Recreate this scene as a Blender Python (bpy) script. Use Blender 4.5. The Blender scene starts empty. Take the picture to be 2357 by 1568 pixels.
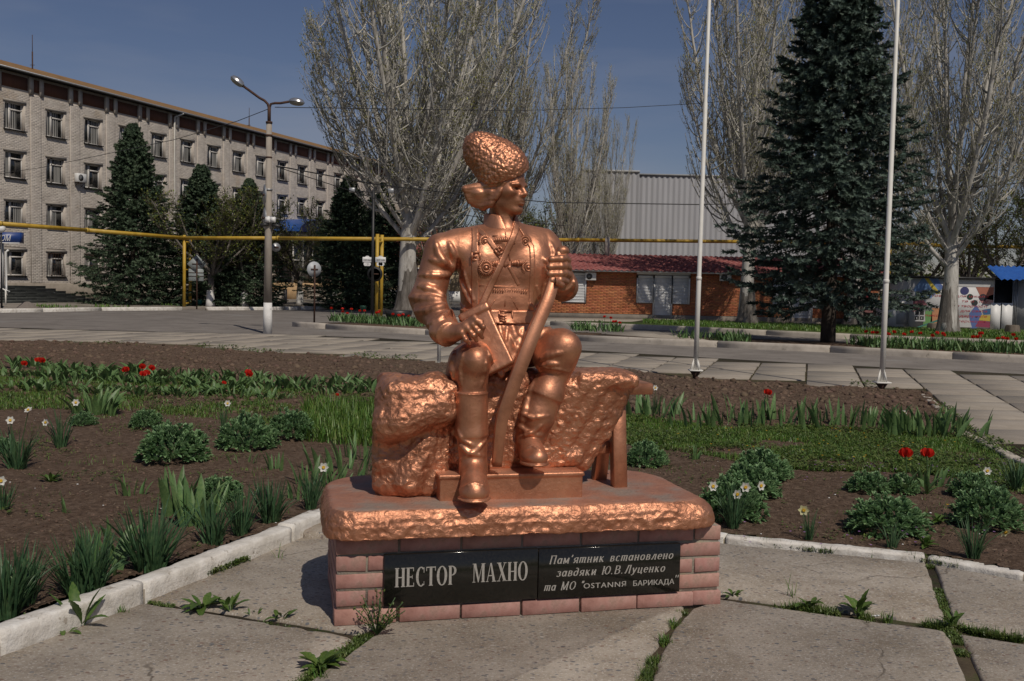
import bpy, math, random
import numpy as np
from mathutils import Vector, Matrix

SC = bpy.context.scene
COL = SC.collection
R = math.radians
# ---------------------------------------------------------------- camera
H = 1.4                      # eye height
F = 2292.0                   # focal length in units of a 2357 px wide picture
CX, CY = 1178.5, 784.0
PITCH = math.atan(129.0 / F)
ROLL = R(1.2)
fw = Vector((0, math.cos(PITCH), -math.sin(PITCH)))
up0 = Vector((0, math.sin(PITCH), math.cos(PITCH)))
rt0 = Vector((1, 0, 0))
rt = rt0 * math.cos(ROLL) + up0 * math.sin(ROLL)
up = up0 * math.cos(ROLL) - rt0 * math.sin(ROLL)
cd = bpy.data.cameras.new('camera')
cam = bpy.data.objects.new('camera', cd)
COL.objects.link(cam)
cam.matrix_world = Matrix(((rt.x, up.x, -fw.x, 0), (rt.y, up.y, -fw.y, 0), (rt.z, up.z, -fw.z, H), (0, 0, 0, 1)))
cd.sensor_width = 36.0
cd.lens = F / 2357.0 * 36.0
cd.clip_end = 3000
cd.clip_start = 0.05
SC.camera = cam
# ---------------------------------------------------------------- sun and sky
SUN_EL = R(50)
SD = Vector((0.43, -0.90, 0)).normalized() * math.cos(SUN_EL) + Vector((0, 0, math.sin(SUN_EL)))
sl = bpy.data.lights.new('sun', 'SUN')
sl.energy = 3.9
sl.angle = R(0.5)
sl.color = (1.0, 0.91, 0.79)
so = bpy.data.objects.new('sun', sl)
COL.objects.link(so)
so.rotation_euler = SD.to_track_quat('Z', 'Y').to_euler()
so.location = (5, -10, 20)
W = bpy.data.worlds.new('World')
SC.world = W
W.use_nodes = True
wn, wl = W.node_tree.nodes, W.node_tree.links
wn.clear()
wo = wn.new('ShaderNodeOutputWorld')
bg = wn.new('ShaderNodeBackground')
sky = wn.new('ShaderNodeTexSky')
sky.sky_type = 'NISHITA'
sky.sun_disc = False
sky.sun_elevation = SUN_EL
sky.sun_rotation = math.atan2(SD.x, SD.y)
sky.air_density = 1.0
sky.dust_density = 0.3
sky.ozone_density = 2.2
bg.inputs['Strength'].default_value = 0.056
# faint high cirrus, laid out by view direction
tc = wn.new('ShaderNodeTexCoord')
mp = wn.new('ShaderNodeMapping'); mp.inputs['Scale'].default_value = (1.2, 2.0, 7.0)
mp.inputs['Rotation'].default_value = (0.0, 0.25, 0.0)
nz = wn.new('ShaderNodeTexNoise'); nz.inputs['Scale'].default_value = 1.6; nz.inputs['Detail'].default_value = 5
cr = wn.new('ShaderNodeValToRGB')
cr.color_ramp.elements[0].position = 0.44; cr.color_ramp.elements[0].color = (0, 0, 0, 1)
cr.color_ramp.elements[1].position = 0.78; cr.color_ramp.elements[1].color = (0.55, 0.55, 0.55, 1)
mx = wn.new('ShaderNodeMix'); mx.data_type = 'RGBA'
mx.inputs['B'].default_value = (6.2, 6.5, 7.8, 1)
gm = wn.new('ShaderNodeMix'); gm.data_type = 'RGBA'; gm.blend_type = 'MULTIPLY'; gm.inputs['Factor'].default_value = 1.0
gm.inputs['B'].default_value = (0.95, 0.88, 1.0, 1)
wl.new(tc.outputs['Generated'], mp.inputs['Vector']); wl.new(mp.outputs[0], nz.inputs['Vector'])
wl.new(nz.outputs['Fac'], cr.inputs[0]); wl.new(cr.outputs[0], mx.inputs['Factor'])
wl.new(sky.outputs[0], gm.inputs['A']); wl.new(gm.outputs['Result'], mx.inputs['A'])
wl.new(mx.outputs['Result'], bg.inputs['Color']); wl.new(bg.outputs[0], wo.inputs['Surface'])
SC.view_settings.view_transform = 'Standard'
SC.view_settings.look = 'None'
SC.view_settings.exposure = -0.50
SC.view_settings.gamma = 1
SC.view_settings.use_curve_mapping = False
SC.cycles.max_bounces = 6
SC.cycles.sample_clamp_indirect = 2.5
SC.cycles.transparent_max_bounces = 8

# ---------------------------------------------------------------- picture pixel -> place
def ray(px, py):
    return fw + rt * ((px - CX) / F) + up * ((CY - py) / F)
def GP(px, py, z=0.0):
    d = ray(px, py); t = (z - H) / d.z
    return Vector((d.x * t, d.y * t, z))
def PY(px, py, Y):
    d = ray(px, py); t = Y / d.y
    return Vector((d.x * t, Y, H + d.z * t))
def PP(px, py, p0, n):
    d = ray(px, py); o = Vector((0, 0, H))
    t = (p0 - o).dot(n) / d.dot(n)
    return o + d * t
def PX(P):
    q = Vector(P) - Vector((0, 0, H)); w = q.dot(fw)
    return (CX + F * q.dot(rt) / w, CY - F * q.dot(up) / w)

# ---------------------------------------------------------------- mesh helpers
class MB:
    def __init__(s):
        s.v = []; s.f = []; s.n = 0; s.mi = []; s.col = []
    def add(s, V, Fs, mi=0):
        V = np.asarray(V, dtype=np.float64).reshape(-1, 3)
        if not isinstance(Fs, list) or (len(Fs) and not hasattr(Fs[0], 'ndim')):
            g = {}
            for f in Fs: g.setdefault(len(f), []).append(f)
            Fs = [np.array(x) for x in g.values()]
        for a in Fs:
            if len(a):
                s.f.append(a + s.n); s.mi.append(np.full(len(a), mi))
        s.v.append(V); s.n += len(V)
        return s
    def box(s, c, h, M=None, mi=0):
        c = np.array(c, float); h = np.array(h, float)
        V = np.array([[x, y, z] for x in (-1, 1) for y in (-1, 1) for z in (-1, 1)], float) * h
        if M is not None: V = V @ np.array(M).T
        s.add(V + c, np.array([[0, 1, 3, 2], [4, 6, 7, 5], [0, 4, 5, 1], [2, 3, 7, 6], [0, 2, 6, 4], [1, 5, 7, 3]]), mi); return s
    def tube(s, P, r, n=8, cap=True, mi=0):
        P = np.array([tuple(p) for p in P], float); m = len(P)
        r = np.full(m, r, float) if np.isscalar(r) else np.array(r, float)
        T = np.gradient(P, axis=0); T /= np.linalg.norm(T, axis=1)[:, None] + 1e-12
        ref = np.array([0, 0, 1.0]) if abs(T[0, 2]) < 0.9 else np.array([1.0, 0, 0])
        A = np.cross(T, ref); A /= np.linalg.norm(A, axis=1)[:, None] + 1e-12
        for i in range(1, m):
            if A[i] @ A[i - 1] < 0: A[i] = -A[i]
        B = np.cross(T, A)
        th = np.arange(n) * 2 * np.pi / n
        V = P[:, None] + r[:, None, None] * (np.cos(th)[None, :, None] * A[:, None] + np.sin(th)[None, :, None] * B[:, None])
        V = V.reshape(-1, 3); q = []
        i = np.arange(m - 1)[:, None] * n; j = np.arange(n)[None]; k = (j + 1) % n
        q = np.stack([i + j, i + k, i + n + k, i + n + j], -1).reshape(-1, 4)
        fs = [q]
        if cap: fs.append(np.array([list(range(n))[::-1], [(m - 1) * n + x for x in range(n)]]))
        s.add(V, fs, mi); return s
    def lathe(s, prof, n=16, o=(0, 0, 0), M=None, mi=0):
        th = np.arange(n) * 2 * np.pi / n; pr = np.array(prof, float); m = len(pr)
        V = np.stack([pr[:, 0:1] * np.cos(th), pr[:, 0:1] * np.sin(th), np.repeat(pr[:, 1:2], n, 1)], -1).reshape(-1, 3)
        if M is not None: V = V @ np.array(M).T
        i = np.arange(m - 1)[:, None] * n; j = np.arange(n)[None]; k = (j + 1) % n
        q = np.stack([i + j, i + k, i + n + k, i + n + j], -1).reshape(-1, 4)
        s.add(V + np.array(o, float), [q, np.array([list(range(n))[::-1], [(m - 1) * n + x for x in range(n)]])], mi); return s
    def prism(s, poly, z0, z1, mi=0):
        P = np.array([(p[0], p[1]) for p in poly], float); n = len(P)
        a = 0.5 * np.sum(P[:, 0] * np.roll(P[:, 1], -1) - np.roll(P[:, 0], -1) * P[:, 1])
        if a < 0: P = P[::-1]
        V = np.vstack([np.c_[P, np.full(n, z0)], np.c_[P, np.full(n, z1)]])
        j = np.arange(n); k = (j + 1) % n
        s.add(V, [np.stack([j, k, k + n, j + n], -1), np.array([list(range(n, 2 * n))]), np.array([list(range(n))[::-1]])], mi); return s
    def mesh(s, name, mats, smooth=False):
        me = bpy.data.meshes.new(name)
        if not s.v:
            return me
        V = np.concatenate(s.v); me.vertices.add(len(V)); me.vertices.foreach_set('co', V.ravel().astype(np.float32))
        ls = np.concatenate([np.full(len(a), a.shape[1]) for a in s.f]); lv = np.concatenate([a.ravel() for a in s.f])
        me.loops.add(len(lv)); me.loops.foreach_set('vertex_index', lv.astype(np.int32))
        me.polygons.add(len(ls)); me.polygons.foreach_set('loop_start', np.r_[0, np.cumsum(ls)[:-1]].astype(np.int32))
        me.polygons.foreach_set('material_index', np.concatenate(s.mi).astype(np.int32))
        me.update(calc_edges=True); me.validate()
        if smooth: me.polygons.foreach_set('use_smooth', np.ones(len(me.polygons), bool))
        for m in (mats if isinstance(mats, (list, tuple)) else [mats]): me.materials.append(m)
        return me
def obj(name, me, mats=None, parent=None, smooth=False, loc=None, **kw):
    if isinstance(me, MB): me = me.mesh(name, mats, smooth)
    o = bpy.data.objects.new(name, me); COL.objects.link(o)
    if parent is not None: o.parent = parent
    if loc is not None: o.location = loc
    for k, v in kw.items(): o[k] = v
    return o
def thing(name, label, cat, loc=(0, 0, 0), rz=0.0, group=None, s=1.0):
    o = bpy.data.objects.new(name, None); COL.objects.link(o); o.empty_display_size = 0.1
    o.location = loc; o.rotation_euler = (0, 0, rz); o.scale = (s, s, s)
    o['label'] = label; o['category'] = cat
    if group: o['group'] = group
    return o
def copytree(o, parent=None):
    c = o.copy(); COL.objects.link(c)
    if parent is not None: c.parent = parent
    for ch in list(o.children): copytree(ch, c)
    return c
def chamfer_box(mb, c, h, b, M=None, mi=0):
    """box with its front/top edges chamfered: 24 verts"""
    c = np.array(c, float); V = []; h = np.array(h, float)
    for ax in range(3):
        for sx in (-1, 1):
            o = [a for a in range(3) if a != ax]
            for s1, s2 in ((-1, -1), (1, -1), (1, 1), (-1, 1)):
                p = np.zeros(3); p[ax] = sx * h[ax]; p[o[0]] = s1 * (h[o[0]] - b); p[o[1]] = s2 * (h[o[1]] - b); V.append(p)
    V = np.array(V)
    import itertools
    faces = [[4 * i + j for j in range(4)] for i in range(6)]
    key = {}
    for i, p in enumerate(V):
        sg = tuple(np.sign(p).astype(int)); key.setdefault(sg, []).append(i)
    for sg, ids in key.items():
        if len(ids) == 3: faces.append(ids)
    for a, b_ in itertools.combinations(range(6), 2):
        if a // 2 == b_ // 2: continue
        va = [i for i in range(4 * a, 4 * a + 4)]; vb = [i for i in range(4 * b_, 4 * b_ + 4)]
        pa = [i for i in va if np.sign(V[i][b_ // 2]) == (1 if b_ % 2 else -1)]
        pb = [i for i in vb if np.sign(V[i][a // 2]) == (1 if a % 2 else -1)]
        i0, i1 = pa; j = [x for x in pb if tuple(np.sign(V[x])) == tuple(np.sign(V[i1]))][0]; k = [x for x in pb if x != j][0]
        faces.append([i0, i1, j, k])
    out = []
    for f in faces:
        P = V[f]; nrm = np.cross(P[1] - P[0], P[2] - P[0])
        if nrm @ P.mean(0) < 0: f = f[::-1]
        out.append(f)
    if M is not None: V = V @ np.array(M).T
    mb.add(V + c, out, mi); return mb

# ---------------------------------------------------------------- materials
def rgb(r, g, b): return (r, g, b, 1)
def M_(name, stops, rough=0.8, metal=0.0, scale=8.0, detail=6.0, bump=0.0, bscale=None, bdist=0.01, island=0.0, rnd=0.0, coord='Object', spec=0.5, stretch=None, spots=None, spots2=None, trans=0.0, distort=0.0, rr=None):
    m = bpy.data.materials.new(name); m.use_nodes = True
    n, l = m.node_tree.nodes, m.node_tree.links
    b = n['Principled BSDF']
    b.inputs['Roughness'].default_value = rough; b.inputs['Metallic'].default_value = metal
    b.inputs['Specular IOR Level'].default_value = spec
    t = n.new('ShaderNodeTexCoord'); vec = t.outputs[coord]
    if stretch:
        k = n.new('ShaderNodeMapping'); k.inputs['Scale'].default_value = stretch; l.new(vec, k.inputs[0]); vec = k.outputs[0]
    z = n.new('ShaderNodeTexNoise'); z.inputs['Scale'].default_value = scale; z.inputs['Detail'].default_value = detail
    z.inputs['Roughness'].default_value = 0.62; z.inputs['Distortion'].default_value = distort
    l.new(vec, z.inputs['Vector'])
    c = n.new('ShaderNodeValToRGB'); e = c.color_ramp.elements
    if len(stops) == 1: stops = [stops[0], stops[0]]
    ps = np.linspace(0.33, 0.67, len(stops))
    e[0].position = ps[0]; e[0].color = rgb(*stops[0]); e[1].position = ps[-1]; e[1].color = rgb(*stops[-1])
    for i in range(1, len(stops) - 1):
        q = e.new(ps[i]); q.color = rgb(*stops[i])
    l.new(z.outputs['Fac'], c.inputs[0]); col = c.outputs[0]
    for sp in (spots, spots2):
        if not sp: continue
        # (scale, threshold, colour, softness)
        q = n.new('ShaderNodeTexNoise'); q.inputs['Scale'].default_value = sp[0]; q.inputs['Detail'].default_value = 8; q.inputs['Roughness'].default_value = 0.7
        l.new(vec, q.inputs['Vector'])
        g = n.new('ShaderNodeMapRange'); g.inputs['From Min'].default_value = sp[1]; g.inputs['From Max'].default_value = sp[1] + sp[3]
        l.new(q.outputs['Fac'], g.inputs['Value'])
        x = n.new('ShaderNodeMix'); x.data_type = 'RGBA'; x.inputs['B'].default_value = rgb(*sp[2])
        l.new(g.outputs[0], x.inputs['Factor']); l.new(col, x.inputs['A']); col = x.outputs['Result']
    if island or rnd:
        if island:
            q = n.new('ShaderNodeNewGeometry'); rv = q.outputs['Random Per Island']; amt = island
        else:
            q = n.new('ShaderNodeObjectInfo'); rv = q.outputs['Random']; amt = rnd
        g = n.new('ShaderNodeMapRange'); g.inputs['To Min'].default_value = 1 - amt; g.inputs['To Max'].default_value = 1 + amt
        l.new(rv, g.inputs['Value'])
        x = n.new('ShaderNodeHueSaturation'); l.new(g.outputs[0], x.inputs['Value']); l.new(col, x.inputs['Color'])
        g2 = n.new('ShaderNodeMath'); g2.operation = 'MULTIPLY_ADD'; g2.inputs[1].default_value = 7.31; g2.inputs[2].default_value = 0.0
        g3 = n.new('ShaderNodeMath'); g3.operation = 'FRACT'
        g4 = n.new('ShaderNodeMapRange'); g4.inputs['To Min'].default_value = 0.5 - 0.06 * amt; g4.inputs['To Max'].default_value = 0.5 + 0.06 * amt
        l.new(rv, g2.inputs[0]); l.new(g2.outputs[0], g3.inputs[0]); l.new(g3.outputs[0], g4.inputs['Value']); l.new(g4.outputs[0], x.inputs['Hue'])
        col = x.outputs['Color']
    l.new(col, b.inputs['Base Color'])
    if rr:
        g = n.new('ShaderNodeMapRange'); g.inputs['To Min'].default_value = rr[0]; g.inputs['To Max'].default_value = rr[1]
        g.inputs['From Min'].default_value = 0.3; g.inputs['From Max'].default_value = 0.7
        l.new(z.outputs['Fac'], g.inputs['Value']); l.new(g.outputs[0], b.inputs['Roughness'])
    if bump:
        q = n.new('ShaderNodeTexNoise'); q.inputs['Scale'].default_value = bscale or scale * 3; q.inputs['Detail'].default_value = 8
        q.inputs['Roughness'].default_value = 0.65
        l.new(vec, q.inputs['Vector'])
        k = n.new('ShaderNodeBump'); k.inputs['Strength'].default_value = bump; k.inputs['Distance'].default_value = bdist
        l.new(q.outputs['Fac'], k.inputs['Height']); l.new(k.outputs[0], b.inputs['Normal'])
    if trans:
        tr = n.new('ShaderNodeBsdfTranslucent'); l.new(col, tr.inputs['Color'])
        ms = n.new('ShaderNodeMixShader'); ms.inputs[0].default_value = trans
        l.new(b.outputs[0], ms.inputs[1]); l.new(tr.outputs[0], ms.inputs[2])
        l.new(ms.outputs[0], n['Material Output'].inputs['Surface'])
    return m

# ---------------------------------------------------------------- numpy noise
_rs = np.random.RandomState(11)
_tab = _rs.rand(65536).astype(np.float32)
def _h(i, j, k): return _tab[((i * 73856093) ^ (j * 19349663) ^ (k * 83492791)) & 65535]
def vnoise(P, s=1.0):
    P = np.asarray(P, float) * s + 100.3; I = np.floor(P).astype(np.int64); f = P - I; f = f * f * (3 - 2 * f); o = 0
    for a in (0, 1):
        for b in (0, 1):
            for c in (0, 1):
                w = (f[:, 0] if a else 1 - f[:, 0]) * (f[:, 1] if b else 1 - f[:, 1]) * (f[:, 2] if c else 1 - f[:, 2])
                o = o + w * _h(I[:, 0] + a, I[:, 1] + b, I[:, 2] + c)
    return o
def fbm(P, s=1.0, oct=4, g=0.5):
    o = 0; a = 1; t = 0
    for i in range(oct): o = o + a * vnoise(P, s * 2 ** i); t += a; a *= g
    return o / t - 0.5
def worley(P, s):
    P = np.asarray(P, float) * s + 57.7; I = np.floor(P).astype(np.int64); best = np.full(len(P), 9.0)
    for a in (-1, 0, 1):
        for b in (-1, 0, 1):
            for c in (-1, 0, 1):
                i, j, k = I[:, 0] + a, I[:, 1] + b, I[:, 2] + c
                q = np.stack([i + _h(i, j, k), j + _h(i + 31, j, k), k + _h(i, j + 57, k)], -1)
                best = np.minimum(best, ((q - P) ** 2).sum(1))
    return np.sqrt(best)
# ================================================================ local frame of the monument
OA = GP(772, 1440); OB = GP(1653, 1390)
U = (OB - OA).normalized(); V_ = Vector((-U.y, U.x, 0)); RZ = math.atan2(U.y, U.x)
PW = (OB - OA).length
def S(px, py, b):
    """point on the line of sight at distance b behind the plinth's front face, in monument coordinates"""
    p = PP(px, py, OA + V_ * b, V_) - OA
    return np.array([p.dot(U), p.dot(V_), p.z])
def toL(P):
    p = P - OA; return np.array([p.dot(U), p.dot(V_), p.z])
TOP = 0.48                    # top of the cast slab
MM = 1.86e-3                  # size of one picture unit near the figure

class Field:
    def __init__(s, lo, hi, res):
        s.lo = np.array(lo, float); s.res = res; s.n = (np.ceil((np.array(hi) - s.lo) / res).astype(int) + 1)
        s.d = np.full(s.n, 0.1, np.float32)
    def sl(s, lo, hi, pad):
        a = np.clip(np.floor((np.array(lo) - pad - s.lo) / s.res).astype(int), 0, s.n - 1)
        b = np.clip(np.ceil((np.array(hi) + pad - s.lo) / s.res).astype(int) + 1, 1, s.n)
        ax = [(s.lo[i] + s.res * np.arange(a[i], b[i])).astype(np.float32) for i in range(3)]
        return (slice(a[0], b[0]), slice(a[1], b[1]), slice(a[2], b[2])), np.meshgrid(*ax, indexing='ij', sparse=True)
    def put(s, fn, lo, hi, k=0.02, op='add'):
        S_, (x, y, z) = s.sl(lo, hi, max(k, 0) * 1.3 + 4 * s.res)
        if min(len(x), y.shape[1], z.shape[2]) == 0: return s
        d = fn(x, y, z).astype(np.float32); c = s.d[S_]
        if op == 'sub': d = -d; h = np.maximum(k - np.abs(c - d), 0) / max(k, 1e-6); s.d[S_] = np.maximum(c, d) + h * h * k * 0.25
        elif op == 'cut': s.d[S_] = np.maximum(c, d)
        else: h = np.maximum(k - np.abs(c - d), 0) / max(k, 1e-6); s.d[S_] = np.minimum(c, d) - h * h * k * 0.25
        return s
    def cone(s, a, b, ra, rb=None, k=0.02, op='add', sq=None):
        rb = ra if rb is None else rb; a = np.array(a, float); b = np.array(b, float); ab = b - a; L = ab @ ab + 1e-12
        m = max(ra, rb)
        def fn(x, y, z):
            t = np.clip(((x - a[0]) * ab[0] + (y - a[1]) * ab[1] + (z - a[2]) * ab[2]) / L, 0, 1)
            dx = x - a[0] - t * ab[0]; dy = y - a[1] - t * ab[1]; dz = z - a[2] - t * ab[2]
            return np.sqrt(dx * dx + dy * dy + dz * dz) - (ra + (rb - ra) * t)
        return s.put(fn, np.minimum(a, b) - m, np.maximum(a, b) + m, k, op)
    def chain(s, P, r, k=0.02, op='add'):
        for i in range(len(P) - 1): s.cone(P[i], P[i + 1], r[i], r[i + 1], k, op)
        return s
    def ell(s, c, r, M=None, k=0.02, op='add'):
        c = np.array(c, float); r = np.array(r, float); M = np.eye(3) if M is None else np.array(M)  # columns = axes
        def fn(x, y, z):
            X = x - c[0]; Y = y - c[1]; Z = z - c[2]
            q = [X * M[0, i] + Y * M[1, i] + Z * M[2, i] for i in range(3)]
            k0 = np.sqrt(sum((q[i] / r[i]) ** 2 for i in range(3))); k1 = np.sqrt(sum((q[i] / r[i] ** 2) ** 2 for i in range(3)))
            return k0 * (k0 - 1) / (k1 + 1e-9)
        e = np.sqrt(((M * r) ** 2).sum(1))
        return s.put(fn, c - e, c + e, k, op)
    def box(s, c, h, rad=0.01, M=None, k=0.01, op='add'):
        c = np.array(c, float); h = np.array(h, float); M = np.eye(3) if M is None else np.array(M)
        hh = h - rad
        def fn(x, y, z):
            X = x - c[0]; Y = y - c[1]; Z = z - c[2]
            q = [np.abs(X * M[0, i] + Y * M[1, i] + Z * M[2, i]) - hh[i] for i in range(3)]
            out = np.sqrt(sum(np.maximum(a, 0) ** 2 for a in q)); ins = np.minimum(np.maximum(q[0], np.maximum(q[1], q[2])), 0)
            return out + ins - rad
        e = np.abs(M * h).sum(1)
        return s.put(fn, c - e, c + e, k, op)
    def cyl(s, a, b, ra, rb=None, k=0.004, op='add'):
        """flat-ended tapered cylinder"""
        rb = ra if rb is None else rb; a = np.array(a, float); b = np.array(b, float); ab = b - a; Ln = math.sqrt(ab @ ab); u = ab / Ln; m = max(ra, rb)
        def fn(x, y, z):
            t = (x - a[0]) * u[0] + (y - a[1]) * u[1] + (z - a[2]) * u[2]
            dx = x - a[0] - t * u[0]; dy = y - a[1] - t * u[1]; dz = z - a[2] - t * u[2]
            return np.maximum(np.sqrt(dx * dx + dy * dy + dz * dz) - (ra + (rb - ra) * t / Ln), np.maximum(-t, t - Ln))
        return s.put(fn, np.minimum(a, b) - m, np.maximum(a, b) + m, k, op)
    def hit(s, px, py, b0=-.2, b1=.6):
        """first surface point along the line of sight"""
        bs = np.arange(b0, b1, s.res * .6); d = S(px, py, b0); e = S(px, py, b1)
        pts = d + (e - d) * ((bs - b0) / (b1 - b0))[:, None]
        ii = np.round((pts - s.lo) / s.res).astype(int); ok = ((ii >= 0) & (ii < s.n)).all(1)
        dv = np.where(ok, s.d[tuple(np.clip(ii, 0, s.n - 1).T)], .1); j = np.argmax(dv < s.res * .3)
        return pts[j] if dv[j] < s.res * .3 else None
    def fold(s, P, r, k=None, lift=.45, op='add'):
        """a crease (or a groove) laid on the surface through picture points"""
        Q = []
        for i in range(len(P) - 1):
            for t in np.linspace(0, 1, 4, endpoint=(i == len(P) - 2)): Q.append((P[i][0] + (P[i + 1][0] - P[i][0]) * t, P[i][1] + (P[i + 1][1] - P[i][1]) * t))
        H_ = [s.hit(*q) for q in Q]; H_ = [(h + np.array([0, r * (1 - 2 * lift), 0]) if h is not None else None) for h in H_]
        n = len(H_)
        for i in range(n - 1):
            if H_[i] is None or H_[i + 1] is None or np.linalg.norm(H_[i] - H_[i + 1]) > .06: continue
            w0 = .35 + .65 * math.sin(math.pi * (i + .25) / n); w1 = .35 + .65 * math.sin(math.pi * (i + 1.25) / n)
            s.cone(H_[i], H_[i + 1], r * w0, r * w1, k or r * 1.5, op)
    def mesh(s):
        """naive surface nets"""
        d = s.d; I = d < 0
        A = I[:-1, :-1, :-1].astype(np.int8)
        acc = np.zeros(A.shape, np.int8)
        for a in (0, 1):
            for b in (0, 1):
                for c in (0, 1):
                    acc += I[a:a + A.shape[0], b:b + A.shape[1], c:c + A.shape[2]]
        act = (acc > 0) & (acc < 8); idx = np.argwhere(act); id3 = np.full(act.shape, -1, np.int32); id3[act] = np.arange(len(idx))
        P = np.zeros((len(idx), 3)); cnt = np.zeros(len(idx))
        cor = [(a, b, c) for a in (0, 1) for b in (0, 1) for c in (0, 1)]
        val = {q: d[idx[:, 0] + q[0], idx[:, 1] + q[1], idx[:, 2] + q[2]] for q in cor}
        for q in cor:
            for ax in range(3):
                if q[ax] == 0:
                    w = list(q); w[ax] = 1; w = tuple(w); a = val[q]; b = val[w]; m = (a < 0) != (b < 0)
                    t = a / np.where(m, a - b, 1); e = np.tile(np.array(q, float), (len(idx), 1)); e[:, ax] = t
                    P[m] += e[m]; cnt[m] += 1
        P = (idx + P / cnt[:, None]) * s.res + s.lo
        fs = []
        for ax in range(3):
            sl0 = [slice(1, -1)] * 3; sl0[ax] = slice(0, d.shape[ax] - 1)
            sl1 = [slice(1, -1)] * 3; sl1[ax] = slice(1, d.shape[ax])
            a = I[tuple(sl0)]; b = I[tuple(sl1)]; off = np.array([1, 1, 1]); off[ax] = 0
            o1, o2 = [(1, 2), (2, 0), (0, 1)][ax]
            for m, flip in ((a & ~b, False), (~a & b, True)):
                e = np.argwhere(m) + off
                if not len(e): continue
                def g(p, q):
                    f = e.copy(); f[:, o1] -= p; f[:, o2] -= q; return id3[f[:, 0], f[:, 1], f[:, 2]]
                q = np.stack([g(1, 1), g(0, 1), g(0, 0), g(1, 0)], -1)
                fs.append(q[:, ::-1] if flip else q)
        Fq = np.concatenate(fs); Fq = Fq[(Fq >= 0).all(1)]
        return P, Fq
def vnorm(P, Fq):
    n = np.cross(P[Fq[:, 2]] - P[Fq[:, 0]], P[Fq[:, 3]] - P[Fq[:, 1]])
    N = np.zeros_like(P)
    for i in range(4):
        for a in range(3): N[:, a] += np.bincount(Fq[:, i], n[:, a], len(P))
    return N / (np.linalg.norm(N, axis=1)[:, None] + 1e-12)
def sculpt(name, fld, mat, parent, disp=None, **kw):
    P, Fq = fld.mesh()
    if disp is not None:
        N = vnorm(P, Fq); P = P + N * disp(P, N)[:, None]
    b = MB(); b.add(P, [Fq]); return obj(name, b, mat, parent, True, **kw)

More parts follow.
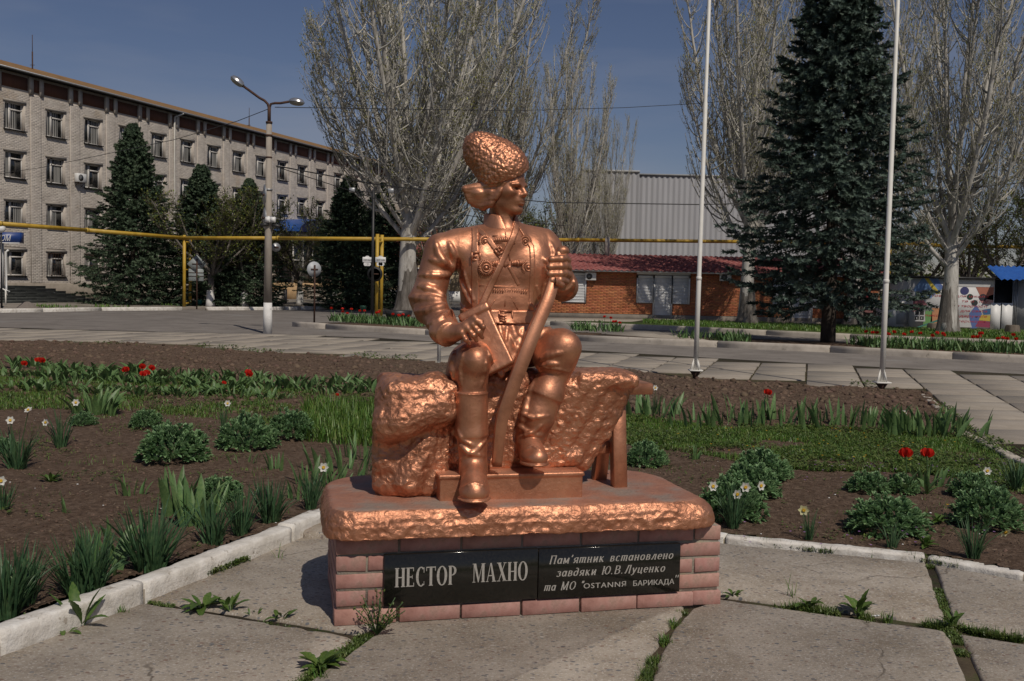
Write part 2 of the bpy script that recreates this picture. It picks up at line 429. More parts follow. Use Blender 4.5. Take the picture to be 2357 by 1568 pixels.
# ---------------------------------------------------------------- copper paint
def copper(name, bump=0.25, bscale=45, bdist=0.006, dust=0.0, rough=0.45, worl=0.0):
    m = bpy.data.materials.new(name); m.use_nodes = True
    n, l = m.node_tree.nodes, m.node_tree.links; b = n['Principled BSDF']
    b.inputs['Metallic'].default_value = 0.78; b.inputs['Specular IOR Level'].default_value = 0.6
    t = n.new('ShaderNodeTexCoord')
    z = n.new('ShaderNodeTexNoise'); z.inputs['Scale'].default_value = 7; z.inputs['Detail'].default_value = 9; z.inputs['Roughness'].default_value = 0.65
    c = n.new('ShaderNodeValToRGB'); e = c.color_ramp.elements
    e[0].position = 0.32; e[0].color = (0.35, 0.150, 0.085, 1); e[1].position = 0.68; e[1].color = (0.68, 0.325, 0.190, 1)
    q = e.new(0.5); q.color = (0.55, 0.248, 0.143, 1)
    l.new(t.outputs['Object'], z.inputs['Vector']); l.new(z.outputs['Fac'], c.inputs[0]); col = c.outputs[0]
    gr = n.new('ShaderNodeTexNoise'); gr.inputs['Scale'].default_value = 2.6; gr.inputs['Detail'].default_value = 10; gr.inputs['Roughness'].default_value = 0.72; l.new(t.outputs['Object'], gr.inputs['Vector'])
    gm_ = n.new('ShaderNodeMapRange'); gm_.inputs['From Min'].default_value = 0.52; gm_.inputs['From Max'].default_value = 0.66; gm_.inputs['To Max'].default_value = 0.42; l.new(gr.outputs['Fac'], gm_.inputs['Value'])
    gx = n.new('ShaderNodeMix'); gx.data_type = 'RGBA'; gx.inputs['B'].default_value = (0.20, 0.085, 0.05, 1); l.new(gm_.outputs[0], gx.inputs['Factor']); l.new(col, gx.inputs['A']); col = gx.outputs['Result']
    # chips and pale specks where the paint missed
    p = n.new('ShaderNodeTexNoise'); p.inputs['Scale'].default_value = 190; p.inputs['Detail'].default_value = 2
    l.new(t.outputs['Object'], p.inputs['Vector'])
    g = n.new('ShaderNodeMapRange'); g.inputs['From Min'].default_value = 0.70; g.inputs['From Max'].default_value = 0.76; l.new(p.outputs['Fac'], g.inputs['Value'])
    x = n.new('ShaderNodeMix'); x.data_type = 'RGBA'; x.inputs['B'].default_value = (0.16, 0.07, 0.045, 1)
    l.new(g.outputs[0], x.inputs['Factor']); l.new(col, x.inputs['A']); col = x.outputs['Result']
    r = n.new('ShaderNodeMapRange'); r.inputs['From Min'].default_value = 0.3; r.inputs['From Max'].default_value = 0.7
    r.inputs['To Min'].default_value = rough + 0.08; r.inputs['To Max'].default_value = rough - 0.05
    l.new(z.outputs['Fac'], r.inputs['Value']); ro = r.outputs[0]
    if dust:
        # settled dust and weathered paint on faces that look up
        ge = n.new('ShaderNodeNewGeometry'); sx = n.new('ShaderNodeSeparateXYZ'); l.new(ge.outputs['Normal'], sx.inputs[0])
        a = n.new('ShaderNodeMapRange'); a.inputs['From Min'].default_value = 0.75; a.inputs['From Max'].default_value = 0.98; l.new(sx.outputs['Z'], a.inputs['Value'])
        w = n.new('ShaderNodeTexNoise'); w.inputs['Scale'].default_value = 5; w.inputs['Detail'].default_value = 7; l.new(t.outputs['Object'], w.inputs['Vector'])
        d = n.new('ShaderNodeMapRange'); d.inputs['From Min'].default_value = 0.35; d.inputs['From Max'].default_value = 0.6; d.inputs['To Min'].default_value = 0.55; l.new(w.outputs['Fac'], d.inputs['Value'])
        u = n.new('ShaderNodeMath'); u.operation = 'MULTIPLY'; l.new(a.outputs[0], u.inputs[0]); l.new(d.outputs[0], u.inputs[1])
        u2 = n.new('ShaderNodeMath'); u2.operation = 'MULTIPLY'; u2.inputs[1].default_value = dust; l.new(u.outputs[0], u2.inputs[0])
        dc = n.new('ShaderNodeValToRGB'); dc.color_ramp.elements[0].position = 0.45; dc.color_ramp.elements[0].color = (0.33, 0.165, 0.12, 1); dc.color_ramp.elements[1].position = 0.62; dc.color_ramp.elements[1].color = (0.26, 0.20, 0.165, 1)
        l.new(w.outputs['Fac'], dc.inputs[0])
        y = n.new('ShaderNodeMix'); y.data_type = 'RGBA'; l.new(u2.outputs[0], y.inputs['Factor']); l.new(col, y.inputs['A']); l.new(dc.outputs[0], y.inputs['B']); col = y.outputs['Result']
        mm = n.new('ShaderNodeMapRange'); mm.inputs['To Min'].default_value = 0.78; mm.inputs['To Max'].default_value = 0.05; l.new(u2.outputs[0], mm.inputs['Value']); l.new(mm.outputs[0], b.inputs['Metallic'])
        rm = n.new('ShaderNodeMix'); rm.data_type = 'FLOAT'; rm.inputs['B'].default_value = 0.7; l.new(u2.outputs[0], rm.inputs['Factor']); l.new(ro, rm.inputs['A']); ro = rm.outputs['Result']
    l.new(col, b.inputs['Base Color']); l.new(ro, b.inputs['Roughness'])
    q = n.new('ShaderNodeTexNoise'); q.inputs['Scale'].default_value = bscale; q.inputs['Detail'].default_value = 6; q.inputs['Roughness'].default_value = 0.55
    q.inputs['Distortion'].default_value = 0.6
    l.new(t.outputs['Object'], q.inputs['Vector'])
    k = n.new('ShaderNodeBump'); k.inputs['Strength'].default_value = bump; k.inputs['Distance'].default_value = bdist
    l.new(q.outputs['Fac'], k.inputs['Height']); l.new(k.outputs[0], b.inputs['Normal'])
    if worl:
        vo = n.new('ShaderNodeTexVoronoi'); vo.inputs['Scale'].default_value = worl; l.new(t.outputs['Object'], vo.inputs['Vector'])
        k2 = n.new('ShaderNodeBump'); k2.inputs['Strength'].default_value = 0.6; k2.inputs['Distance'].default_value = -0.01
        l.new(vo.outputs['Distance'], k2.inputs['Height']); l.new(k.outputs[0], k2.inputs['Normal']); l.new(k2.outputs[0], b.inputs['Normal'])
    return m
cu_smooth = copper('copper_paint_smooth', 0.28, 42, 0.006, dust=0.35)
cu_rough = copper('copper_paint_rough', 0.75, 38, 0.012, dust=0.45, rough=0.40)
cu_hat = copper('copper_paint_curls', 0.5, 60, 0.006, rough=0.43)
cu_slab = copper('copper_paint_slab', 0.8, 34, 0.012, dust=1.0, rough=0.44)

statue = thing('statue', 'seated copper painted statue of a man in a tall shaggy hat holding a sabre', 'statue', OA, RZ)

# ================================================================ the figure (one continuous body)
lo = toL(PY(1030, 1200, 4.2)); 
B = Field((0.28, -0.22, TOP - 0.03), (1.32, 0.66, 1.95), 0.0045)
# --- torso
ub = 0.40
B.box(S(1164, 625, ub), (0.208, 0.115, 0.165), 0.10, k=0.03)
B.ell(S(1116, 618, ub - 0.04), (0.105, 0.085, 0.105), k=0.05)
B.ell(S(1218, 618, ub - 0.04), (0.105, 0.085, 0.105), k=0.05)
B.cone(S(1158, 535, ub + .01), S(1050, 556, ub + .01), 0.058, 0.050, k=0.05)
B.cone(S(1160, 535, ub + .01), S(1250, 552, ub + .01), 0.058, 0.050, k=0.05)
B.cone(S(1016, 572, ub), S(1050, 575, ub), 0.062, 0.078, k=0.05)
B.cone(S(1258, 570, ub), S(1230, 575, ub), 0.058, 0.078, k=0.05)
B.box(S(1150, 715, ub - .01), (0.166, 0.118, 0.11), 0.085, k=0.05)
B.ell(S(1152, 770, ub + 0.02), (0.18, 0.16, 0.10), k=0.05)
# --- left side arm of the picture (hand on the knee)
sh, el, wr = S(1014, 580, ub), S(985, 686, ub - .01), S(1026, 766, .17)
B.cone(sh, el, 0.074, 0.073, k=0.03)
B.cone(el, wr, 0.073, 0.055, k=0.02)
B.cone(S(962, 690, ub - .02), S(974, 725, ub - .07), 0.030, 0.032, k=0.04)
B.cone(S(1006, 764, .15), S(1046, 766, .12), 0.032, 0.028, k=0.03)
B.cyl(S(1018, 758, .19), S(1033, 771, .125), 0.060, 0.056, k=0.012)
# --- right side arm (fist on the hilt)
sh2, el2, wr2 = S(1262, 582, ub), S(1297, 660, ub - .06), S(1297, 622, .16)
B.cone(sh2, el2, 0.066, 0.063, k=0.03)
B.cone(el2, S(1293, 648, .22), 0.063, 0.052, k=0.025)
B.cone(S(1293, 648, .22), wr2, 0.050, 0.036, k=0.02)
B.cyl(S(1293, 652, .25), S(1294, 642, .185), .052, .055, k=.01)
# --- neck
B.cone(S(1160, 540, ub + .01), S(1156, 470, ub - .015), 0.062, 0.055, k=0.03)
B.ell(S(1160, 552, ub - .035), (.105, .085, .062), k=0.05)
# --- thighs and breeches
B.cone(S(1110, 800, .40), S(1093, 824, .12), 0.095, 0.066, k=0.04)
B.ell(S(1062, 838, .24), (0.058, 0.11, 0.078), k=0.04)
B.ell(S(1050, 868, .25), (0.040, 0.07, 0.055), k=0.04)
B.cone(S(1092, 830, .12), S(1088, 905, .125), 0.064, 0.062, k=0.04)
B.ell(S(1072, 850, .17), (0.055, 0.07, 0.07), k=0.04)
B.ell(S(1097, 834, .07), (0.040, 0.034, 0.048), k=0.035)
B.cone(S(1203, 800, .40), S(1288, 797, .15), 0.095, 0.074, k=0.04)
B.ell(S(1282, 824, .155), (0.080, 0.080, 0.080), k=0.05)
B.ell(S(1262, 830, .17), (0.06, 0.07, 0.055), k=0.04)
B.cone(S(1294, 800, .14), S(1280, 870, .17), 0.070, 0.056, k=0.04)
B.ell(S(1308, 800, .10), (0.046, 0.038, 0.052), k=0.04)
B.cone(S(1150, 760, .34), S(1166, 830, .20), 0.07, 0.045, k=0.05)
B.cone(S(1135, 800, .28), S(1152, 862, .16), 0.04, 0.018, k=0.04)
# --- boots
B.cyl(S(1085, 902, .122), S(1086, 1000, .122), 0.0705, 0.068, k=0.003)
B.cone(S(1086, 1000, .122), S(1090, 1078, .115), 0.066, 0.056, k=0.02)
def boot(a, ball, toe, r0, r1, r2, wid):
    B.cone(a, ball, r0, r1, k=0.035); B.cone(ball, toe, r1, r2, k=0.02)
    d = toe - a; d[2] = 0; d = d / np.linalg.norm(d); sd = np.array([d[1], -d[0], 0])
    M = np.stack([d, sd, np.array([0, 0, 1.])], 1)
    zs_ = toe[2] - r2 + .004; mid = (ball * .6 + toe * .4)
    B.ell(np.array([mid[0], mid[1], zs_ + .028]), (.072, wid, .032), M, k=.02)
    B.ell(np.array([mid[0], mid[1], zs_ + .004]) , (.084, wid + .006, .010), M, k=.004)
    hl = np.array([a[0], a[1], zs_ + .03]); B.box(hl + d * .0, (.045, wid * .75, .036), .016, M, k=.01)
a1, b1, t1 = S(1090, 1085, .10), S(1091, 1118, -.02), S(1092, 1130, -.075)
boot(a1, b1, t1, .054, .054, .044, .064)
a2, b2, t2 = S(1217, 1018, .18), S(1226, 1040, .09), S(1238, 1052, .03)
boot(a2, b2, t2, .048, .048, .038, .055)
B.cyl(S(1279, 850, .16), S(1256, 908, .16), 0.060, 0.076, k=0.006)
B.cone(S(1256, 908, .16), S(1236, 958, .165), 0.075, 0.074, k=0.03)
B.cone(S(1236, 958, .165), S(1222, 1000, .18), 0.074, 0.058, k=0.03)
B.cone(S(1222, 1000, .18), a2, 0.056, 0.049, k=0.03)
# --- creases laid on the surface
for P, r in (
    ([(1032, 688), (1000, 668), (948, 652)], .017), ([(1034, 694), (990, 688), (944, 684)], .018), ([(1036, 700), (998, 712), (956, 718)], .017), ([(1040, 712), (1010, 738), (976, 752)], .014),
    ([(1048, 622), (1020, 604), (990, 596)], .017), ([(1046, 632), (1010, 634), (968, 632)], .014), ([(1002, 556), (1010, 585), (1026, 606)], .015),
    ([(1034, 560), (1046, 590), (1042, 625)], .014), ([(1268, 560), (1276, 585), (1266, 610)], .013), ([(1252, 596), (1266, 610), (1258, 632)], .014),
    ([(1300, 690), (1318, 672), (1322, 650)], .012), ([(1058, 640), (1070, 672), (1084, 700)], .012), ([(1068, 625), (1078, 660), (1090, 690)], .009),
    ([(1236, 660), (1246, 690), (1232, 712)], .012), ([(1052, 690), (1070, 712), (1078, 730)], .010), ([(1218, 700), (1230, 716), (1236, 706)], .009),
    ([(1243, 828), (1262, 818), (1292, 812)], .014), ([(1244, 846), (1262, 838), (1285, 838)], .012), ([(1238, 780), (1250, 762), (1272, 753)], .016),
    ([(1150, 752), (1158, 800), (1168, 850)], .016), ([(1178, 748), (1186, 775), (1192, 806)], .018), ([(1205, 756), (1196, 790), (1180, 830)], .014),
    ([(1128, 778), (1144, 820), (1154, 866)], .012), ([(1120, 800), (1134, 836), (1148, 860)], .010), ([(1066, 778), (1092, 772), (1118, 786)], .015),
    ([(1048, 800), (1040, 840), (1046, 880)], .015), ([(1066, 810), (1058, 850), (1062, 885)], .010), ([(1120, 830), (1116, 860), (1108, 890)], .009),
    ([(1056, 1022), (1078, 1042), (1114, 1050)], .011), ([(1120, 1012), (1098, 1036), (1060, 1058)], .009), ([(1054, 990), (1064, 1012), (1090, 1026)], .009),
    ([(1064, 1122), (1092, 1112), (1120, 1120)], .007),
    ([(1198, 980), (1218, 998), (1246, 1002)], .012), ([(1250, 976), (1230, 992), (1200, 1006)], .010),
    ([(1204, 1034), (1224, 1026), (1244, 1036)], .006),
    ([(1226, 882), (1214, 920), (1202, 965), (1196, 990)], .016), ([(1206, 955), (1226, 962), (1262, 958)], .010)):
    B.fold(P, r * .72, k=r * .95, lift=.42)
for P, r in (([(1168, 750), (1165, 780), (1160, 815)], .006), ([(1056, 600), (1052, 640), (1058, 690)], .009), ([(1252, 620), (1256, 650), (1246, 690)], .008)):
    B.fold(P, r, op='sub', lift=.5)
# raised welts round the boot tops
B.ell(S(1085, 904, .122), (0.0735, 0.0735, 0.0055), k=0.003)
B.fold([(1250, 846), (1278, 848), (1312, 856)], .0075, k=.004)
# --- head
hf = np.array([math.sin(R(58)), -math.cos(R(58)), -0.02]); 
yaw = math.atan2(hf[1], hf[0]) - RZ            # the head's direction seen in monument coordinates
fd = np.array([math.cos(yaw), math.sin(yaw), -0.03]); fd /= np.linalg.norm(fd)
sd_ = np.cross(fd, [0, 0, 1.0]); sd_ /= np.linalg.norm(sd_)        # towards the camera side
ud = np.cross(sd_, fd)
HM = np.stack([fd, sd_, ud], 1); HC = S(1160, 436, ub - .03)
def hp(f, s, z): return HC + fd * f + sd_ * s + ud * z
B.ell(hp(0, 0, .03), (.098, .078, .11), HM, k=0.02)
B.ell(hp(.032, 0, -.042), (.064, .058, .066), HM, k=0.03)
B.ell(hp(.020, 0, -.065), (.060, .054, .036), HM, k=0.02)
B.ell(hp(.076, 0, -.090), (.020, .024, .017), HM, k=0.02)
for sg in (-1, 1):
    B.cone(hp(.070, sg * .018, -.094), hp(-.005, sg * .052, -.056), .013, .012, k=0.022)
    B.ell(hp(.058, sg * .047, -.014), (.028, .019, .018), HM, k=0.025)
    B.ell(hp(.091, sg * .033, .004), (.031, .021, .0150), HM, k=0.010, op='sub')
    B.ell(hp(.064, sg * .033, .002), (.0165, .0165, .0115), HM, k=0.003)
    B.ell(hp(.082, sg * .031, .003), (.010, .0062, .0062), HM, k=0.002, op='sub')
    B.chain([hp(.082, sg * .017, .008), hp(.0835, sg * .032, .0125), hp(.072, sg * .051, .008)], [.0034, .0045, .004], k=0.004)
    B.cone(hp(.083, sg * .019, -.004), hp(.073, sg * .047, -.003), .003, .003, k=0.005)
    B.chain([hp(.096, sg * .009, .016), hp(.093, sg * .030, .0215), hp(.076, sg * .056, .018)], [.0065, .0075, .0065], k=0.007)
    B.ell(hp(.100, sg * .0135, -.026), (.012, .008, .008), HM, k=0.008)
B.cone(hp(.092, 0, .016), hp(.112, 0, -.018), .0078, .0105, k=0.010)
B.ell(hp(.114, 0, -.022), (.011, .0105, .0095), HM, k=0.008)
B.ell(hp(.086, 0, -.051), (.013, .030, .022), HM, k=0.02)
B.cone(hp(.095, -.020, -.052), hp(.095, .020, -.052), .0055, .0055, k=0.006); B.ell(hp(.098, 0, -.0515), (.0065, .013, .006), HM, k=0.006)
B.ell(hp(.096, 0, -.0635), (.0090, .019, .0072), HM, k=0.008)
B.cone(hp(.104, -.026, -.0580), hp(.104, .026, -.0580), .0036, .0036, k=0.003, op='sub')
B.ell(hp(.099, 0, -.0745), (.012, .020, .0055), HM, k=0.008, op='sub')
B.ell(hp(-.012, .072, -.01), (.020, .010, .030), HM, k=0.008)
# neck cords and collar
B.cone(hp(-.01, .05, -.06), S(1166, 524, ub - .065), .014, .012, k=0.02)
B.cone(hp(.03, .02, -.08), S(1170, 520, ub - .062), .016, .014, k=0.025)
# --- hands ------------------------------------------------------------
def finger(P, r, k=0.006): B.chain([np.array(p) for p in P], r, k)
# hand on the knee
hb = [S(1048, 762, .10), S(1078, 752, .055)]
B.cone(S(1040, 765, .12), S(1072, 753, .070), .030, .026, k=0.02)
B.cone(S(1048, 772, .115), S(1060, 768, .075), .028, .024, k=0.02)
kn = [(1097, 738), (1088, 747), (1077, 757), (1063, 766)]
md = [(1112, 752), (1101, 763), (1090, 772), (1072, 782)]
tp = [(1107, 770), (1110, 777), (1097, 784), (1080, 791)]
for i in range(4):
    finger([S(*kn[i], .045 + .006 * i), S(*md[i], .022 + .008 * i), S(*tp[i], .038 + .006 * i)], [.0125, .0115, .0095], k=0.005)
    B.cone(S(1060, 757 + 3 * i, .075), S(*kn[i], .045 + .006 * i), .013, .013, k=0.012)
    B.ell(S(*kn[i], .038 + .006 * i), (.0135,) * 3, k=0.006); B.ell(S(*md[i], .019 + .008 * i), (.0118,) * 3, k=0.004)
finger([S(1075, 742, .075), S(1092, 731, .05), S(1108, 741, .035), S(1107, 752, .035)], [.016, .013, .012, .010])
# fist round the hilt
fx = lambda x, y, b: S(x, y, b)
B.box(S(1299, 622, .135), (.026, .030, .052), .022, k=0.02)
for i, (y, xl, xr) in enumerate(((596, 1268, 1307), (613, 1264, 1309), (630, 1264, 1308), (645, 1268, 1302))):
    finger([fx(xr, y + 3, .115), fx(xr - 8, y - 1, .078), fx((xl + xr) / 2 + 4, y, .062), fx(xl + 2, y + 1, .072), fx(xl, y + 3, .10)], [.0165, .0172, .0162, .0155, .013], k=0.004)
finger([fx(1304, 600, .11), fx(1298, 583, .09), fx(1284, 585, .085)], [.017, .015, .013])
# fillet under the hat is cut later; write the body
def dis_body(P, N):
    d = 0.0024 * fbm(P, 30, 3) + 0.006 * fbm(P, 9, 2)
    head = (P[:, 2] > S(1160, 500, ub)[2])
    return np.where(head, d * .25, d)
# carve: neck opening stays clear, trouser seams
# chest seam in the middle of the jacket
for yy in range(540, 740, 12):
    B.cone(S(1162 - (yy - 540) * .03, yy, ub - .135), S(1162 - (yy - 528) * .03, yy + 12, ub - .135), .012, .012, k=0.01, op='sub') if False else None
body = sculpt('body', B, cu_smooth, statue, dis_body)

# ================================================================ clothing pieces that follow the body's surface
def shell(name, region, thick, lo, hi, mat=cu_smooth, inner=-0.02, disp=None, parent=None):
    S_, (x, y, z) = B.sl(lo, hi, 0.01); f = Field((0, 0, 0), (0.01, 0.01, 0.01), B.res)
    f.lo = B.lo + np.array([S_[i].start for i in range(3)]) * B.res
    d = np.maximum(B.d[S_] - thick, region(x, y, z).astype(np.float32))
    d = np.maximum(d, -(B.d[S_] - inner)); f.d = d.astype(np.float32); f.n = np.array(d.shape)
    f.d[0] = f.d[-1] = .05; f.d[:, 0] = f.d[:, -1] = .05; f.d[:, :, 0] = f.d[:, :, -1] = .05
    return sculpt(name, f, mat, parent or statue, disp)
def strap(px0, px1, w, thick=0.005, name='strap'):
    """a band across the chest following the body between two picture points"""
    a = S(*px0, ub - .13); b = S(*px1, ub - .13); dx = (b - a)[[0, 2]]; L = np.hypot(*dx); t = dx / L
    def reg(x, y, z):
        q = (x - a[0]) * t[0] + (z - a[2]) * t[1]; e = (x - a[0]) * -t[1] + (z - a[2]) * t[0]
        return np.maximum(np.maximum(np.abs(e) - w, np.maximum(-q, q - L)), y - (ub + .03))
    mn = np.minimum(a, b) - w; mx_ = np.maximum(a, b) + w; mn[1] = ub - .25; mx_[1] = ub + .06
    return shell(name, reg, thick, mn, mx_)
strap((1102, 522), (1094, 584), .0140, .0055); strap((1094, 578), (1096, 716), .0150, .0055)
strap((1106, 520), (1168, 612), .0125, .005)
strap((1204, 519), (1226, 568), .0120, .005); strap((1226, 562), (1224, 718), .0125, .005)
strap((1172, 612), (1196, 658), .0090, .004)
strap((1197, 514), (1106, 708), .0145, .010)
def buckle(px, py, w, h, name='buckle', tilt=0.0, prong=True, bb=None):
    c0 = S(px, py, ub - .13)
    # find the surface along the line of sight
    bs = np.arange(-0.2, ub, 0.004); pts = np.array([S(px, py, b) for b in bs]); ii = np.round((pts - B.lo) / B.res).astype(int)
    ok = ((ii >= 0) & (ii < B.n)).all(1); dv = np.where(ok, B.d[tuple(np.clip(ii, 0, B.n - 1).T)], .1); j = np.argmax(dv < 0.004)
    c = pts[j] + np.array([0, -0.006, 0]); m = MB(); ct, st = math.cos(tilt), math.sin(tilt)
    def q(x, z): return c + np.array([x * ct - z * st, 0, x * st + z * ct])
    P = [q(-w, -h), q(w, -h), q(w, h), q(-w, h)]
    for i in range(4): m.tube([P[i], P[(i + 1) % 4]], 0.0048, 6)
    if prong: m.tube([q(-w, 0), q(w * .8, 0)], 0.003, 6); m.tube([q(0, -h * .5), q(0, h * .5)], .003, 6)
    return obj(name, m, cu_smooth, statue, True)
buckle(1148, 577, .014, .014, tilt=-.95); buckle(1095, 590, .018, .017)
# belt
bz0 = S(1152, 744, ub - .1)[2]; bz1 = S(1152, 713, ub - .1)[2]
shell('belt', lambda x, y, z: np.maximum(np.abs(z - (bz0 + bz1) / 2) - (bz1 - bz0) / 2, y * 0 - .01) + 0 * x, .010, (S(1030, 730, ub)[0], ub - .2, bz0 - .01), (S(1262, 730, ub)[0], ub + .15, bz1 + .01))
big = buckle(1163, 730, .030, .026, name='belt_buckle', prong=False)
m = MB()
for j in range(4): m.tube([S(1150, 720 + 6 * j, ub - .155), S(1166, 722 + 6 * j, ub - .160)], .0035, 6)
obj('buckle_prong', m, cu_smooth, big, True)
# coin-like relief ornaments of the jacket and its frogging
def rosette(px, py, rad, name='relief_ornament', a0=0, a1=360):
    bs = np.arange(-0.2, ub, 0.004); pts = np.array([S(px, py, b) for b in bs]); ii = np.round((pts - B.lo) / B.res).astype(int)
    dv = B.d[tuple(np.clip(ii, 0, B.n - 1).T)]; j = np.argmax(dv < 0.002); c = pts[j]; m = MB()
    m.lathe([(0.001, -.009), (rad * .2, -.007), (rad * .28, -.002), (rad * .32, .003)], 12, c, [[1, 0, 0], [0, 0, 1], [0, -1, 0]])
    n = 26
    for i in range(n):
        a = R(a0 + (a1 - a0) * i / n); d = np.array([math.cos(a), 0, math.sin(a)])
        m.tube([c + d * rad * .45 + [0, 0, 0], c + d * rad + [0, .0025, 0]], [.0024, .0034], 5)
    m.tube([c + np.array([math.cos(R(a)), 0, math.sin(R(a))]) * rad * .42 + [0, -.002, 0] for a in np.linspace(a0, a1, 24)], .004, 5)
    return obj(name, m, cu_smooth, statue, True)
rosette(1119, 617, .037); rosette(1117, 557, .032); rosette(1209, 557, .030); rosette(1216, 616, .034)
def surf(px, py, off=.002):
    bs = np.arange(-0.2, ub, 0.003); pts = np.array([S(px, py, b) for b in bs]); ii = np.round((pts - B.lo) / B.res).astype(int)
    dv = B.d[tuple(np.clip(ii, 0, B.n - 1).T)]; j = np.argmax(dv < 0.002); return pts[j] + np.array([0, -off, 0])
m = MB()
for i in range(11): m.tube([surf(1139 + 4.4 * i, 547), surf(1138 + 4.4 * i, 557.5)], .0036, 5)
m.tube([surf(1134, 543), surf(1188, 546)], .003, 5); m.tube([surf(1138, 560), surf(1186, 560)], .003, 5)
obj('frogging', m, cu_smooth, statue, True, kind='stuff')
for (x, y) in ((1146, 607), (1190, 606)):
    m = MB()
    for i in range(7): m.tube([surf(x - 11 + 3.6 * i, y - 8 + abs(i - 3)), surf(x - 11 + 3.6 * i, y + 8 - abs(i - 3))], .0040, 5)
    obj('frogging', m, cu_smooth, statue, True, kind='stuff')
m = MB()
for i in range(15): m.tube([surf(1138 + 5.4 * i, 663 + .2 * i, .002), surf(1135 + 5.4 * i, 673 + .2 * i, .002)], .0030, 5)
m.tube([surf(1100, 657, .001), surf(1135, 659, .001), surf(1175, 660, .001), surf(1222, 663, .001)], .0032, 5)
obj('frogging', m, cu_smooth, statue, True, kind='stuff')
m = MB()
for a, b in (((1163, 532), (1164, 546)), ((1164, 562), (1162, 706)), ((1168, 560), (1174, 600)), ((1176, 684), (1192, 712)), ((1140, 690), (1128, 706))):
    m.tube([surf(a[0] + (b[0] - a[0]) * t, a[1] + (b[1] - a[1]) * t, 0) for t in np.linspace(0, 1, 9)], .0032, 5)
obj('placket', m, cu_smooth, statue, True, kind='stuff')
# stand-up collar, open at the front
C = Field(S(1160, 550, ub) - np.array([.14, .16, .07]), S(1160, 470, ub) + np.array([.14, .16, .02]), 0.004)
c0 = S(1155, 522, ub - .01); c1 = S(1152, 492, ub)
def coll(x, y, z):
    t = np.clip((z - c0[2]) / (c1[2] - c0[2]), -0.5, 1.3); cx = c0[0] + (c1[0] - c0[0]) * t; cy = c0[1] + (c1[1] - c0[1]) * t
    r = np.sqrt((x - cx) ** 2 + ((y - cy) / 1.0) ** 2); rad = .066 + 0.010 * (1 - t)
    hgt = c1[2] - 0.006 - 0.26 * np.maximum(0, (c0[1] - .02) - y) + .004
    gap = .012 + 0.42 * np.maximum(z - c0[2] + .01, 0) - np.abs(x - S(1172, 530, ub - .1)[0]) * 1.0
    return np.maximum(np.maximum(np.abs(r - rad) - .009, np.maximum(z - hgt, (c0[2] - .020) - z)), np.where(y < c0[1], gap, -1))
C.put(coll, C.lo, C.lo + C.n * C.res, k=0.003)
sculpt('collar', C, cu_smooth, statue, lambda P, N: .003 * fbm(P, 20, 2))

# hair swept back under the hat
Hf = Field(S(1040, 495, .5) - np.array([0.06, .30, 0]), S(1190, 385, .5) + np.array([0, .06, 0]), 0.004)
hb_ = ub + .0
Hf.ell(S(1106, 450, hb_), (.060, .060, .044), k=0.03)
for j in range(5):
    A0 = hp(.052 - .006 * j, .062 + .003 * j, .034 - .013 * j); A1 = hp(-.015, .076, .012 - .021 * j); A2 = hp(-.060, .070, .010 - .023 * j); A3 = S(1072 + 3 * j + (6 if j == 4 else 0), 436 + 8.5 * j, hb_ - .015)
    Hf.chain([A0, A1, A2, A3], [.007, .0155, .020, .019 - .001 * j], k=.007)
for (a, b, g_) in (((1056, 446), (1122, 452), .008), ((1070, 462), (1116, 462), .006), ((1090, 430), (1140, 434), .005)): Hf.cone(S(*a, hb_ - .060), S(*b, hb_ - .092), g_, g_, k=0.010, op='sub')
sculpt('hair', Hf, cu_smooth, statue, lambda P, N: .012 * fbm(P * np.array([.5, .5, 2.0]), 24, 3) + .004 * fbm(P, 14, 2))

# tall shaggy hat
K = Field(S(1050, 440, .5) - np.array([0, .34, .03]), S(1232, 295, .5) + np.array([0.02, .12, .03]), 0.0030)
kb = ub - .02
K.cone(S(1153, 391, kb), S(1114, 356, kb + .02), .116, .092, k=0.02)
K.cone(S(1148, 360, kb), S(1100, 338, kb + .02), .080, .058, k=0.03)
K.cone(S(1160, 400, kb), S(1166, 386, kb - .02), .102, .098, k=0.03)
K.ell(S(1104, 332, kb + .02), (.062, .062, .044), k=0.03)
K.cone(S(1040, 392, kb), S(1062, 400, kb), .040, .045, k=0.05, op='sub')
p1 = S(1218, 390, kb - .05); p2 = S(1090, 427, kb); p3 = S(1150, 424, kb - .115)
nn = np.cross(p2 - p1, p3 - p1); nn /= np.linalg.norm(nn); nn = -nn if nn[2] > 0 else nn
K.put(lambda x, y, z: (x - p1[0]) * nn[0] + (y - p1[1]) * nn[1] + (z - p1[2]) * nn[2], K.lo, K.lo + K.n * K.res, 0, 'cut')
sculpt('shaggy_hat', K, cu_hat, statue, lambda P, N: .0075 * (0.75 - worley(P + .008 * fbm(P, 30, 2)[:, None], 66)) + .0030 * (0.7 - worley(P, 140)) + .008 * fbm(P, 14, 2) - .003)

# sabre: flat curved scabbard held point down, round pommel
def bladeM(a, b):
    t = b - a; t /= np.linalg.norm(t); s = np.cross(t, [0, 1, 0]); s /= np.linalg.norm(s); q = np.cross(s, t); return np.stack([s, q, t], 1)
pts = [(1277, 638, .088), (1258, 697, .055), (1232, 757, .035), (1206, 822, .020), (1176, 902, .025), (1158, 955, .035), (1150, 1004, .045), (1143, 1071, .07)]
wd = [.0225, .0260, .0275, .0285, .0275, .0255, .0235, .0205]
PB = [S(*p) for p in pts]
m = MB(); rings = []
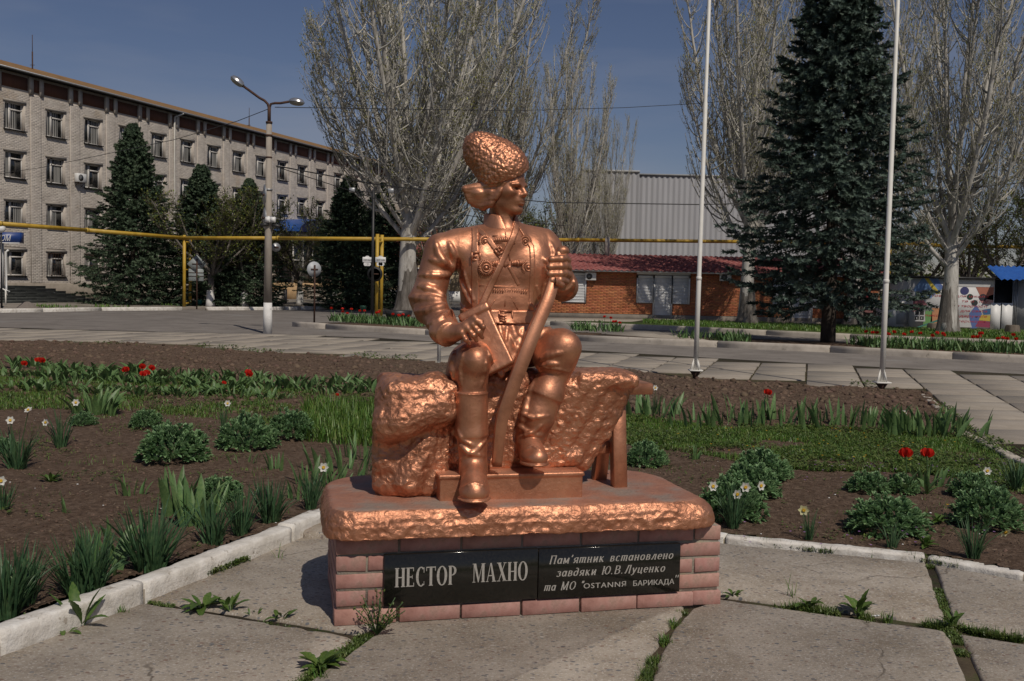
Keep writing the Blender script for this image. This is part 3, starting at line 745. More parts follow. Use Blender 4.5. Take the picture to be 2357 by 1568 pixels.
# smooth the spine with Catmull-Rom
def cr_(P, n):
    P = [2 * P[0] - P[1]] + list(P) + [2 * P[-1] - P[-2]]; o = []
    for i in range(1, len(P) - 2):
        for t in np.linspace(0, 1, n, endpoint=(i == len(P) - 3)):
            o.append(.5 * (2 * P[i] + (P[i + 1] - P[i - 1]) * t + (2 * P[i - 1] - 5 * P[i] + 4 * P[i + 1] - P[i + 2]) * t * t + (3 * P[i] - P[i - 1] - 3 * P[i + 1] + P[i + 2]) * t ** 3))
    return np.array(o)
sp = cr_(PB, 6); ww = np.interp(np.linspace(0, 1, len(sp)), np.linspace(0, 1, len(wd)), wd)
Tn = np.gradient(sp, axis=0); Tn /= np.linalg.norm(Tn, axis=1)[:, None]
side = np.cross(Tn, np.array([0.10, 1.0, 0])); side /= np.linalg.norm(side, axis=1)[:, None]; dep = np.cross(side, Tn)
side *= np.sign((side[:, 0]))[:, None]; dep *= np.sign(dep[:, 1])[:, None]
prof = [(-1, -.9), (-.95, -1), (.95, -1), (1, -.9), (1, .9), (.95, 1), (-.95, 1), (-1, .9)]
VV = np.concatenate([[sp[i] + side[i] * ww[i] * a + dep[i] * .021 * b for a, b in prof] for i in range(len(sp))])
n8 = 8; i = np.arange(len(sp) - 1)[:, None] * n8; j = np.arange(n8)[None]; k = (j + 1) % n8
m.add(VV, [np.stack([i + j, i + k, i + n8 + k, i + n8 + j], -1).reshape(-1, 4), np.array([list(range(8))[::-1], [(len(sp) - 1) * 8 + q for q in range(8)]])])
sab = obj('sabre_blade', m, copper('copper_paint_blade', .22, 70, .003), statue, False)
G = Field(S(1255, 665, .2) - np.array([0, .26, 0]), S(1330, 560, .2) + np.array([0, .05, 0]), .004)
G.cone(S(1272, 656, .085), S(1292, 592, .095), .026, .018, k=.01)
G.ell(S(1295, 577, .095), (.029, .026, .022), k=.012); G.ell(S(1291, 586, .095), (.022, .022, .018), k=.01); G.ell(S(1281, 650, .075), (.022, .022, .020), k=.008)
G.chain([S(1262, 641, .062), S(1277, 647, .044), S(1294, 656, .056)], [.011, .0135, .012], k=.01)
sculpt('sabre_hilt', G, cu_smooth, statue, lambda P, N: .004 * fbm(P, 45, 2))
# map case standing on the thigh
A_, B_, C_ = S(1060, 733, .20), S(1121, 703, .17), S(1172, 838, .075)
ex = B_ - A_; ex /= np.linalg.norm(ex); ez = C_ - B_; Lz = np.linalg.norm(ez); ez = -ez / Lz; ez -= ex * (ez @ ex); ez /= np.linalg.norm(ez); ey = np.cross(ez, ex)
BM = np.stack([ex, ey, ez], 1); wB = np.linalg.norm(B_ - A_) / 2
cen = A_ + ex * wB - ez * Lz / 2 + ey * (.030 if ey[1] > 0 else -.030)
Bk = Field(cen - .24, cen + .24, .0045)
Bk.box(cen, (wB, .028, Lz / 2), .008, BM, k=.003)
Bk.box(cen + ez * Lz / 2, (wB + .008, .036, .020), .012, BM, k=.004)
sculpt('map_case', Bk, cu_smooth, statue, lambda P, N: .004 * fbm(P, 20, 3))

# ================================================================ bench, throw, step and cast slab
bench = MB()
zs = S(1480, 886, .42)[2]
x0, x1 = S(885, 870, .40)[0], S(1501, 885, .25)[0]
chamfer_box(bench, ((x0 + x1) / 2, .40, zs), ((x1 - x0) / 2, .17, .026), .006)
obj('bench_seat', bench, cu_smooth, statue, False)
lb = S(1425, 1112, .28)
for (bx, by, tx, ty) in ((lb[0], lb[1], lb[0] + .0, .34), (S(1381, 1092, .44)[0], .46, lb[0] - .01, .44), (S(880, 1100, .3)[0], .28, S(890, 900, .3)[0], .32), (S(900, 1090, .5)[0], .46, S(905, 900, .5)[0], .44)):
    q = MB(); a = np.array([bx, by, TOP - .01]); b = np.array([tx, ty, zs - .02]); M = bladeM(a, b); L = np.linalg.norm(b - a)
    chamfer_box(q, (a + b) / 2, (.033, .028, L / 2), .005, M); obj('bench_leg', q, cu_smooth, statue, False)
q = MB(); chamfer_box(q, (lb[0] - .05, .37, TOP + .17), (.05, .02, .03), .005); obj('bench_rail', q, cu_smooth, statue, False)

Tf = Field((S(850, 1000, .2)[0] - .03, -.03, TOP - .04), (S(1470, 900, .4)[0] + .02, .64, zs + .10), .0055)
# left hanging mass: a broad bulge over the bench end, a recessed lower body
Tf.box(S(962, 885, .34), (.160, .22, .030), .03, k=.05)
Tf.box(S(958, 925, .25), (.160, .14, .085), .075, k=.05)
Tf.cone(S(912, 905, .26), S(898, 975, .17), .070, .078, k=.05)
Tf.cone(S(950, 905, .18), S(935, 965, .145), .060, .062, k=.05)
Tf.cone(S(925, 968, .16), S(1015, 938, .15), .062, .055, k=.05)
Tf.cone(S(1000, 885, .20), S(1030, 940, .17), .055, .055, k=.05)
Tf.box(S(938, 1055, .33), (.125, .13, .165), .06, k=.04)
Tf.cone(S(884, 985, .24), S(884, 1112, .26), .052, .048, k=.04)
Tf.cone(S(1000, 985, .215), S(940, 1110, .20), .050, .062, k=.05)
Tf.cone(S(1030, 1000, .24), S(1000, 1112, .22), .050, .058, k=.05)
Tf.box(S(1045, 1040, .36), (.08, .12, .16), .05, k=.04)
# centre behind the legs
Tf.box(S(1145, 965, .33), (.22, .12, .22), .05, k=.05)
Tf.cone(S(1060, 905, .25), S(1065, 1050, .25), .06, .06, k=.05)
Tf.cone(S(1190, 880, .24), S(1180, 1040, .25), .05, .05, k=.04)
for x in (1120, 1140, 1165): Tf.cone(S(x, 870, .26), S(x - 12, 1070, .25), .03, .035, k=.03)
# right hanging mass with diagonal folds
Tf.box(S(1375, 868, .36), (.135, .20, .026), .02, k=.04)
Tf.ell(S(1400, 870, .28), (.10, .14, .045), k=.04)
for a, b, ra, rb, b0, b1 in (((1438, 885), (1345, 1062), .040, .034, .26, .26), ((1412, 880), (1318, 1058), .050, .038, .22, .24), ((1378, 880), (1282, 1050), .052, .042, .20, .24), ((1340, 880), (1250, 1045), .052, .046, .20, .25), ((1300, 890), (1210, 1040), .052, .05, .22, .27), ((1432, 880), (1390, 1000), .045, .03, .24, .25), ((1400, 950), (1340, 1070), .03, .022, .24, .25)):
    Tf.cone(S(*a, b0), S(*b, b1), ra, rb, k=.028)
Tf.box(S(1320, 950, .33), (.12, .06, .12), .05, k=.04)
Tf.cone(S(1320, 1050, .22), S(1240, 1072, .24), .035, .035, k=.03)
def rid(P, f, o=3): return 1 - np.abs(fbm(P, f, o)) * 4
sculpt('shaggy_throw', Tf, cu_rough, statue, lambda P, N: .016 * fbm(P, 7, 2) + .0045 * rid(P + .02 * fbm(P, 12, 2)[:, None], 17, 2) + .0042 * rid(P + .01 * fbm(P, 22, 2)[:, None], 36, 2) + .005 * fbm(P, 70, 2) - .005)

bl = S(1012, 1145, .08); br = S(1338, 1149, .10)
St = Field((bl[0] - .03, .03, TOP - .03), (br[0] + .03, .34, TOP + .14), .0045)
hgt = .108
St.box(((bl[0] + br[0]) / 2, .20, TOP + hgt / 2 - .01), ((br[0] - bl[0]) / 2, .118, hgt / 2 + .01), .006, k=.002)
St.box(((bl[0] + br[0]) / 2, .20, TOP + hgt - .006), ((br[0] - bl[0]) / 2 + .006, .123, .009), .004, k=.002)
St.cone((S(1204, 1100, .08)[0], .078, TOP), (S(1203, 1100, .08)[0], .078, TOP + .09), .004, .004, k=.004, op='sub')
St.cone((br[0] - .015, .076, TOP), (br[0] - .015, .076, TOP + .09), .003, .003, k=.003, op='sub')
sculpt('step_box', St, copper('copper_paint_step', .45, 50, .006, dust=.4), statue, lambda P, N: .003 * fbm(P, 15, 3))

x0 = S(748, 1180, -.02)[0]; x1 = S(1655, 1216, -.02)[0]
zb = S(1200, 1231, -.06)[2]
cxs = (x0 + x1) / 2; hx = (x1 - x0) / 2
Sl = Field((x0 - .06, -.14, zb - .05), (x1 + .06, .86, TOP + .05), .0065)
def slab(x, y, z):
    cy = .33; hy = .40; rc = .26
    # plan: rounded rectangle, tighter corners in front
    qx = np.abs(x - cxs) - (hx - rc); qy = np.where(y < cy, cy - y - (hy - .12), y - cy - (hy - rc))
    rcx = np.where(y < cy, .12, rc); qx2 = np.abs(x - cxs) - (hx - rcx)
    pl = np.sqrt(np.maximum(qx2, 0) ** 2 + np.maximum(qy, 0) ** 2) + np.minimum(np.maximum(qx2, qy), 0) - rcx
    # edge profile: rounded on the left, sloping to a thin lip on the right and front right
    s = np.clip((x - cxs) / hx, -1, 1)
    lip = .045 + .11 * np.clip((s - .72) / .28, 0, 1) ** 1.3
    zt = TOP; th = zt - zb
    e = np.maximum(pl + lip, 0); ztop = zt - th * .92 * (1 - np.sqrt(np.maximum(1 - (np.minimum(e / (lip + .002), 1)) ** 2.4, 0)))
    return np.maximum(pl, np.maximum(z - ztop, zb - z)) * .8
Sl.put(slab, Sl.lo, Sl.lo + Sl.n * Sl.res, k=.001)
def dis_slab(P, N):
    edge = np.clip(1.15 - N[:, 2], 0, 1)
    return edge * (.005 * (1 - np.abs(fbm(P + .02 * fbm(P, 10, 2)[:, None], 15, 2)) * 4) + .0042 * (1 - np.abs(fbm(P + .01 * fbm(P, 20, 2)[:, None], 32, 2)) * 4) + .020 * fbm(P, 6, 2) + .008 * fbm(P, 50, 2) - .006) + .004 * fbm(P, 9, 3)
sculpt('cast_slab', Sl, cu_slab, statue, dis_slab)
# ================================================================ materials of the place
m_asph = M_('asphalt', [(.120, .107, .097), (.155, .139, .126), (.188, .170, .155)], .9, scale=1.1, detail=10, bump=.35, bscale=60, bdist=.006, spots=(.35, .58, (.19, .18, .17), .08), spots2=(3.5, .60, (.075, .07, .068), .06))
m_conc = M_('plaza_concrete', [(.24, .208, .170), (.305, .268, .222), (.36, .320, .268)], .88, scale=1.3, detail=12, bump=.3, bscale=45, bdist=.006, rnd=.05, coord='Object', spots=(2.3, .60, (.20, .18, .155), .08))
m_kerb = M_('kerb_concrete', [(.34, .30, .255), (.43, .385, .33), (.49, .44, .38)], .85, scale=4, detail=10, bump=.3, bscale=40, bdist=.005, rnd=.08, spots=(6, .62, (.20, .18, .15), .08))
m_kerbw = M_('kerb_whitewash', [(.50, .47, .42), (.66, .63, .58), (.76, .74, .70)], .85, scale=9, detail=14, bump=.8, bscale=55, bdist=.008, spots=(14, .60, (.36, .32, .27), .05), spots2=(4.2, .60, (.40, .36, .30), .12))
m_soil = M_('soil', [(.075, .048, .032), (.135, .090, .062), (.20, .142, .103)], .95, scale=24, detail=14, bump=1.0, bscale=60, bdist=.03, spots=(1.0, .56, (.085, .056, .040), .2), spec=.2)
m_clod = M_('soil_clod', [(.10, .067, .047), (.155, .108, .08)], .95, scale=15, detail=8, bump=.7, bscale=60, bdist=.01, island=.3, spec=.2)
m_turf = M_('turf', [(.035, .05, .014), (.055, .085, .022), (.085, .085, .035)], .95, scale=2.2, detail=10, bump=.8, bscale=60, bdist=.02, spec=.2)
m_dirtjoint = M_('joint_earth', [(.06, .045, .03), (.09, .07, .045), (.06, .08, .025)], .95, scale=6, detail=10, bump=.8, bscale=60, bdist=.012, spec=.2)
m_brick = M_('pink_brick', [(.28, .135, .108), (.385, .200, .165), (.46, .27, .23)], .82, scale=9, detail=10, bump=.4, bscale=70, bdist=.003, rnd=.10, spots=(5.2, .57, (.20, .145, .10), .14), spots2=(16, .66, (.55, .36, .30), .05))
m_mortar = M_('mortar', [(.20, .175, .14), (.30, .265, .215), (.36, .31, .21)], .95, scale=9, detail=10, bump=.9, bscale=60, bdist=.008)
m_gran = M_('black_granite', [(.008, .008, .007), (.016, .015, .012)], .12, scale=120, detail=3, spots=(95, .66, (.09, .08, .05), .03), spots2=(180, .70, (.20, .20, .17), .02), spec=.5)
m_etch = M_('etched_lettering', [(.30, .28, .25), (.40, .38, .345)], .8, scale=160, detail=2)
m_wsil = M_('silicate_brick', [(.44, .395, .345), (.54, .49, .435), (.60, .55, .49)], .9, scale=1.6, detail=6, island=.10, spots=(.22, .57, (.46, .37, .28), .1))
m_wmor = M_('wall_mortar', [(.42, .375, .33), (.50, .45, .395)], .95, scale=3, detail=6)
m_yel = M_('yellow_pipe_paint', [(.36, .225, .02), (.46, .29, .03), (.50, .34, .06)], .55, scale=3, detail=8, spots=(4, .62, (.28, .14, .03), .06), spots2=(9, .66, (.5, .46, .36), .03))
m_rust = M_('rusty_steel', [(.05, .028, .02), (.10, .05, .035)], .8, metal=.3, scale=12)
m_wht = M_('white_metal_paint', [(.66, .64, .59), (.77, .755, .71)], .5, scale=3, detail=8, spots=(14, .68, (.36, .22, .12), .03))
m_pole = M_('pole_concrete', [(.27, .235, .20), (.34, .30, .255), (.40, .355, .30)], .9, scale=4, detail=9, bump=.3, bscale=50, bdist=.004, stretch=(1, 1, .35), spots=(2.6, .60, (.24, .15, .09), .08))
m_limew = M_('limewash', [(.58, .57, .55), (.74, .73, .71)], .9, scale=7, detail=10, spots=(9, .62, (.32, .29, .25), .05))
m_gal = M_('galvanised', [(.30, .31, .32), (.42, .43, .44)], .45, metal=.6, scale=8)
m_grey = M_('grey_sheet', [(.34, .35, .36), (.42, .43, .44)], .6, scale=2)
m_dark = M_('dark_paint', [(.012, .012, .013), (.03, .03, .03)], .5, scale=8)
m_glass = M_('window_glass', [(.008, .010, .012), (.03, .034, .036)], .06, scale=1.1, detail=3, spec=.8, coord='Object')
m_curt = M_('curtain', [(.20, .20, .19), (.34, .33, .31)], .9, scale=9, stretch=(1, 1, .02))
m_wfr = M_('window_frame_paint', [(.50, .48, .45), (.62, .60, .57)], .6, scale=6, rnd=.1)
m_blue = M_('blue_sheet', [(.02, .09, .36), (.03, .13, .46)], .45, scale=4)
m_bluesign = M_('blue_sign', [(.008, .035, .17), (.012, .045, .20)], .4, scale=4)
m_whs = M_('white_sign', [(.68, .68, .67), (.74, .74, .73)], .5, scale=4)
m_brown = M_('brown_panel', [(.11, .045, .028), (.17, .072, .042)], .85, scale=6, stretch=(8, 8, .4))
m_roofo = M_('asbestos_roof', [(.15, .080, .030), (.22, .125, .050), (.26, .16, .075)], .9, scale=1.4, detail=10, spots=(1.5, .6, (.12, .085, .055), .1))
m_dwall = M_('plinth_render', [(.19, .165, .135), (.27, .235, .195)], .95, scale=3, detail=8, bump=.5, bscale=20)
m_ybr = M_('yellow_brick', [(.36, .24, .12), (.46, .33, .18)], .9, scale=5, island=.2)
m_obr = M_('orange_brick', [(.36, .115, .045), (.44, .155, .065), (.50, .20, .09)], .88, scale=3, detail=5, island=.14)
m_omor = M_('orange_wall_mortar', [(.21, .12, .08), (.29, .17, .12)], .95, scale=4)
m_rtile = M_('red_tile_roof', [(.16, .035, .032), (.23, .055, .05), (.27, .08, .07)], .6, scale=2.5, detail=8)
m_corr = M_('corrugated_wall', [(.40, .405, .425), (.47, .475, .50)], .5, metal=.25, scale=.5, detail=8, stretch=(3, 3, .3))
m_shut = M_('roller_shutter', [(.60, .61, .62), (.68, .69, .70)], .55, scale=2)
m_green = M_('green_plastic', [(.01, .05, .035), (.02, .08, .055)], .5)
m_stone = M_('dark_step_stone', [(.045, .05, .045), (.085, .09, .085)], .8, scale=6, detail=8, rnd=.15)

# ================================================================ ground and roads
g = MB(); g.prism([(-400, -30), (400, -30), (400, 900), (-400, 900)], -.6, -.05)
obj('ground', g, m_turf, kind='structure')
def pl(pts): return [GP(*p) for p in pts]
road = MB(); road.prism([(-60, 12), (60, 12), (60, 95), (-60, 95)], -.30, 0.0)
obj('road', road, m_asph, kind='structure')
def inpoly(P, poly):
    x, y = P[:, 0], P[:, 1]; r = np.zeros(len(P), bool); n = len(poly)
    for i in range(n):
        x1, y1 = poly[i][0], poly[i][1]; x2, y2 = poly[(i + 1) % n][0], poly[(i + 1) % n][1]
        c = ((y1 > y) != (y2 > y)) & (x < (x2 - x1) * (y - y1) / (y2 - y1 + 1e-12) + x1); r ^= c
    return r
# --- plaza in front of the road
pz = pl([(-500, 729), (0, 754), (330, 763), (617, 770), (863, 778), (1130, 795), (1395, 810), (1829, 835.6), (2357, 862), (2900, 890)]) + pl([(3300, 1250), (2500, 1140), (2357, 1065), (2265, 1022), (2218, 995), (2178, 956), (2131, 908), (2027, 904), (1730, 886), (1600, 879), (1438, 859), (1010, 842), (889, 834), (523, 811), (314, 795), (0, 789), (-500, 772)])
pb = MB(); pb.prism([(p.x, p.y) for p in pz], -.2, .004)
plaza = obj('plaza', pb, m_dirtjoint, kind='structure')
rg = random.Random(5)
da = np.array([1, -.02]); db = np.array([.30, 1.0]); LA, LB = .86, .86
pzp = [(p.x, p.y) for p in pz]
slabs = []
for j in range(-4, 40):
    for i in range(-26, 26):
        o = np.array([5.0, 11.0]) + da * i * LA + db * j * LB
        q = np.array([o, o + da * (LA - .03), o + da * (LA - .03) + db * (LB - .045), o + db * (LB - .045)])
        if inpoly(q, pzp).all() and inpoly(q.mean(0)[None], pzp)[0]: slabs.append((abs(q.mean(0)[1]), q))
slabs.sort(key=lambda a: a[0] if abs(PX((*a[1].mean(0), 0))[0] - 1178) < 1300 else 99)
rest = MB()
sh_me = []
for v in range(4):
    b = MB(); w, h = LA - .03, LB - .045
    c = [(0, 0), (w, 0), (w + .30 * h, h), (.30 * h, h)]
    V = []
    for k, (z, ins) in enumerate(((-.06, 0), (.012, 0), (.018, .012))):
        for (x, y) in c:
            mx_ = w / 2 + .15 * h; V.append((x + (mx_ - x) * ins + rg.uniform(-.004, .004), y + (h / 2 - y) * ins + rg.uniform(-.004, .004), z))
    V = np.array(V); fs = [[8, 9, 10, 11]] + [[a * 4 + i, a * 4 + (i + 1) % 4, a * 4 + 4 + (i + 1) % 4, a * 4 + 4 + i] for a in (0, 1) for i in range(4)]
    b.add(V, fs); sh_me.append(b.mesh('paving_slab', m_conc))
for n, (_, q) in enumerate(slabs):
    if n < 290:
        o = bpy.data.objects.new('paving_slab', sh_me[n % 4]); COL.objects.link(o); o.parent = plaza
        o.location = (q[0][0], q[0][1], rg.uniform(0, .010)); o.rotation_euler = (rg.uniform(-.004, .004), rg.uniform(-.004, .004), 0)
    else: rest.prism(q, -.05, .014 + rg.uniform(0, .006))
if rest.v: obj('far_paving_slabs', rest, m_conc, plaza, kind='stuff')

# --- kerbs
def kerb(name, pts, w, h, L, mat, z0=-.05, noise=.004, seed=1, back=True):
    """a run of kerb stones laid along ground points"""
    rr = random.Random(seed); root = MB(); P = [Vector((p[0], p[1], 0)) for p in pts]
    for i in range(len(P) - 1):
        a, b = P[i], P[i + 1]; t = (b - a).normalized(); n = Vector((-t.y, t.x, 0))
        root.prism([(a + n * .01)[:2], (b + n * .01)[:2], (b + n * (w - .01))[:2], (a + n * (w - .01))[:2]], z0, h * .55)
    base = obj(name, root, m_mortar, kind='structure')
    for i in range(len(P) - 1):
        a, b = P[i], P[i + 1]; D = (b - a).length; t = (b - a) / D; n = Vector((-t.y, t.x, 0)); k = max(1, round(D / L)); l = D / k
        for j in range(k):
            c = a + t * (l * j); g = .006 + rr.random() * .01; m = MB()
            nx = max(2, int(l / .022)) if noise > .003 and l < 3 and c.y < 8 else 3; nc = 7
            prof = [(0, -.05), (0, h * .25), (0, h * .55), (.001, h - .008), (.010, h), (w * .35, h + .001), (w * .68, h + .001), (w - .010, h), (w - .001, h - .010), (w, h * .4), (w, -.05)]
            xs = np.linspace(g, l - g, nx + 1); V = []
            for x in xs:
                for (y, z) in prof: V.append(tuple(c + t * x + n * y + Vector((0, 0, z))))
            V = np.array(V); amp = noise if c.y > 8 else noise * 2.2
            V[:, :3] += (np.stack([fbm(V, 22, 4), fbm(V + 9, 22, 4), fbm(V + 17, 17, 4)], -1)) * amp * 1.5
            V[:, 2] += rr.uniform(-.006, .006)
            m_ = len(prof); ii = np.arange(nx)[:, None] * m_; jj = np.arange(m_ - 1)[None]
            q = np.stack([ii + jj, ii + jj + 1, ii + m_ + jj + 1, ii + m_ + jj], -1).reshape(-1, 4)
            m.add(V, [q, np.array([list(range(m_))[::-1], [nx * m_ + x for x in range(m_)]])])
            me = m.mesh('kerb_stone', mat); o = obj('kerb_stone', me, parent=base)
    return base
kl = [GP(-240, 1603), GP(0, 1508), GP(333, 1384), GP(674, 1247), GP(745, 1214), GP(840, 1180)]
kerb('white_kerb', kl, .10, .085, 1.05, m_kerbw, seed=3)
kr = [GP(1600, 1238), GP(1667, 1249), GP(2132, 1294), GP(2357, 1334), GP(2900, 1430)]
kerb('low_white_kerb', kr, .085, .030, .95, m_kerbw, seed=8)
kb_ = [GP(*p) for p in ((2131, 912), (2180, 958), (2218, 1000), (2268, 1026), (2357, 1072), (2560, 1160))]
kerb('bed_side_kerb', [p + Vector((0, 0, 0)) for p in kb_[::-1]], .10, .060, .8, m_kerb, seed=9)
kf = [GP(*p) for p in ((1560, 878.5), (1600, 880), (1730, 887), (1900, 897.5), (2027, 905.5), (2131, 910))]
kerb('bed_far_kerb', kf, .08, .03, 1.0, m_kerb, seed=10)
isl1 = [GP(*p) for p in ((672, 752), (748, 757.5), (978, 771), (1324, 785), (1650, 800), (1910, 811.7), (2192, 827), (2500, 843))]
kerb('island_kerb', isl1, .22, .15, 3.0, m_kerb, seed=11)
kk2 = [GP(*p) for p in ((940, 736), (1266, 749), (1377, 754), (1588, 763), (1956, 781), (2142, 789), (2500, 803))]
kerb('far_kerb', kk2, .22, .15, 3.0, m_kerb, seed=12)
lk = [GP(*p) for p in ((-400, 713), (0, 720), (100, 718.5), (235, 715.5), (420, 714.5))]
kerb('left_street_kerb', lk, .22, .14, 2.6, m_kerbw, seed=13)
lk2 = [GP(*p) for p in ((478, 714.5), (620, 714), (760, 712), (850, 708))]
kerb('striped_street_kerb', lk2, .22, .14, 1.0, m_kerbw, seed=14)
# --- left pavement behind the kerb, traffic island, grass strips
pv = [GP(*p) for p in ((-400, 711), (0, 718), (100, 716.5), (420, 712.5), (850, 706.5))] + [Vector((-4, 66, 0)), Vector((-30, 110, 0)), Vector((-60, 60, 0))]
b = MB(); b.prism([(p.x, p.y) for p in pv], -.1, .11); obj('pavement_left', b, M_('old_pavement', [(.15, .13, .11), (.20, .175, .15), (.235, .21, .18)], .95, scale=.8, detail=12, bump=.4, bscale=20, spots=(.6, .56, (.075, .08, .03), .05)), kind='structure')
def strip(name, front, depth, z, mat, skew=0):
    P = [Vector((p[0], p[1], 0)) for p in front]; n = len(P); N = []
    for i in range(n):
        t = (P[min(i + 1, n - 1)] - P[max(i - 1, 0)]).normalized(); N.append(Vector((-t.y, t.x, 0)))
    b = MB(); b.prism([(P[i] + N[i] * .2)[:2] for i in range(n)] + [(P[i] + N[i] * depth)[:2] for i in range(n - 1, -1, -1)], -.05, z)
    return obj(name, b, mat, kind='structure')
strip('island_bed', isl1[:4], 2.6, .10, m_soil)
strip('spruce_bed', isl1[3:], 3.0, .10, m_soil)
strip('verge', kk2[1:], 5.2, .12, m_turf)
ap = MB(); ap.prism([(GP(1395, 778)[0], GP(1395, 778)[1]), (GP(1640, 796)[0], GP(1640, 796)[1]), (GP(1500, 775)[0] + .6, GP(1500, 775)[1] + .8), (GP(1400, 768)[0], GP(1400, 768)[1])], .05, .115); obj('concrete_apron', ap, m_conc, kind='structure')
sp = MB(); sp.prism([(GP(1150, 739)[0], 36.3), (GP(1460, 751)[0], 36.6), (GP(1500, 744)[0], 39.9), (GP(1150, 739)[0], 39.9)], .0, .135); obj('shop_forecourt', sp, m_conc, kind='structure')

# --- foreground slabs
def aggregate():
    m = bpy.data.materials.new('exposed_aggregate_concrete'); m.use_nodes = True; n, l = m.node_tree.nodes, m.node_tree.links; b = n['Principled BSDF']; b.inputs['Roughness'].default_value = .9
    t = n.new('ShaderNodeTexCoord')
    def noise(s, d=8, r=.65):
        z = n.new('ShaderNodeTexNoise'); z.inputs['Scale'].default_value = s; z.inputs['Detail'].default_value = d; z.inputs['Roughness'].default_value = r; l.new(t.outputs['Object'], z.inputs['Vector']); return z.outputs['Fac']
    def ramp(f, st):
        c = n.new('ShaderNodeValToRGB'); e = c.color_ramp.elements
        e[0].position, e[0].color = st[0][0], rgb(*st[0][1]); e[1].position, e[1].color = st[-1][0], rgb(*st[-1][1])
        for p, k in st[1:-1]: q = e.new(p); q.color = rgb(*k)
        l.new(f, c.inputs[0]); return c.outputs[0]
    def mix(f, a, bb, mode='MIX'):
        x = n.new('ShaderNodeMix'); x.data_type = 'RGBA'; x.blend_type = mode
        if hasattr(f, 'links'): l.new(f, x.inputs['Factor'])
        else: x.inputs['Factor'].default_value = f
        l.new(a, x.inputs['A']); l.new(bb, x.inputs['B']); return x.outputs['Result']
    def rng(f, a, b_, c=0, d=1):
        g = n.new('ShaderNodeMapRange'); g.inputs['From Min'].default_value = a; g.inputs['From Max'].default_value = b_; g.inputs['To Min'].default_value = c; g.inputs['To Max'].default_value = d; l.new(f, g.inputs['Value']); return g.outputs[0]
    base = ramp(noise(2.2, 12, .7), [(.32, (.245, .203, .158)), (.5, (.335, .290, .236)), (.68, (.425, .374, .312))])
    base = mix(rng(noise(1.4, 9), .50, .66, 0, .65), base, ramp(noise(26, 4), [(.4, (.135, .10, .062)), (.6, (.20, .155, .10))]))
    base = mix(rng(noise(120, 3), .54, .60, 0, .75), base, ramp(noise(60, 1), [(.4, (.15, .125, .10)), (.6, (.50, .46, .41))]))
    # pebbles of two sizes
    last = None
    for sc_, th, am in ((26, .24, .95), (48, .30, .85)):
        mp_ = n.new('ShaderNodeMapping'); mp_.inputs['Scale'].default_value = (1, 1.5, 1); l.new(t.outputs['Object'], mp_.inputs[0])
        v = n.new('ShaderNodeTexVoronoi'); v.inputs['Scale'].default_value = sc_; v.inputs['Randomness'].default_value = 1; l.new(mp_.outputs[0], v.inputs['Vector'])
        s = n.new('ShaderNodeSeparateColor'); l.new(v.outputs['Color'], s.inputs[0])
        inside = rng(v.outputs['Distance'], th, th + .05, 1, 0); pick = rng(s.outputs['Red'], .50, .54, 0, am)
        mm = n.new('ShaderNodeMath'); mm.operation = 'MULTIPLY'; l.new(inside, mm.inputs[0]); l.new(pick, mm.inputs[1])
        pc = ramp(s.outputs['Green'], [(0, (.10, .105, .115)), (.35, (.17, .168, .168)), (.6, (.20, .12, .085)), (.8, (.30, .27, .23)), (1, (.50, .46, .41))])
        base = mix(mm.outputs[0], base, pc)
    wv = n.new('ShaderNodeTexVoronoi'); wv.feature = 'DISTANCE_TO_EDGE'; wv.inputs['Scale'].default_value = .62; wd_ = n.new('ShaderNodeMix'); wd_.data_type = 'VECTOR'; wd_.inputs['Factor'].default_value = .16
    nn_ = n.new('ShaderNodeTexNoise'); nn_.inputs['Scale'].default_value = 4.5; nn_.inputs['Detail'].default_value = 8; l.new(t.outputs['Object'], nn_.inputs['Vector']); l.new(t.outputs['Object'], wd_.inputs['A']); l.new(nn_.outputs['Color'], wd_.inputs['B']); l.new(wd_.outputs['Result'], wv.inputs['Vector'])
    ck = rng(wv.outputs['Distance'], .0008, .0035, .75, 0); ckm = n.new('ShaderNodeMath'); ckm.operation = 'MULTIPLY'; l.new(ck, ckm.inputs[0]); l.new(rng(noise(1.1, 3), .50, .56), ckm.inputs[1])
    base = mix(ckm.outputs[0], base, ramp(noise(9), [(.4, (.07, .055, .04)), (.6, (.10, .08, .06))]))
    base = mix(rng(noise(.9, 10, .75), .54, .68, 0, .5), base, ramp(noise(40, 3), [(.4, (.15, .12, .085)), (.6, (.21, .175, .13))]))
    l.new(base, b.inputs['Base Color'])
    k = n.new('ShaderNodeBump'); k.inputs['Strength'].default_value = .55; k.inputs['Distance'].default_value = .004; l.new(noise(85, 8), k.inputs['Height'])
    k2 = n.new('ShaderNodeBump'); k2.inputs['Strength'].default_value = .5; k2.inputs['Distance'].default_value = .015; l.new(noise(9, 5), k2.inputs['Height']); l.new(k.outputs[0], k2.inputs['Normal']); l.new(k2.outputs[0], b.inputs['Normal'])
    return m
m_agg = aggregate()
fgp = MB(); fgp.prism([tuple(p[:2]) for p in (GP(-400, 1660), GP(0, 1506), GP(336, 1382), GP(742, 1213), GP(1000, 1200), GP(1660, 1245), GP(2135, 1291), GP(2357, 1331), GP(3000, 1430), GP(3600, 2100), GP(-800, 2100))], -.2, -.016)
fgb = obj('pavement', fgp, m_dirtjoint, kind='structure')
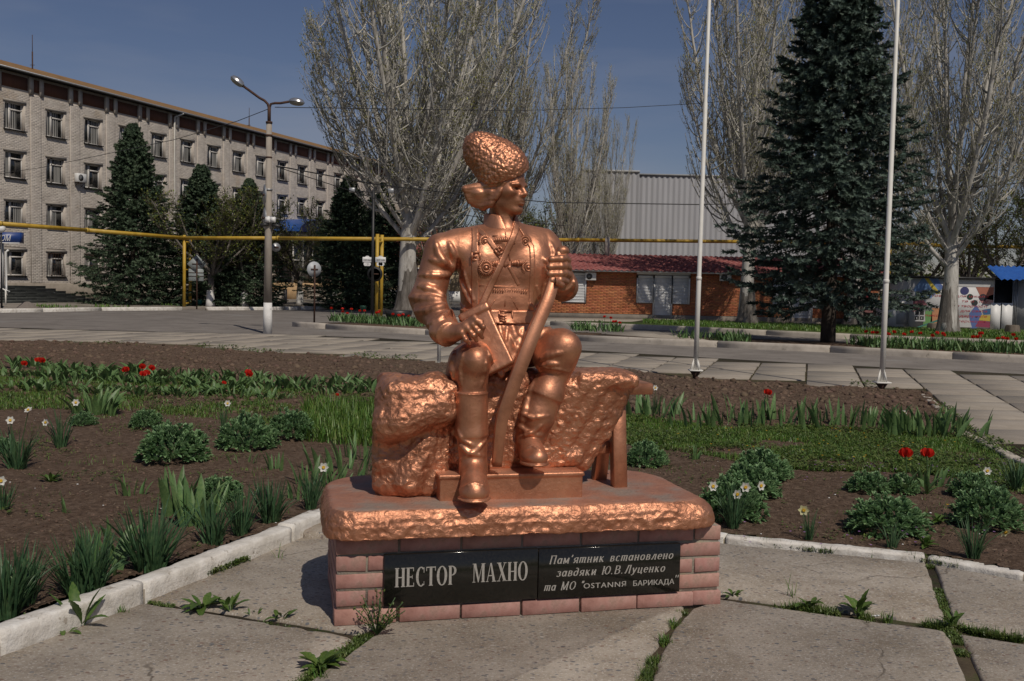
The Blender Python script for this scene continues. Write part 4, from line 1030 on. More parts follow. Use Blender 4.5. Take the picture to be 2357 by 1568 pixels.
def slab(poly, z, seed):
    rr = random.Random(seed); P = [np.array(tuple(GP(*p))[:2]) for p in poly]; n = len(P)
    a = sum(P[i][0] * P[(i + 1) % n][1] - P[(i + 1) % n][0] * P[i][1] for i in range(n))
    if a < 0: P = P[::-1]
    Q = []
    for i in range(n):
        L = np.linalg.norm(P[(i + 1) % n] - P[i]); k = max(1, int(L / .035)) if L < 8 else 4
        for j in range(k): Q.append(P[i] + (P[(i + 1) % n] - P[i]) * j / k)
    Q = np.array(Q); m = len(Q); T = np.roll(Q, -1, 0) - np.roll(Q, 1, 0); T /= np.linalg.norm(T, axis=1)[:, None]; N = np.stack([T[:, 1], -T[:, 0]], -1)
    Z3 = np.c_[Q, np.full(m, seed * 3.1)]; off = fbm(Z3, 9, 4) * .026; chip = np.clip(fbm(Z3 + 40, 13, 3) - .10, 0, 1) * .15
    rings = [(-.08, off), (z - .018 - chip * .3, off), (z - .006 - chip * .2, off - .004 - chip * .4), (z, off - .012 - chip * .8)]
    V = np.concatenate([np.c_[Q + N * o[:, None] if hasattr(o, 'shape') else Q + N * o, np.full(m, 1.0) * zz] for zz, o in rings])
    j = np.arange(m); k = (j + 1) % m; fs = [np.stack([r * m + j, r * m + k, (r + 1) * m + k, (r + 1) * m + j], -1) for r in range(3)]
    b = MB(); b.add(V, fs + [np.array([[3 * m + x for x in range(m)]])])
    return obj('paving_slab', b, m_agg, fgb)
slab([(342, 1380), (565, 1291), (742, 1214), (800, 1190), (1100, 1190), (1100, 1330), (888, 1424), (826, 1457), (774, 1446), (549, 1411)], .0, 1)
slab([(-260, 1612), (0, 1508), (330, 1386), (545, 1420), (770, 1455), (818, 1470), (765, 1510), (690, 1566), (600, 1640), (300, 1990), (-700, 1990)], -.002, 2)
slab([(850, 1464), (904, 1418), (1574, 1390), (1576, 1405), (1530, 1452), (1486, 1535), (1440, 1650), (1330, 1990), (350, 1990), (644, 1640), (716, 1566), (786, 1514)], .0, 3)
slab([(1400, 1230), (1664, 1252), (2130, 1297), (2178, 1434), (1655, 1369), (1400, 1369)], .004, 4)
slab([(1592, 1400), (1655, 1379), (2066, 1438), (2180, 1453), (2206, 1510), (2226, 1568), (2262, 1660), (2370, 1990), (1390, 1990), (1474, 1650), (1508, 1535), (1548, 1452)], .002, 5)
slab([(2152, 1302), (2357, 1337), (2900, 1440), (2900, 1560), (2357, 1466), (2200, 1440)], .003, 6)
slab([(2206, 1457), (2357, 1482), (2900, 1575), (3200, 1990), (2440, 1990), (2290, 1640), (2236, 1510)], -.001, 7)
slab([(690, 1222), (742, 1208), (800, 1200), (800, 1240), (700, 1240)], .035, 8)

# ================================================================ flower bed
bed = [tuple(GP(*p))[:2] for p in ((-700, 1700), (0, 1440), (300, 1338), (674, 1212), (748, 1182), (900, 1170), (1500, 1200), (1650, 1232), (2153, 1289), (2357, 1328), (3000, 1440), (2700, 1190), (2357, 1066), (2265, 1021), (2216, 995), (2178, 957), (2130, 909), (2027, 904.5), (1730, 886.5), (1600, 879), (1438, 859.5), (1010, 842.5), (889, 834.5), (523, 811.5), (314, 796), (0, 790), (-500, 773), (-1500, 740))]
ys = [3.0]
while ys[-1] < 34: ys.append(ys[-1] * 1.0075)
xs_ = np.linspace(-1, 1, 420)
GX = []; 
for y in ys:
    hw = y * .62 + .6; GX.append(np.stack([xs_ * hw, np.full(420, y), np.zeros(420)], -1))
GX = np.concatenate(GX)
def tilled(P):
    """the coarse, freshly dug strip at the back of the bed"""
    x, y = P[:, 0], P[:, 1]; return np.clip((y - (9.6 + .35 * np.sin(x * .8) - .10 * x)) / 1.2, 0, 1)
def soilz(P):
    P = np.asarray(P, float); P = np.c_[P[:, :2], np.zeros(len(P))]; t = tilled(P)
    near = .016 * fbm(P, 8, 4) + .035 * fbm(P, 1.1, 2) + .022 * (np.abs(fbm(P + .05 * fbm(P, 6, 2)[:, None], 20, 3)) * 2)
    far = .11 * fbm(P, 5, 4) + .05 * np.abs(fbm(P, 12, 3)) + .03
    return .022 + near * (1 - .3 * t) + far * t
def sz(p): return float(soilz(np.array([[p[0], p[1], 0]]))[0])
GX[:, 2] = soilz(GX); nr = len(ys); i = np.arange(nr - 1)[:, None] * 420; j = np.arange(419)[None]
q = np.stack([i + j, i + j + 1, i + 421 + j, i + 420 + j], -1).reshape(-1, 4); cen_ = GX[q].mean(1); q = q[inpoly(cen_, bed)]
used = np.unique(q); remap = np.full(len(GX), -1); remap[used] = np.arange(len(used))
b = MB(); b.add(GX[used], [remap[q]]); obj('flower_bed', b, m_soil, None, True, kind='structure')
# clods
ico = np.array([[0, 0, 1], [.894, 0, .447], [.276, .851, .447], [-.724, .526, .447], [-.724, -.526, .447], [.276, -.851, .447], [.724, .526, -.447], [-.276, .851, -.447], [-.894, 0, -.447], [-.276, -.851, -.447], [.724, -.526, -.447], [0, 0, -1]])
icf = np.array([[0, 1, 2], [0, 2, 3], [0, 3, 4], [0, 4, 5], [0, 5, 1], [1, 6, 2], [2, 7, 3], [3, 8, 4], [4, 9, 5], [5, 10, 1], [6, 7, 2], [7, 8, 3], [8, 9, 4], [9, 10, 5], [10, 6, 1], [11, 7, 6], [11, 8, 7], [11, 9, 8], [11, 10, 9], [11, 6, 10]])
rs = np.random.RandomState(4); b = MB(); N = 40000
yy = 3.6 + (30 - 3.6) * rs.rand(N) ** 2.0; xx = (rs.rand(N) * 2 - 1) * yy * .6; P = np.c_[xx, yy, np.zeros(N)]; ok = inpoly(P, bed); P = P[ok]
P[:, 2] = soilz(P); t = tilled(P); keep = rs.rand(len(P)) < (.75 + .25 * t); P = P[keep]; t = t[keep]
sz_ = (.003 + .011 * rs.rand(len(P)) ** 3) * (1 + 3.0 * t)
V = P[:, None] + (ico[None] * (1 + .5 * (rs.rand(len(P), 12, 1) - .5))) * sz_[:, None, None] * np.array([1, 1, .75]); n_ = len(P)
b.add(V.reshape(-1, 3), [(icf[None] + 12 * np.arange(n_)[:, None, None]).reshape(-1, 3)]); obj('soil_clods', b, m_clod, kind='stuff')

# ================================================================ plinth of pink brick with its plaques
PLZ = zb - .004; PD = .66; nco = 5; ch = PLZ / nco
plinth = thing('plinth', 'low pink brick plinth that carries the copper statue', 'plinth', OA, RZ)
b = MB(); b.box((PW / 2, PD / 2, PLZ / 2 - .02), (PW / 2 - .006, PD / 2 - .006, PLZ / 2 + .015)); obj('mortar_core', b, m_mortar, plinth)
def brickmesh(l, d, h, seed):
    b = MB(); chamfer_box(b, (0, 0, 0), (l / 2, d / 2, h / 2), .0016); V = b.v[0]
    V += np.stack([fbm(V + seed, 40, 2), fbm(V + seed + 5, 40, 2), fbm(V + seed + 9, 40, 2)], -1) * .009; return b.mesh('brick', m_brick)
bm_ = {}
def brick(x, y, z, l, d, h, name='brick'):
    key = (round(l, 3), round(d, 3), round(h, 3), rg.randint(0, 2))
    if key not in bm_: bm_[key] = brickmesh(l, d, h, key[3] * 7)
    o = bpy.data.objects.new('brick', bm_[key]); COL.objects.link(o); o.parent = plinth; o.location = (x, y, z); o.rotation_euler = (0, 0, rg.uniform(-.006, .006)); return o
jt = .011; BL = (PW + jt) / 6.5
for r in range(nco):
    z = ch * r + ch / 2 + (-.004 if r == 0 else 0); hh = ch - jt; pro = .010 if r == 0 else 0
    x = 0; first = BL if r % 2 == 0 else BL / 2; l = first
    while x < PW - .02:
        e = min(x + l, PW + jt); w = e - x - jt
        if w > .03: brick(x + w / 2 + (pro if x < .01 else 0) * -.5, .055 - pro, z, w + (pro if x > PW - .4 else 0), .11, hh); brick(x + w / 2, PD - .055, z, w, .11, hh)
        x = e; l = BL
    # the two ends
    for sx in (.055, PW - .055 + pro):
        y = .12 if r % 2 else .122
        while y < PD - .13:
            e = min(y + BL, PD - .12); w = e - y - jt
            if w > .03:
                o = brick(sx, y + w / 2, z, w, .11, hh); o.rotation_euler = (0, 0, math.pi / 2)
            y = e
# plaques
def plaque(c4, label, group=None):
    P = [S(x, y, -.022) for x, y in c4]                    # tl tr br bl
    xl = (P[0][0] + P[3][0]) / 2; xr = (P[1][0] + P[2][0]) / 2
    zt = (P[0][2] + P[1][2]) / 2; zb_ = (P[2][2] + P[3][2]) / 2
    c = OA + U * ((xl + xr) / 2) + V_ * -.010 + Vector((0, 0, (zt + zb_) / 2))
    t = thing('memorial_plaque', label, 'plaque', c, RZ, group)
    b = MB(); chamfer_box(b, (0, 0, 0), ((xr - xl) / 2 - .0015, .011, (zt - zb_) / 2), .0018); obj('granite_panel', b, m_gran, t)
    return t, xr - xl, zt - zb_
pq1, w1, h1 = plaque(((884, 1277), (1239.6, 1264.5), (1238, 1380), (882, 1396)), 'left black granite plaque on the brick plinth with large serif capitals')
pq2, w2, h2 = plaque(((1239.6, 1264), (1569, 1252), (1564, 1362.5), (1238, 1379.5)), 'right black granite plaque on the brick plinth with three lines of slanted lettering')
# hand cut condensed roman capitals: strokes in a unit box (y up)
def R_(x0, y0, x1, y1): return [(x0, y0), (x1, y0), (x1, y1), (x0, y1)]
TH, TN, SF = .16, .055, .05
def stem(x, w=TH, y0=0, y1=1): return [R_(x, y0, x + w, y1), R_(x - SF, y0, x + w + SF, y0 + TN * .7), R_(x - SF, y1 - TN * .7, x + w + SF, y1)]
def ring_(cx, cy, rx, ry, tx, ty, a0=0, a1=360, n=28):
    o = []; A = [R(a0 + (a1 - a0) * i / n) for i in range(n + 1)]
    for i in range(n):
        a, b_ = A[i], A[i + 1]
        o.append([(cx + rx * math.cos(a), cy + ry * math.sin(a)), (cx + rx * math.cos(b_), cy + ry * math.sin(b_)), (cx + (rx - tx) * math.cos(b_), cy + (ry - ty) * math.sin(b_)), (cx + (rx - tx) * math.cos(a), cy + (ry - ty) * math.sin(a))])
    return o
def GL(c):
    if c == 'Н': return stem(.05) + stem(.44) + [R_(.2, .47, .45, .47 + TN)], .65
    if c == 'Е': return stem(.05) + [R_(.2, 0, .50, TN), R_(.2, .48, .40, .48 + TN), R_(.2, 1 - TN, .48, 1), R_(.46, 0, .50, .20), R_(.44, .80, .48, 1), R_(.37, .40, .40, .60)], .56
    if c == 'С': return ring_(.33, .5, .32, .52, .16, .055, 52, 308) + [R_(.49, .70, .53, .98), R_(.50, .05, .53, .25)], .60
    if c == 'Т': return stem(.22) + [R_(0, 1 - TN, .60, 1), R_(0, .78, .04, 1), R_(.56, .78, .60, 1)], .62
    if c == 'О': return ring_(.33, .5, .33, .52, .16, .05), .68
    if c == 'Р': return stem(.05) + ring_(.22, .74, .30, .26, .15, .05, -90, 90) + [R_(.2, 1 - TN * .9, .26, 1), R_(.2, .48, .26, .48 + TN * .9)], .56
    if c == 'М': return stem(.62) + [R_(.06, 0, .11, 1), R_(-.01, 0, .18, .04), R_(-.01, .96, .14, 1), [(.06, 1), (.22, 1), (.44, .12), (.36, 0)], [(.36, 0), (.40, 0), (.66, 1), (.62, 1)]], .85
    if c == 'А': return [[(.27, 1), (.36, 1), (.62, 0), (.45, 0)], [(.27, 1), (.31, 1), (.10, 0), (.05, 0)], R_(.14, .30, .45, .30 + TN), R_(-.01, 0, .16, .04), R_(.39, 0, .68, .04)], .68
    if c == 'Х': return [[(.04, 1), (.22, 1), (.62, 0), (.44, 0)], [(.50, 1), (.55, 1), (.14, 0), (.09, 0)], R_(-.02, .96, .28, 1), R_(.42, .96, .62, 1), R_(0, 0, .22, .04), R_(.38, 0, .68, .04)], .66
    return [], .5
def word(t, txt, x0, x1, z0, z1, y=-.0125):
    tot = sum(GL(c)[1] for c in txt) + .05 * (len(txt) - 1); sx = (x1 - x0) / tot; x = x0; hz = z1 - z0
    for c in txt:
        g, w = GL(c); b = MB()
        for k, p in enumerate(g):
            V = [(x + a * sx, y - .0002 * (k % 5), z0 + d * hz) for a, d in p]
            b.add(V, [[0, 1, 2, 3]] if (p[1][0] - p[0][0]) * (p[2][1] - p[1][1]) - (p[1][1] - p[0][1]) * (p[2][0] - p[1][0]) > 0 else [[3, 2, 1, 0]])
        if g: obj('letter', b, m_etch, t)
        x += (w + .05) * sx
def lx(t, px): return (S(px, 1320, -.022)[0] - (t.location - OA).dot(U))
word(pq1, 'НЕСТОР', lx(pq1, 909), lx(pq1, 1052), -h1 * .13, h1 * .24)
word(pq1, 'МАХНО', lx(pq1, 1088), lx(pq1, 1215), -h1 * .11, h1 * .26)
def text(t, s, x0, x1, z, size=1, shear=0, bold=.0, mat=None, y=-.0125, spacing=1.0, name='lettering', zh=None, M=None):
    cu = bpy.data.curves.new('txt', 'FONT'); cu.body = s; cu.size = 20;  cu.resolution_u = 3; cu.fill_mode = 'FRONT'; cu.space_character = spacing
    o = bpy.data.objects.new('txt', cu); COL.objects.link(o); bpy.context.view_layer.update()
    me = bpy.data.meshes.new_from_object(o.evaluated_get(bpy.context.evaluated_depsgraph_get())); bpy.data.objects.remove(o)
    V = np.zeros(len(me.vertices) * 3, np.float32); me.vertices.foreach_get('co', V); V = V.reshape(-1, 3) / 20.0; V[:, 0] += V[:, 1] * shear * .9
    if not len(V): return None
    a, b_ = V[:, 0].min(), V[:, 0].max(); zz = V[:, 1].copy(); X = x0 + (V[:, 0] - a) / (b_ - a) * (x1 - x0); Z = z + zz * size
    Q = np.stack([X, np.full(len(V), y), Z], -1)
    me.vertices.foreach_set('co', Q.ravel().astype(np.float32)); me.update(); me.name = name; me.materials.clear(); me.materials.append(mat or m_etch)
    o = obj(name, me, parent=t)
    if bold:            # the cut strokes are wide: give them a second, slightly shifted face
        m2 = me.copy(); Q2 = Q.copy(); Q2[:, 0] += .0011; Q2[:, 1] += .0002; m2.vertices.foreach_set('co', Q2.ravel().astype(np.float32)); m2.update(); obj(name, m2, parent=t)
    return o
def arc_(cx, cy, rx, ry, a0, a1, n=14): return [(cx + rx * math.cos(R(a0 + (a1 - a0) * i / n)), cy + ry * math.sin(R(a0 + (a1 - a0) * i / n))) for i in range(n + 1)]
XH = .64
def st_(x, h=XH, y=0, s=1): return [[(x, y), (x, h)]] + ([[(x - .09, h), (x + .05, h)], [(x - .05, y), (x + .09, y)]] if s else [])
ITAL = {
 'П': (st_(.08, 1) + st_(.56, 1) + [[(.08, 1), (.56, 1)]], .72), 'М': (st_(.06, 1) + st_(.72, 1) + [[(.06, 1), (.36, .05), (.72, 1)]], .88), 'О': ([arc_(.36, .5, .32, .5, 0, 360, 22)], .74),
 'Ю': (st_(.06, 1) + [[(.06, .5), (.32, .5)], arc_(.58, .5, .27, .5, 0, 360, 20)], .92), 'В': (st_(.08, 1) + [[(.08, 1), (.3, 1)] + arc_(.30, .76, .20, .24, 90, -90) + [(.08, .52)], [(.3, .52)] + arc_(.32, .26, .24, .26, 90, -90) + [(.08, 0)]], .66),
 'Л': ([[(.02, .06), (.08, 0), (.14, .1), (.30, 1)], [(.22, 1), (.62, 1)]] + st_(.56, 1), .70),
 'а': ([arc_(.22, .32, .19, .32, 0, 360, 18)] + st_(.42, s=0) + [[(.42, .03), (.50, .03)]], .52), 'м': (st_(.06) + st_(.54) + [[(.06, XH), (.30, .06), (.54, XH)]], .66), 'я': ([arc_(.24, .46, .18, .18, 90, 270) + [(.42, .28)], [(.24, .64), (.42, .64)], [(.26, .28), (.06, 0)]] + st_(.42), .52),
 'т': (st_(.06, s=0) + st_(.34, s=0) + st_(.62) + [[(-.02, XH), (.62, XH)]], .74), 'н': (st_(.08) + st_(.42) + [[(.08, .34), (.42, .34)]], .54), 'и': (st_(.08) + st_(.42) + [[(.08, .03), (.42, .60)]], .54), 'к': (st_(.08) + [[(.10, .32), (.40, .64)], [(.18, .38), (.44, 0), (.50, 0)]], .54),
 'в': (st_(.08, s=0) + [[(.08, XH), (.24, XH)] + arc_(.24, .49, .14, .15, 90, -90) + [(.08, .34)], [(.24, .34)] + arc_(.26, .17, .16, .17, 90, -90) + [(.08, 0)]], .50), 'с': ([arc_(.24, .32, .20, .32, 50, 310)], .46), 'о': ([arc_(.24, .32, .21, .32, 0, 360, 18)], .52),
 'л': ([[(.0, .04), (.06, 0), (.12, .12), (.26, XH)], [(.2, XH), (.44, XH)]] + st_(.44), .56), 'е': ([[(.06, .34), (.42, .34)] + arc_(.24, .32, .20, .32, 8, 315)], .48), 'з': ([arc_(.18, .49, .15, .15, 150, -80), arc_(.18, .17, .18, .18, 80, -150)], .44),
 'д': ([arc_(.22, .30, .20, .30, 0, 360, 18), [(.42, .30), (.42, .62)] + arc_(.22, .66, .20, .30, 0, 120)], .52), 'у': ([[(.06, XH), (.26, .05)], [(.46, XH), (.20, -.18), (.08, -.28), (.0, -.22)]], .52), 'ц': (st_(.08, s=0) + st_(.42, s=0) + [[(.08, .02), (.50, .02), (.50, -.16)]], .56),
 "'": ([[(.08, 1), (.04, .76)]], .18), '.': ([[(.04, .0), (.10, .0)], [(.04, .06), (.10, .06)]], .22), '"': ([[(.06, 1), (.04, .76)], [(.2, 1), (.18, .76)]], .30), ' ': ([], .42)}
def ital(t, s, x0, x1, z, size, th=.072, gap=.17):
    tot = sum(ITAL[c][1] + gap for c in s) - gap; sx = (x1 - x0) / tot; x = 0
    for c in s:
        g, w = ITAL[c]; b = MB(); k = 0
        for st in g:
            for i in range(len(st) - 1):
                p, q = np.array(st[i]), np.array(st[i + 1]); d = q - p; L = np.linalg.norm(d)
                if L < 1e-6: continue
                d /= L; n = np.array([-d[1], d[0]]); vert = abs(d[1]) > .75; hw = th * (1.0 if vert else .55); e = d * th * .30
                pts_ = [p - e - n * hw, q + e - n * hw, q + e + n * hw, p - e + n * hw]; yy = -.0125 - .00012 * (k % 7); k += 1
                b.add([(x0 + (x + a[0]) * sx + a[1] * size * .26, yy, z + a[1] * size) for a in pts_], [[0, 1, 2, 3]])
        if g: obj('letter', b, m_etch, t)
        x += w + gap
ital(pq2, "Пам'ятник встановлено", lx(pq2, 1264), lx(pq2, 1547), h2 * .20, .034)
ital(pq2, "завдяки Ю.В.Луценко", lx(pq2, 1281), lx(pq2, 1529), -h2 * .06, .034)
ital(pq2, 'та МО "', lx(pq2, 1253), lx(pq2, 1342), -h2 * .335, .034)
text(pq2, "OSTANNЯ", lx(pq2, 1344), lx(pq2, 1441), -h2 * .33, .032, 0, .0001, spacing=1.15)
text(pq2, "БАРИКАДА", lx(pq2, 1458), lx(pq2, 1552), -h2 * .33, .032, 0, .0001)
text(pq2, "\"", lx(pq2, 1555), lx(pq2, 1563), -h2 * .30, .046, .2, .0)
# ================================================================ four storey building on the left
P0 = GP(130, 697); FD = Vector((0.3417, 0.9398, 0)); FN = Vector((0.9398, -0.3417, 0)); FRZ = math.atan2(FD.y, FD.x)
bldg = thing('office_building', 'long four storey building of pale grey brick with rusty corrugated roof', 'building', P0, FRZ)
# building coordinates: x along the facade (away), y into the building, z up.  local y+ = left normal of FD = away from the street
def BX(px, py):
    p = PP(px, py, P0, FN) - P0; return p.dot(FD), p.z
T0, T1, ZE = -14.0, 46.0, 10.95
rows = [(1.33, 2.53), (3.80, 4.90), (5.97, 7.22), (8.25, 9.54)]
wk = [k for k in range(-4, 17)]
wc = lambda k: -2.53 + 2.53 * k
wins = []
for k in wk:
    for r, (z0, z1) in enumerate(rows):
        if r == 0 and k in (11, 12, 13, 14): continue
        wins.append((wc(k) - .56, wc(k) + .56, z0, z1, k, r))
# the wall: bands and piers, so every opening is a real recess
b = MB(); zz = [0] + [v for r in rows for v in r] + [ZE]
def wb(x0, x1, z0, z1, y0=0, y1=.4, mb=None): (mb or b).box(((x0 + x1) / 2, (y0 + y1) / 2, (z0 + z1) / 2), ((x1 - x0) / 2, (y1 - y0) / 2, (z1 - z0) / 2))
for i in range(0, 9, 2): wb(T0, T1, zz[i], zz[i + 1])
for r, (z0, z1) in enumerate(rows):
    xs = sorted([(w[0], w[1]) for w in wins if w[5] == r]); x = T0
    for a, c in xs: wb(x, a, z0, z1); x = c
    wb(x, T1, z0, z1)
b.box(((T0 + T1) / 2, 9, ZE / 2), ((T1 - T0) / 2, .2, ZE / 2)); b.box((T0 + .2, 4.7, ZE / 2), (.2, 4.3, ZE / 2)); b.box((T1 - .2, 4.7, ZE / 2), (.2, 4.3, ZE / 2))
obj('wall', b, m_wmor, bldg)
# brick facing: every brick a box a little proud of the mortar
def bricks(x0, x1, z0, z1, L, Hh, holes, yf, mat, parent, depth=.012, j=.012, seed=0):
    nz = int((z1 - z0) / Hh); rs = np.random.RandomState(seed); out = []
    for r in range(nz):
        a = z0 + r * Hh; n = int((x1 - x0) / L) + 1; xs = x0 + (np.arange(n) - (.5 if r % 2 else 0)) * L
        A = np.maximum(xs, x0); B_ = np.minimum(xs + L - j, x1)
        for hx0, hx1, hz0, hz1 in holes:
            if a + Hh > hz0 + .01 and a < hz1 - .01:
                ins = (A >= hx0 - .01) & (B_ <= hx1 + .01); B_ = np.where(ins, A, B_)
                l_ = (A < hx0) & (B_ > hx0); B_ = np.where(l_, hx0, B_); r_ = (A < hx1) & (B_ > hx1); A = np.where(r_, hx1, A)
        m = B_ - A > .03; out.append(np.stack([A[m], B_[m], np.full(m.sum(), a), np.full(m.sum(), a + Hh - j)], -1))
    Q = np.concatenate(out); n = len(Q); d = depth * (.6 + .8 * rs.rand(n))
    A, B_, a, c = Q.T; e = .004
    V = np.stack([np.stack([A, np.full(n, yf), a], -1), np.stack([B_, np.full(n, yf), a], -1), np.stack([B_, np.full(n, yf), c], -1), np.stack([A, np.full(n, yf), c], -1),
                  np.stack([A + e, yf - d, a + e], -1), np.stack([B_ - e, yf - d, a + e], -1), np.stack([B_ - e, yf - d, c - e], -1), np.stack([A + e, yf - d, c - e], -1)], 1)
    f = np.array([[4, 5, 6, 7], [0, 1, 5, 4], [1, 2, 6, 5], [2, 3, 7, 6], [3, 0, 4, 7]])
    mb = MB(); mb.add(V.reshape(-1, 3), [(f[None] + 8 * np.arange(n)[:, None, None]).reshape(-1, 4)])
    return obj('brickwork', mb, mat, parent, kind='stuff')
holes = [(w[0] - .06, w[1] + .06, w[2] - .05, w[3] + .14) for w in wins]
pil = [(wc(k) + .93, wc(k) + 1.60) for k in range(-5, 17)]
bricks(T0, T1, 1.0, 10.12, .255, .0775, holes + [(a, c, 0, 12) for a, c in pil], -.001, m_wsil, bldg, depth=.003, j=.008, seed=1)
for a, c in pil:
    pm = MB(); wb(a, c, 0, 10.1, -.035, 0, pm); obj('pilaster', pm, m_wmor, bldg)
    pm = MB()
    for x in (a - .02, c - .24): wb(x, x + .24, 10.1, ZE - .05, -.05, 0, pm)
b = MB()
for a, c in pil:
    for x in (a - .10, c - .14): wb(x, x + .24, 10.1, ZE - .04, -.10, -.002, b)
obj('frieze_post', b, m_wsil, bldg, kind='stuff')
for k_, (a, c) in enumerate(pil): bricks(a + .01, c - .01, 1.0, 10.08, .255, .0775, [], -.0365, m_wsil, bldg, depth=.003, j=.008, seed=50 + k_)
for k in range(-5, 17):
    pm = MB(); wb(wc(k) - .86, wc(k) + .79, 10.22, ZE - .12, -.012, -.003, pm); obj('frieze_panel', pm, m_brown, bldg)
    pm = MB(); wb(wc(k) + 1.10, wc(k) + 1.44, 10.22, ZE - .12, -.045, -.036, pm); obj('frieze_panel', pm, m_brown, bldg)
b = MB(); wb(T0, T1, 0, .98, -.05, -.001, b); obj('rendered_base', b, m_dwall, bldg)
# windows: shared meshes for frame, panes, curtain, lintel, sill
def winmeshes(w, h):
    f = MB(); t = .06
    for (x0, x1, z0, z1) in ((0, w, 0, t), (0, w, h - t, h), (0, t, 0, h), (w - t, w, 0, h), (w * .34 - .055, w * .34 + .055, 0, h), (w * .34, w, h * .74 - .035, h * .74 + .035)):
        f.box(((x0 + x1) / 2, .13, (z0 + z1) / 2), ((x1 - x0) / 2, .03, (z1 - z0) / 2))
    p = MB(); p.box((w / 2, .145, h / 2), (w / 2, .004, h / 2))
    return f.mesh('window_frame', m_wfr), p.mesh('pane', m_glass)
wm = {}
cm_v = []
for v in range(3):
    c = MB(); n = 24; X = np.linspace(.02, 1.10, n + 1); Y = .30 + .02 * np.sin(np.arange(n + 1) * 1.7 + v)
    V = np.concatenate([np.c_[X, Y, np.full(n + 1, .02)], np.c_[X, Y, np.full(n + 1, 1.22)]]); i = np.arange(n)
    c.add(V, [np.stack([i, i + 1, i + n + 2, i + n + 1], -1)]); cm_v.append(c.mesh('curtain', m_curt))
lm = MB(); lm.box((0, -.012, 0), (.68, .03, .06)); lmm = lm.mesh('lintel', m_wfr and M_('lintel_concrete', [(.30, .27, .24), (.36, .33, .29)], .9))
sm = MB(); sm.box((0, -.05, 0), (.66, .07, .018)); smm = sm.mesh('window_sill', m_dark)
m_glc = m_glass.copy(); m_glc.name = 'clear_pane'; m_glc.node_tree.nodes['Principled BSDF'].inputs['Transmission Weight'].default_value = .55; m_glc.node_tree.nodes['Principled BSDF'].inputs['IOR'].default_value = 1.1
bk = MB(); bk.box(((T0 + T1) / 2, .50, 5.3), ((T1 - T0) / 2, .06, 5.0)); obj('dark_interior', bk, m_dark, bldg)
grille_me = MB()
for i in range(7):
    pts_ = [(.08 + .16 * i + .05 * math.sin(t * 6), .05, .03 + t * 1.14) for t in np.linspace(0, 1, 12)]; grille_me.tube(pts_, .008, 4)
for z in (.05, .6, 1.14): grille_me.tube([(.03, .05, z), (1.09, .05, z)], .008, 4)
grille_me = grille_me.mesh('window_grille', m_rust)
for (a, c, z0, z1, k, r) in wins:
    key = round(z1 - z0, 2)
    if key not in wm: wm[key] = winmeshes(1.12, key)
    w = bpy.data.objects.new('window', wm[key][0]); COL.objects.link(w); w.parent = bldg; w.location = (a, .02, z0)
    if k > 12: continue
    p = bpy.data.objects.new('pane', wm[key][1]); COL.objects.link(p); p.parent = w
    if k < 9:
        q = bpy.data.objects.new('curtain', cm_v[(k * 7 + r) % 3]); COL.objects.link(q); q.parent = w; q.scale = (((k * 5 + r * 3) % 5) / 9 + .3, 1, key / 1.25); q.location = (0, -.164, 0)
        if (k * 3 + r * 5) % 4 == 1: q.location = (.55, -.164, 0)
    for me, z in ((lmm, z1 + .06), (smm, z0 - .018)):
        o = bpy.data.objects.new(me.name, me); COL.objects.link(o); o.parent = bldg; o.location = (wc(k), 0, z)
    if r == 0 and k in (1, 2, 3): o = bpy.data.objects.new('window_grille', grille_me); COL.objects.link(o); o.parent = bldg; o.location = (a, -.06, z0)
# roof: corrugated sheets rising from the eave to the ridge
b = MB(); L = T1 - T0 + 1.2; n = int(L / .085); X = T0 - .6 + np.arange(n + 1) * .085; dz = .03 * np.cos(np.arange(n + 1) * math.pi)
prof = [(-.45, ZE + .10), (1.2, ZE + .57), (2.6, ZE + .98), (4.6, ZE + 1.58)]
V = np.concatenate([np.stack([X, np.full(n + 1, y), z + dz], -1) for y, z in prof]); i = np.arange(n)
b.add(V, [np.stack([k * (n + 1) + i, k * (n + 1) + i + 1, (k + 1) * (n + 1) + i + 1, (k + 1) * (n + 1) + i], -1) for k in range(3)])
obj('corrugated_roof', b, m_roofo, bldg)
b = MB(); b.add([(T0 - .6, 4.6, ZE + 1.58), (T1 + .6, 4.6, ZE + 1.58), (T1 + .6, 9.6, ZE + .1), (T0 - .6, 9.6, ZE + .1)], [[0, 1, 2, 3]]); obj('rear_roof', b, m_roofo, bldg)
b = MB(); b.box(((T0 + T1) / 2, -.22, ZE + .05), (L / 2, .24, .03)); obj('eave_soffit', b, m_dark, bldg)
b = MB(); b.tube([(T0 - .6, -.48, ZE + .06), (T1 + .6, -.48, ZE + .06)], .045, 8); obj('gutter', b, m_gal, bldg)
dx, _ = BX(398, 300); b = MB(); b.tube([(dx + .35, -.48, ZE + .02), (dx, -.12, ZE - .25), (dx, -.12, .3), (dx - .1, -.35, .12)], .06, 8); obj('downpipe', b, m_wht, bldg)
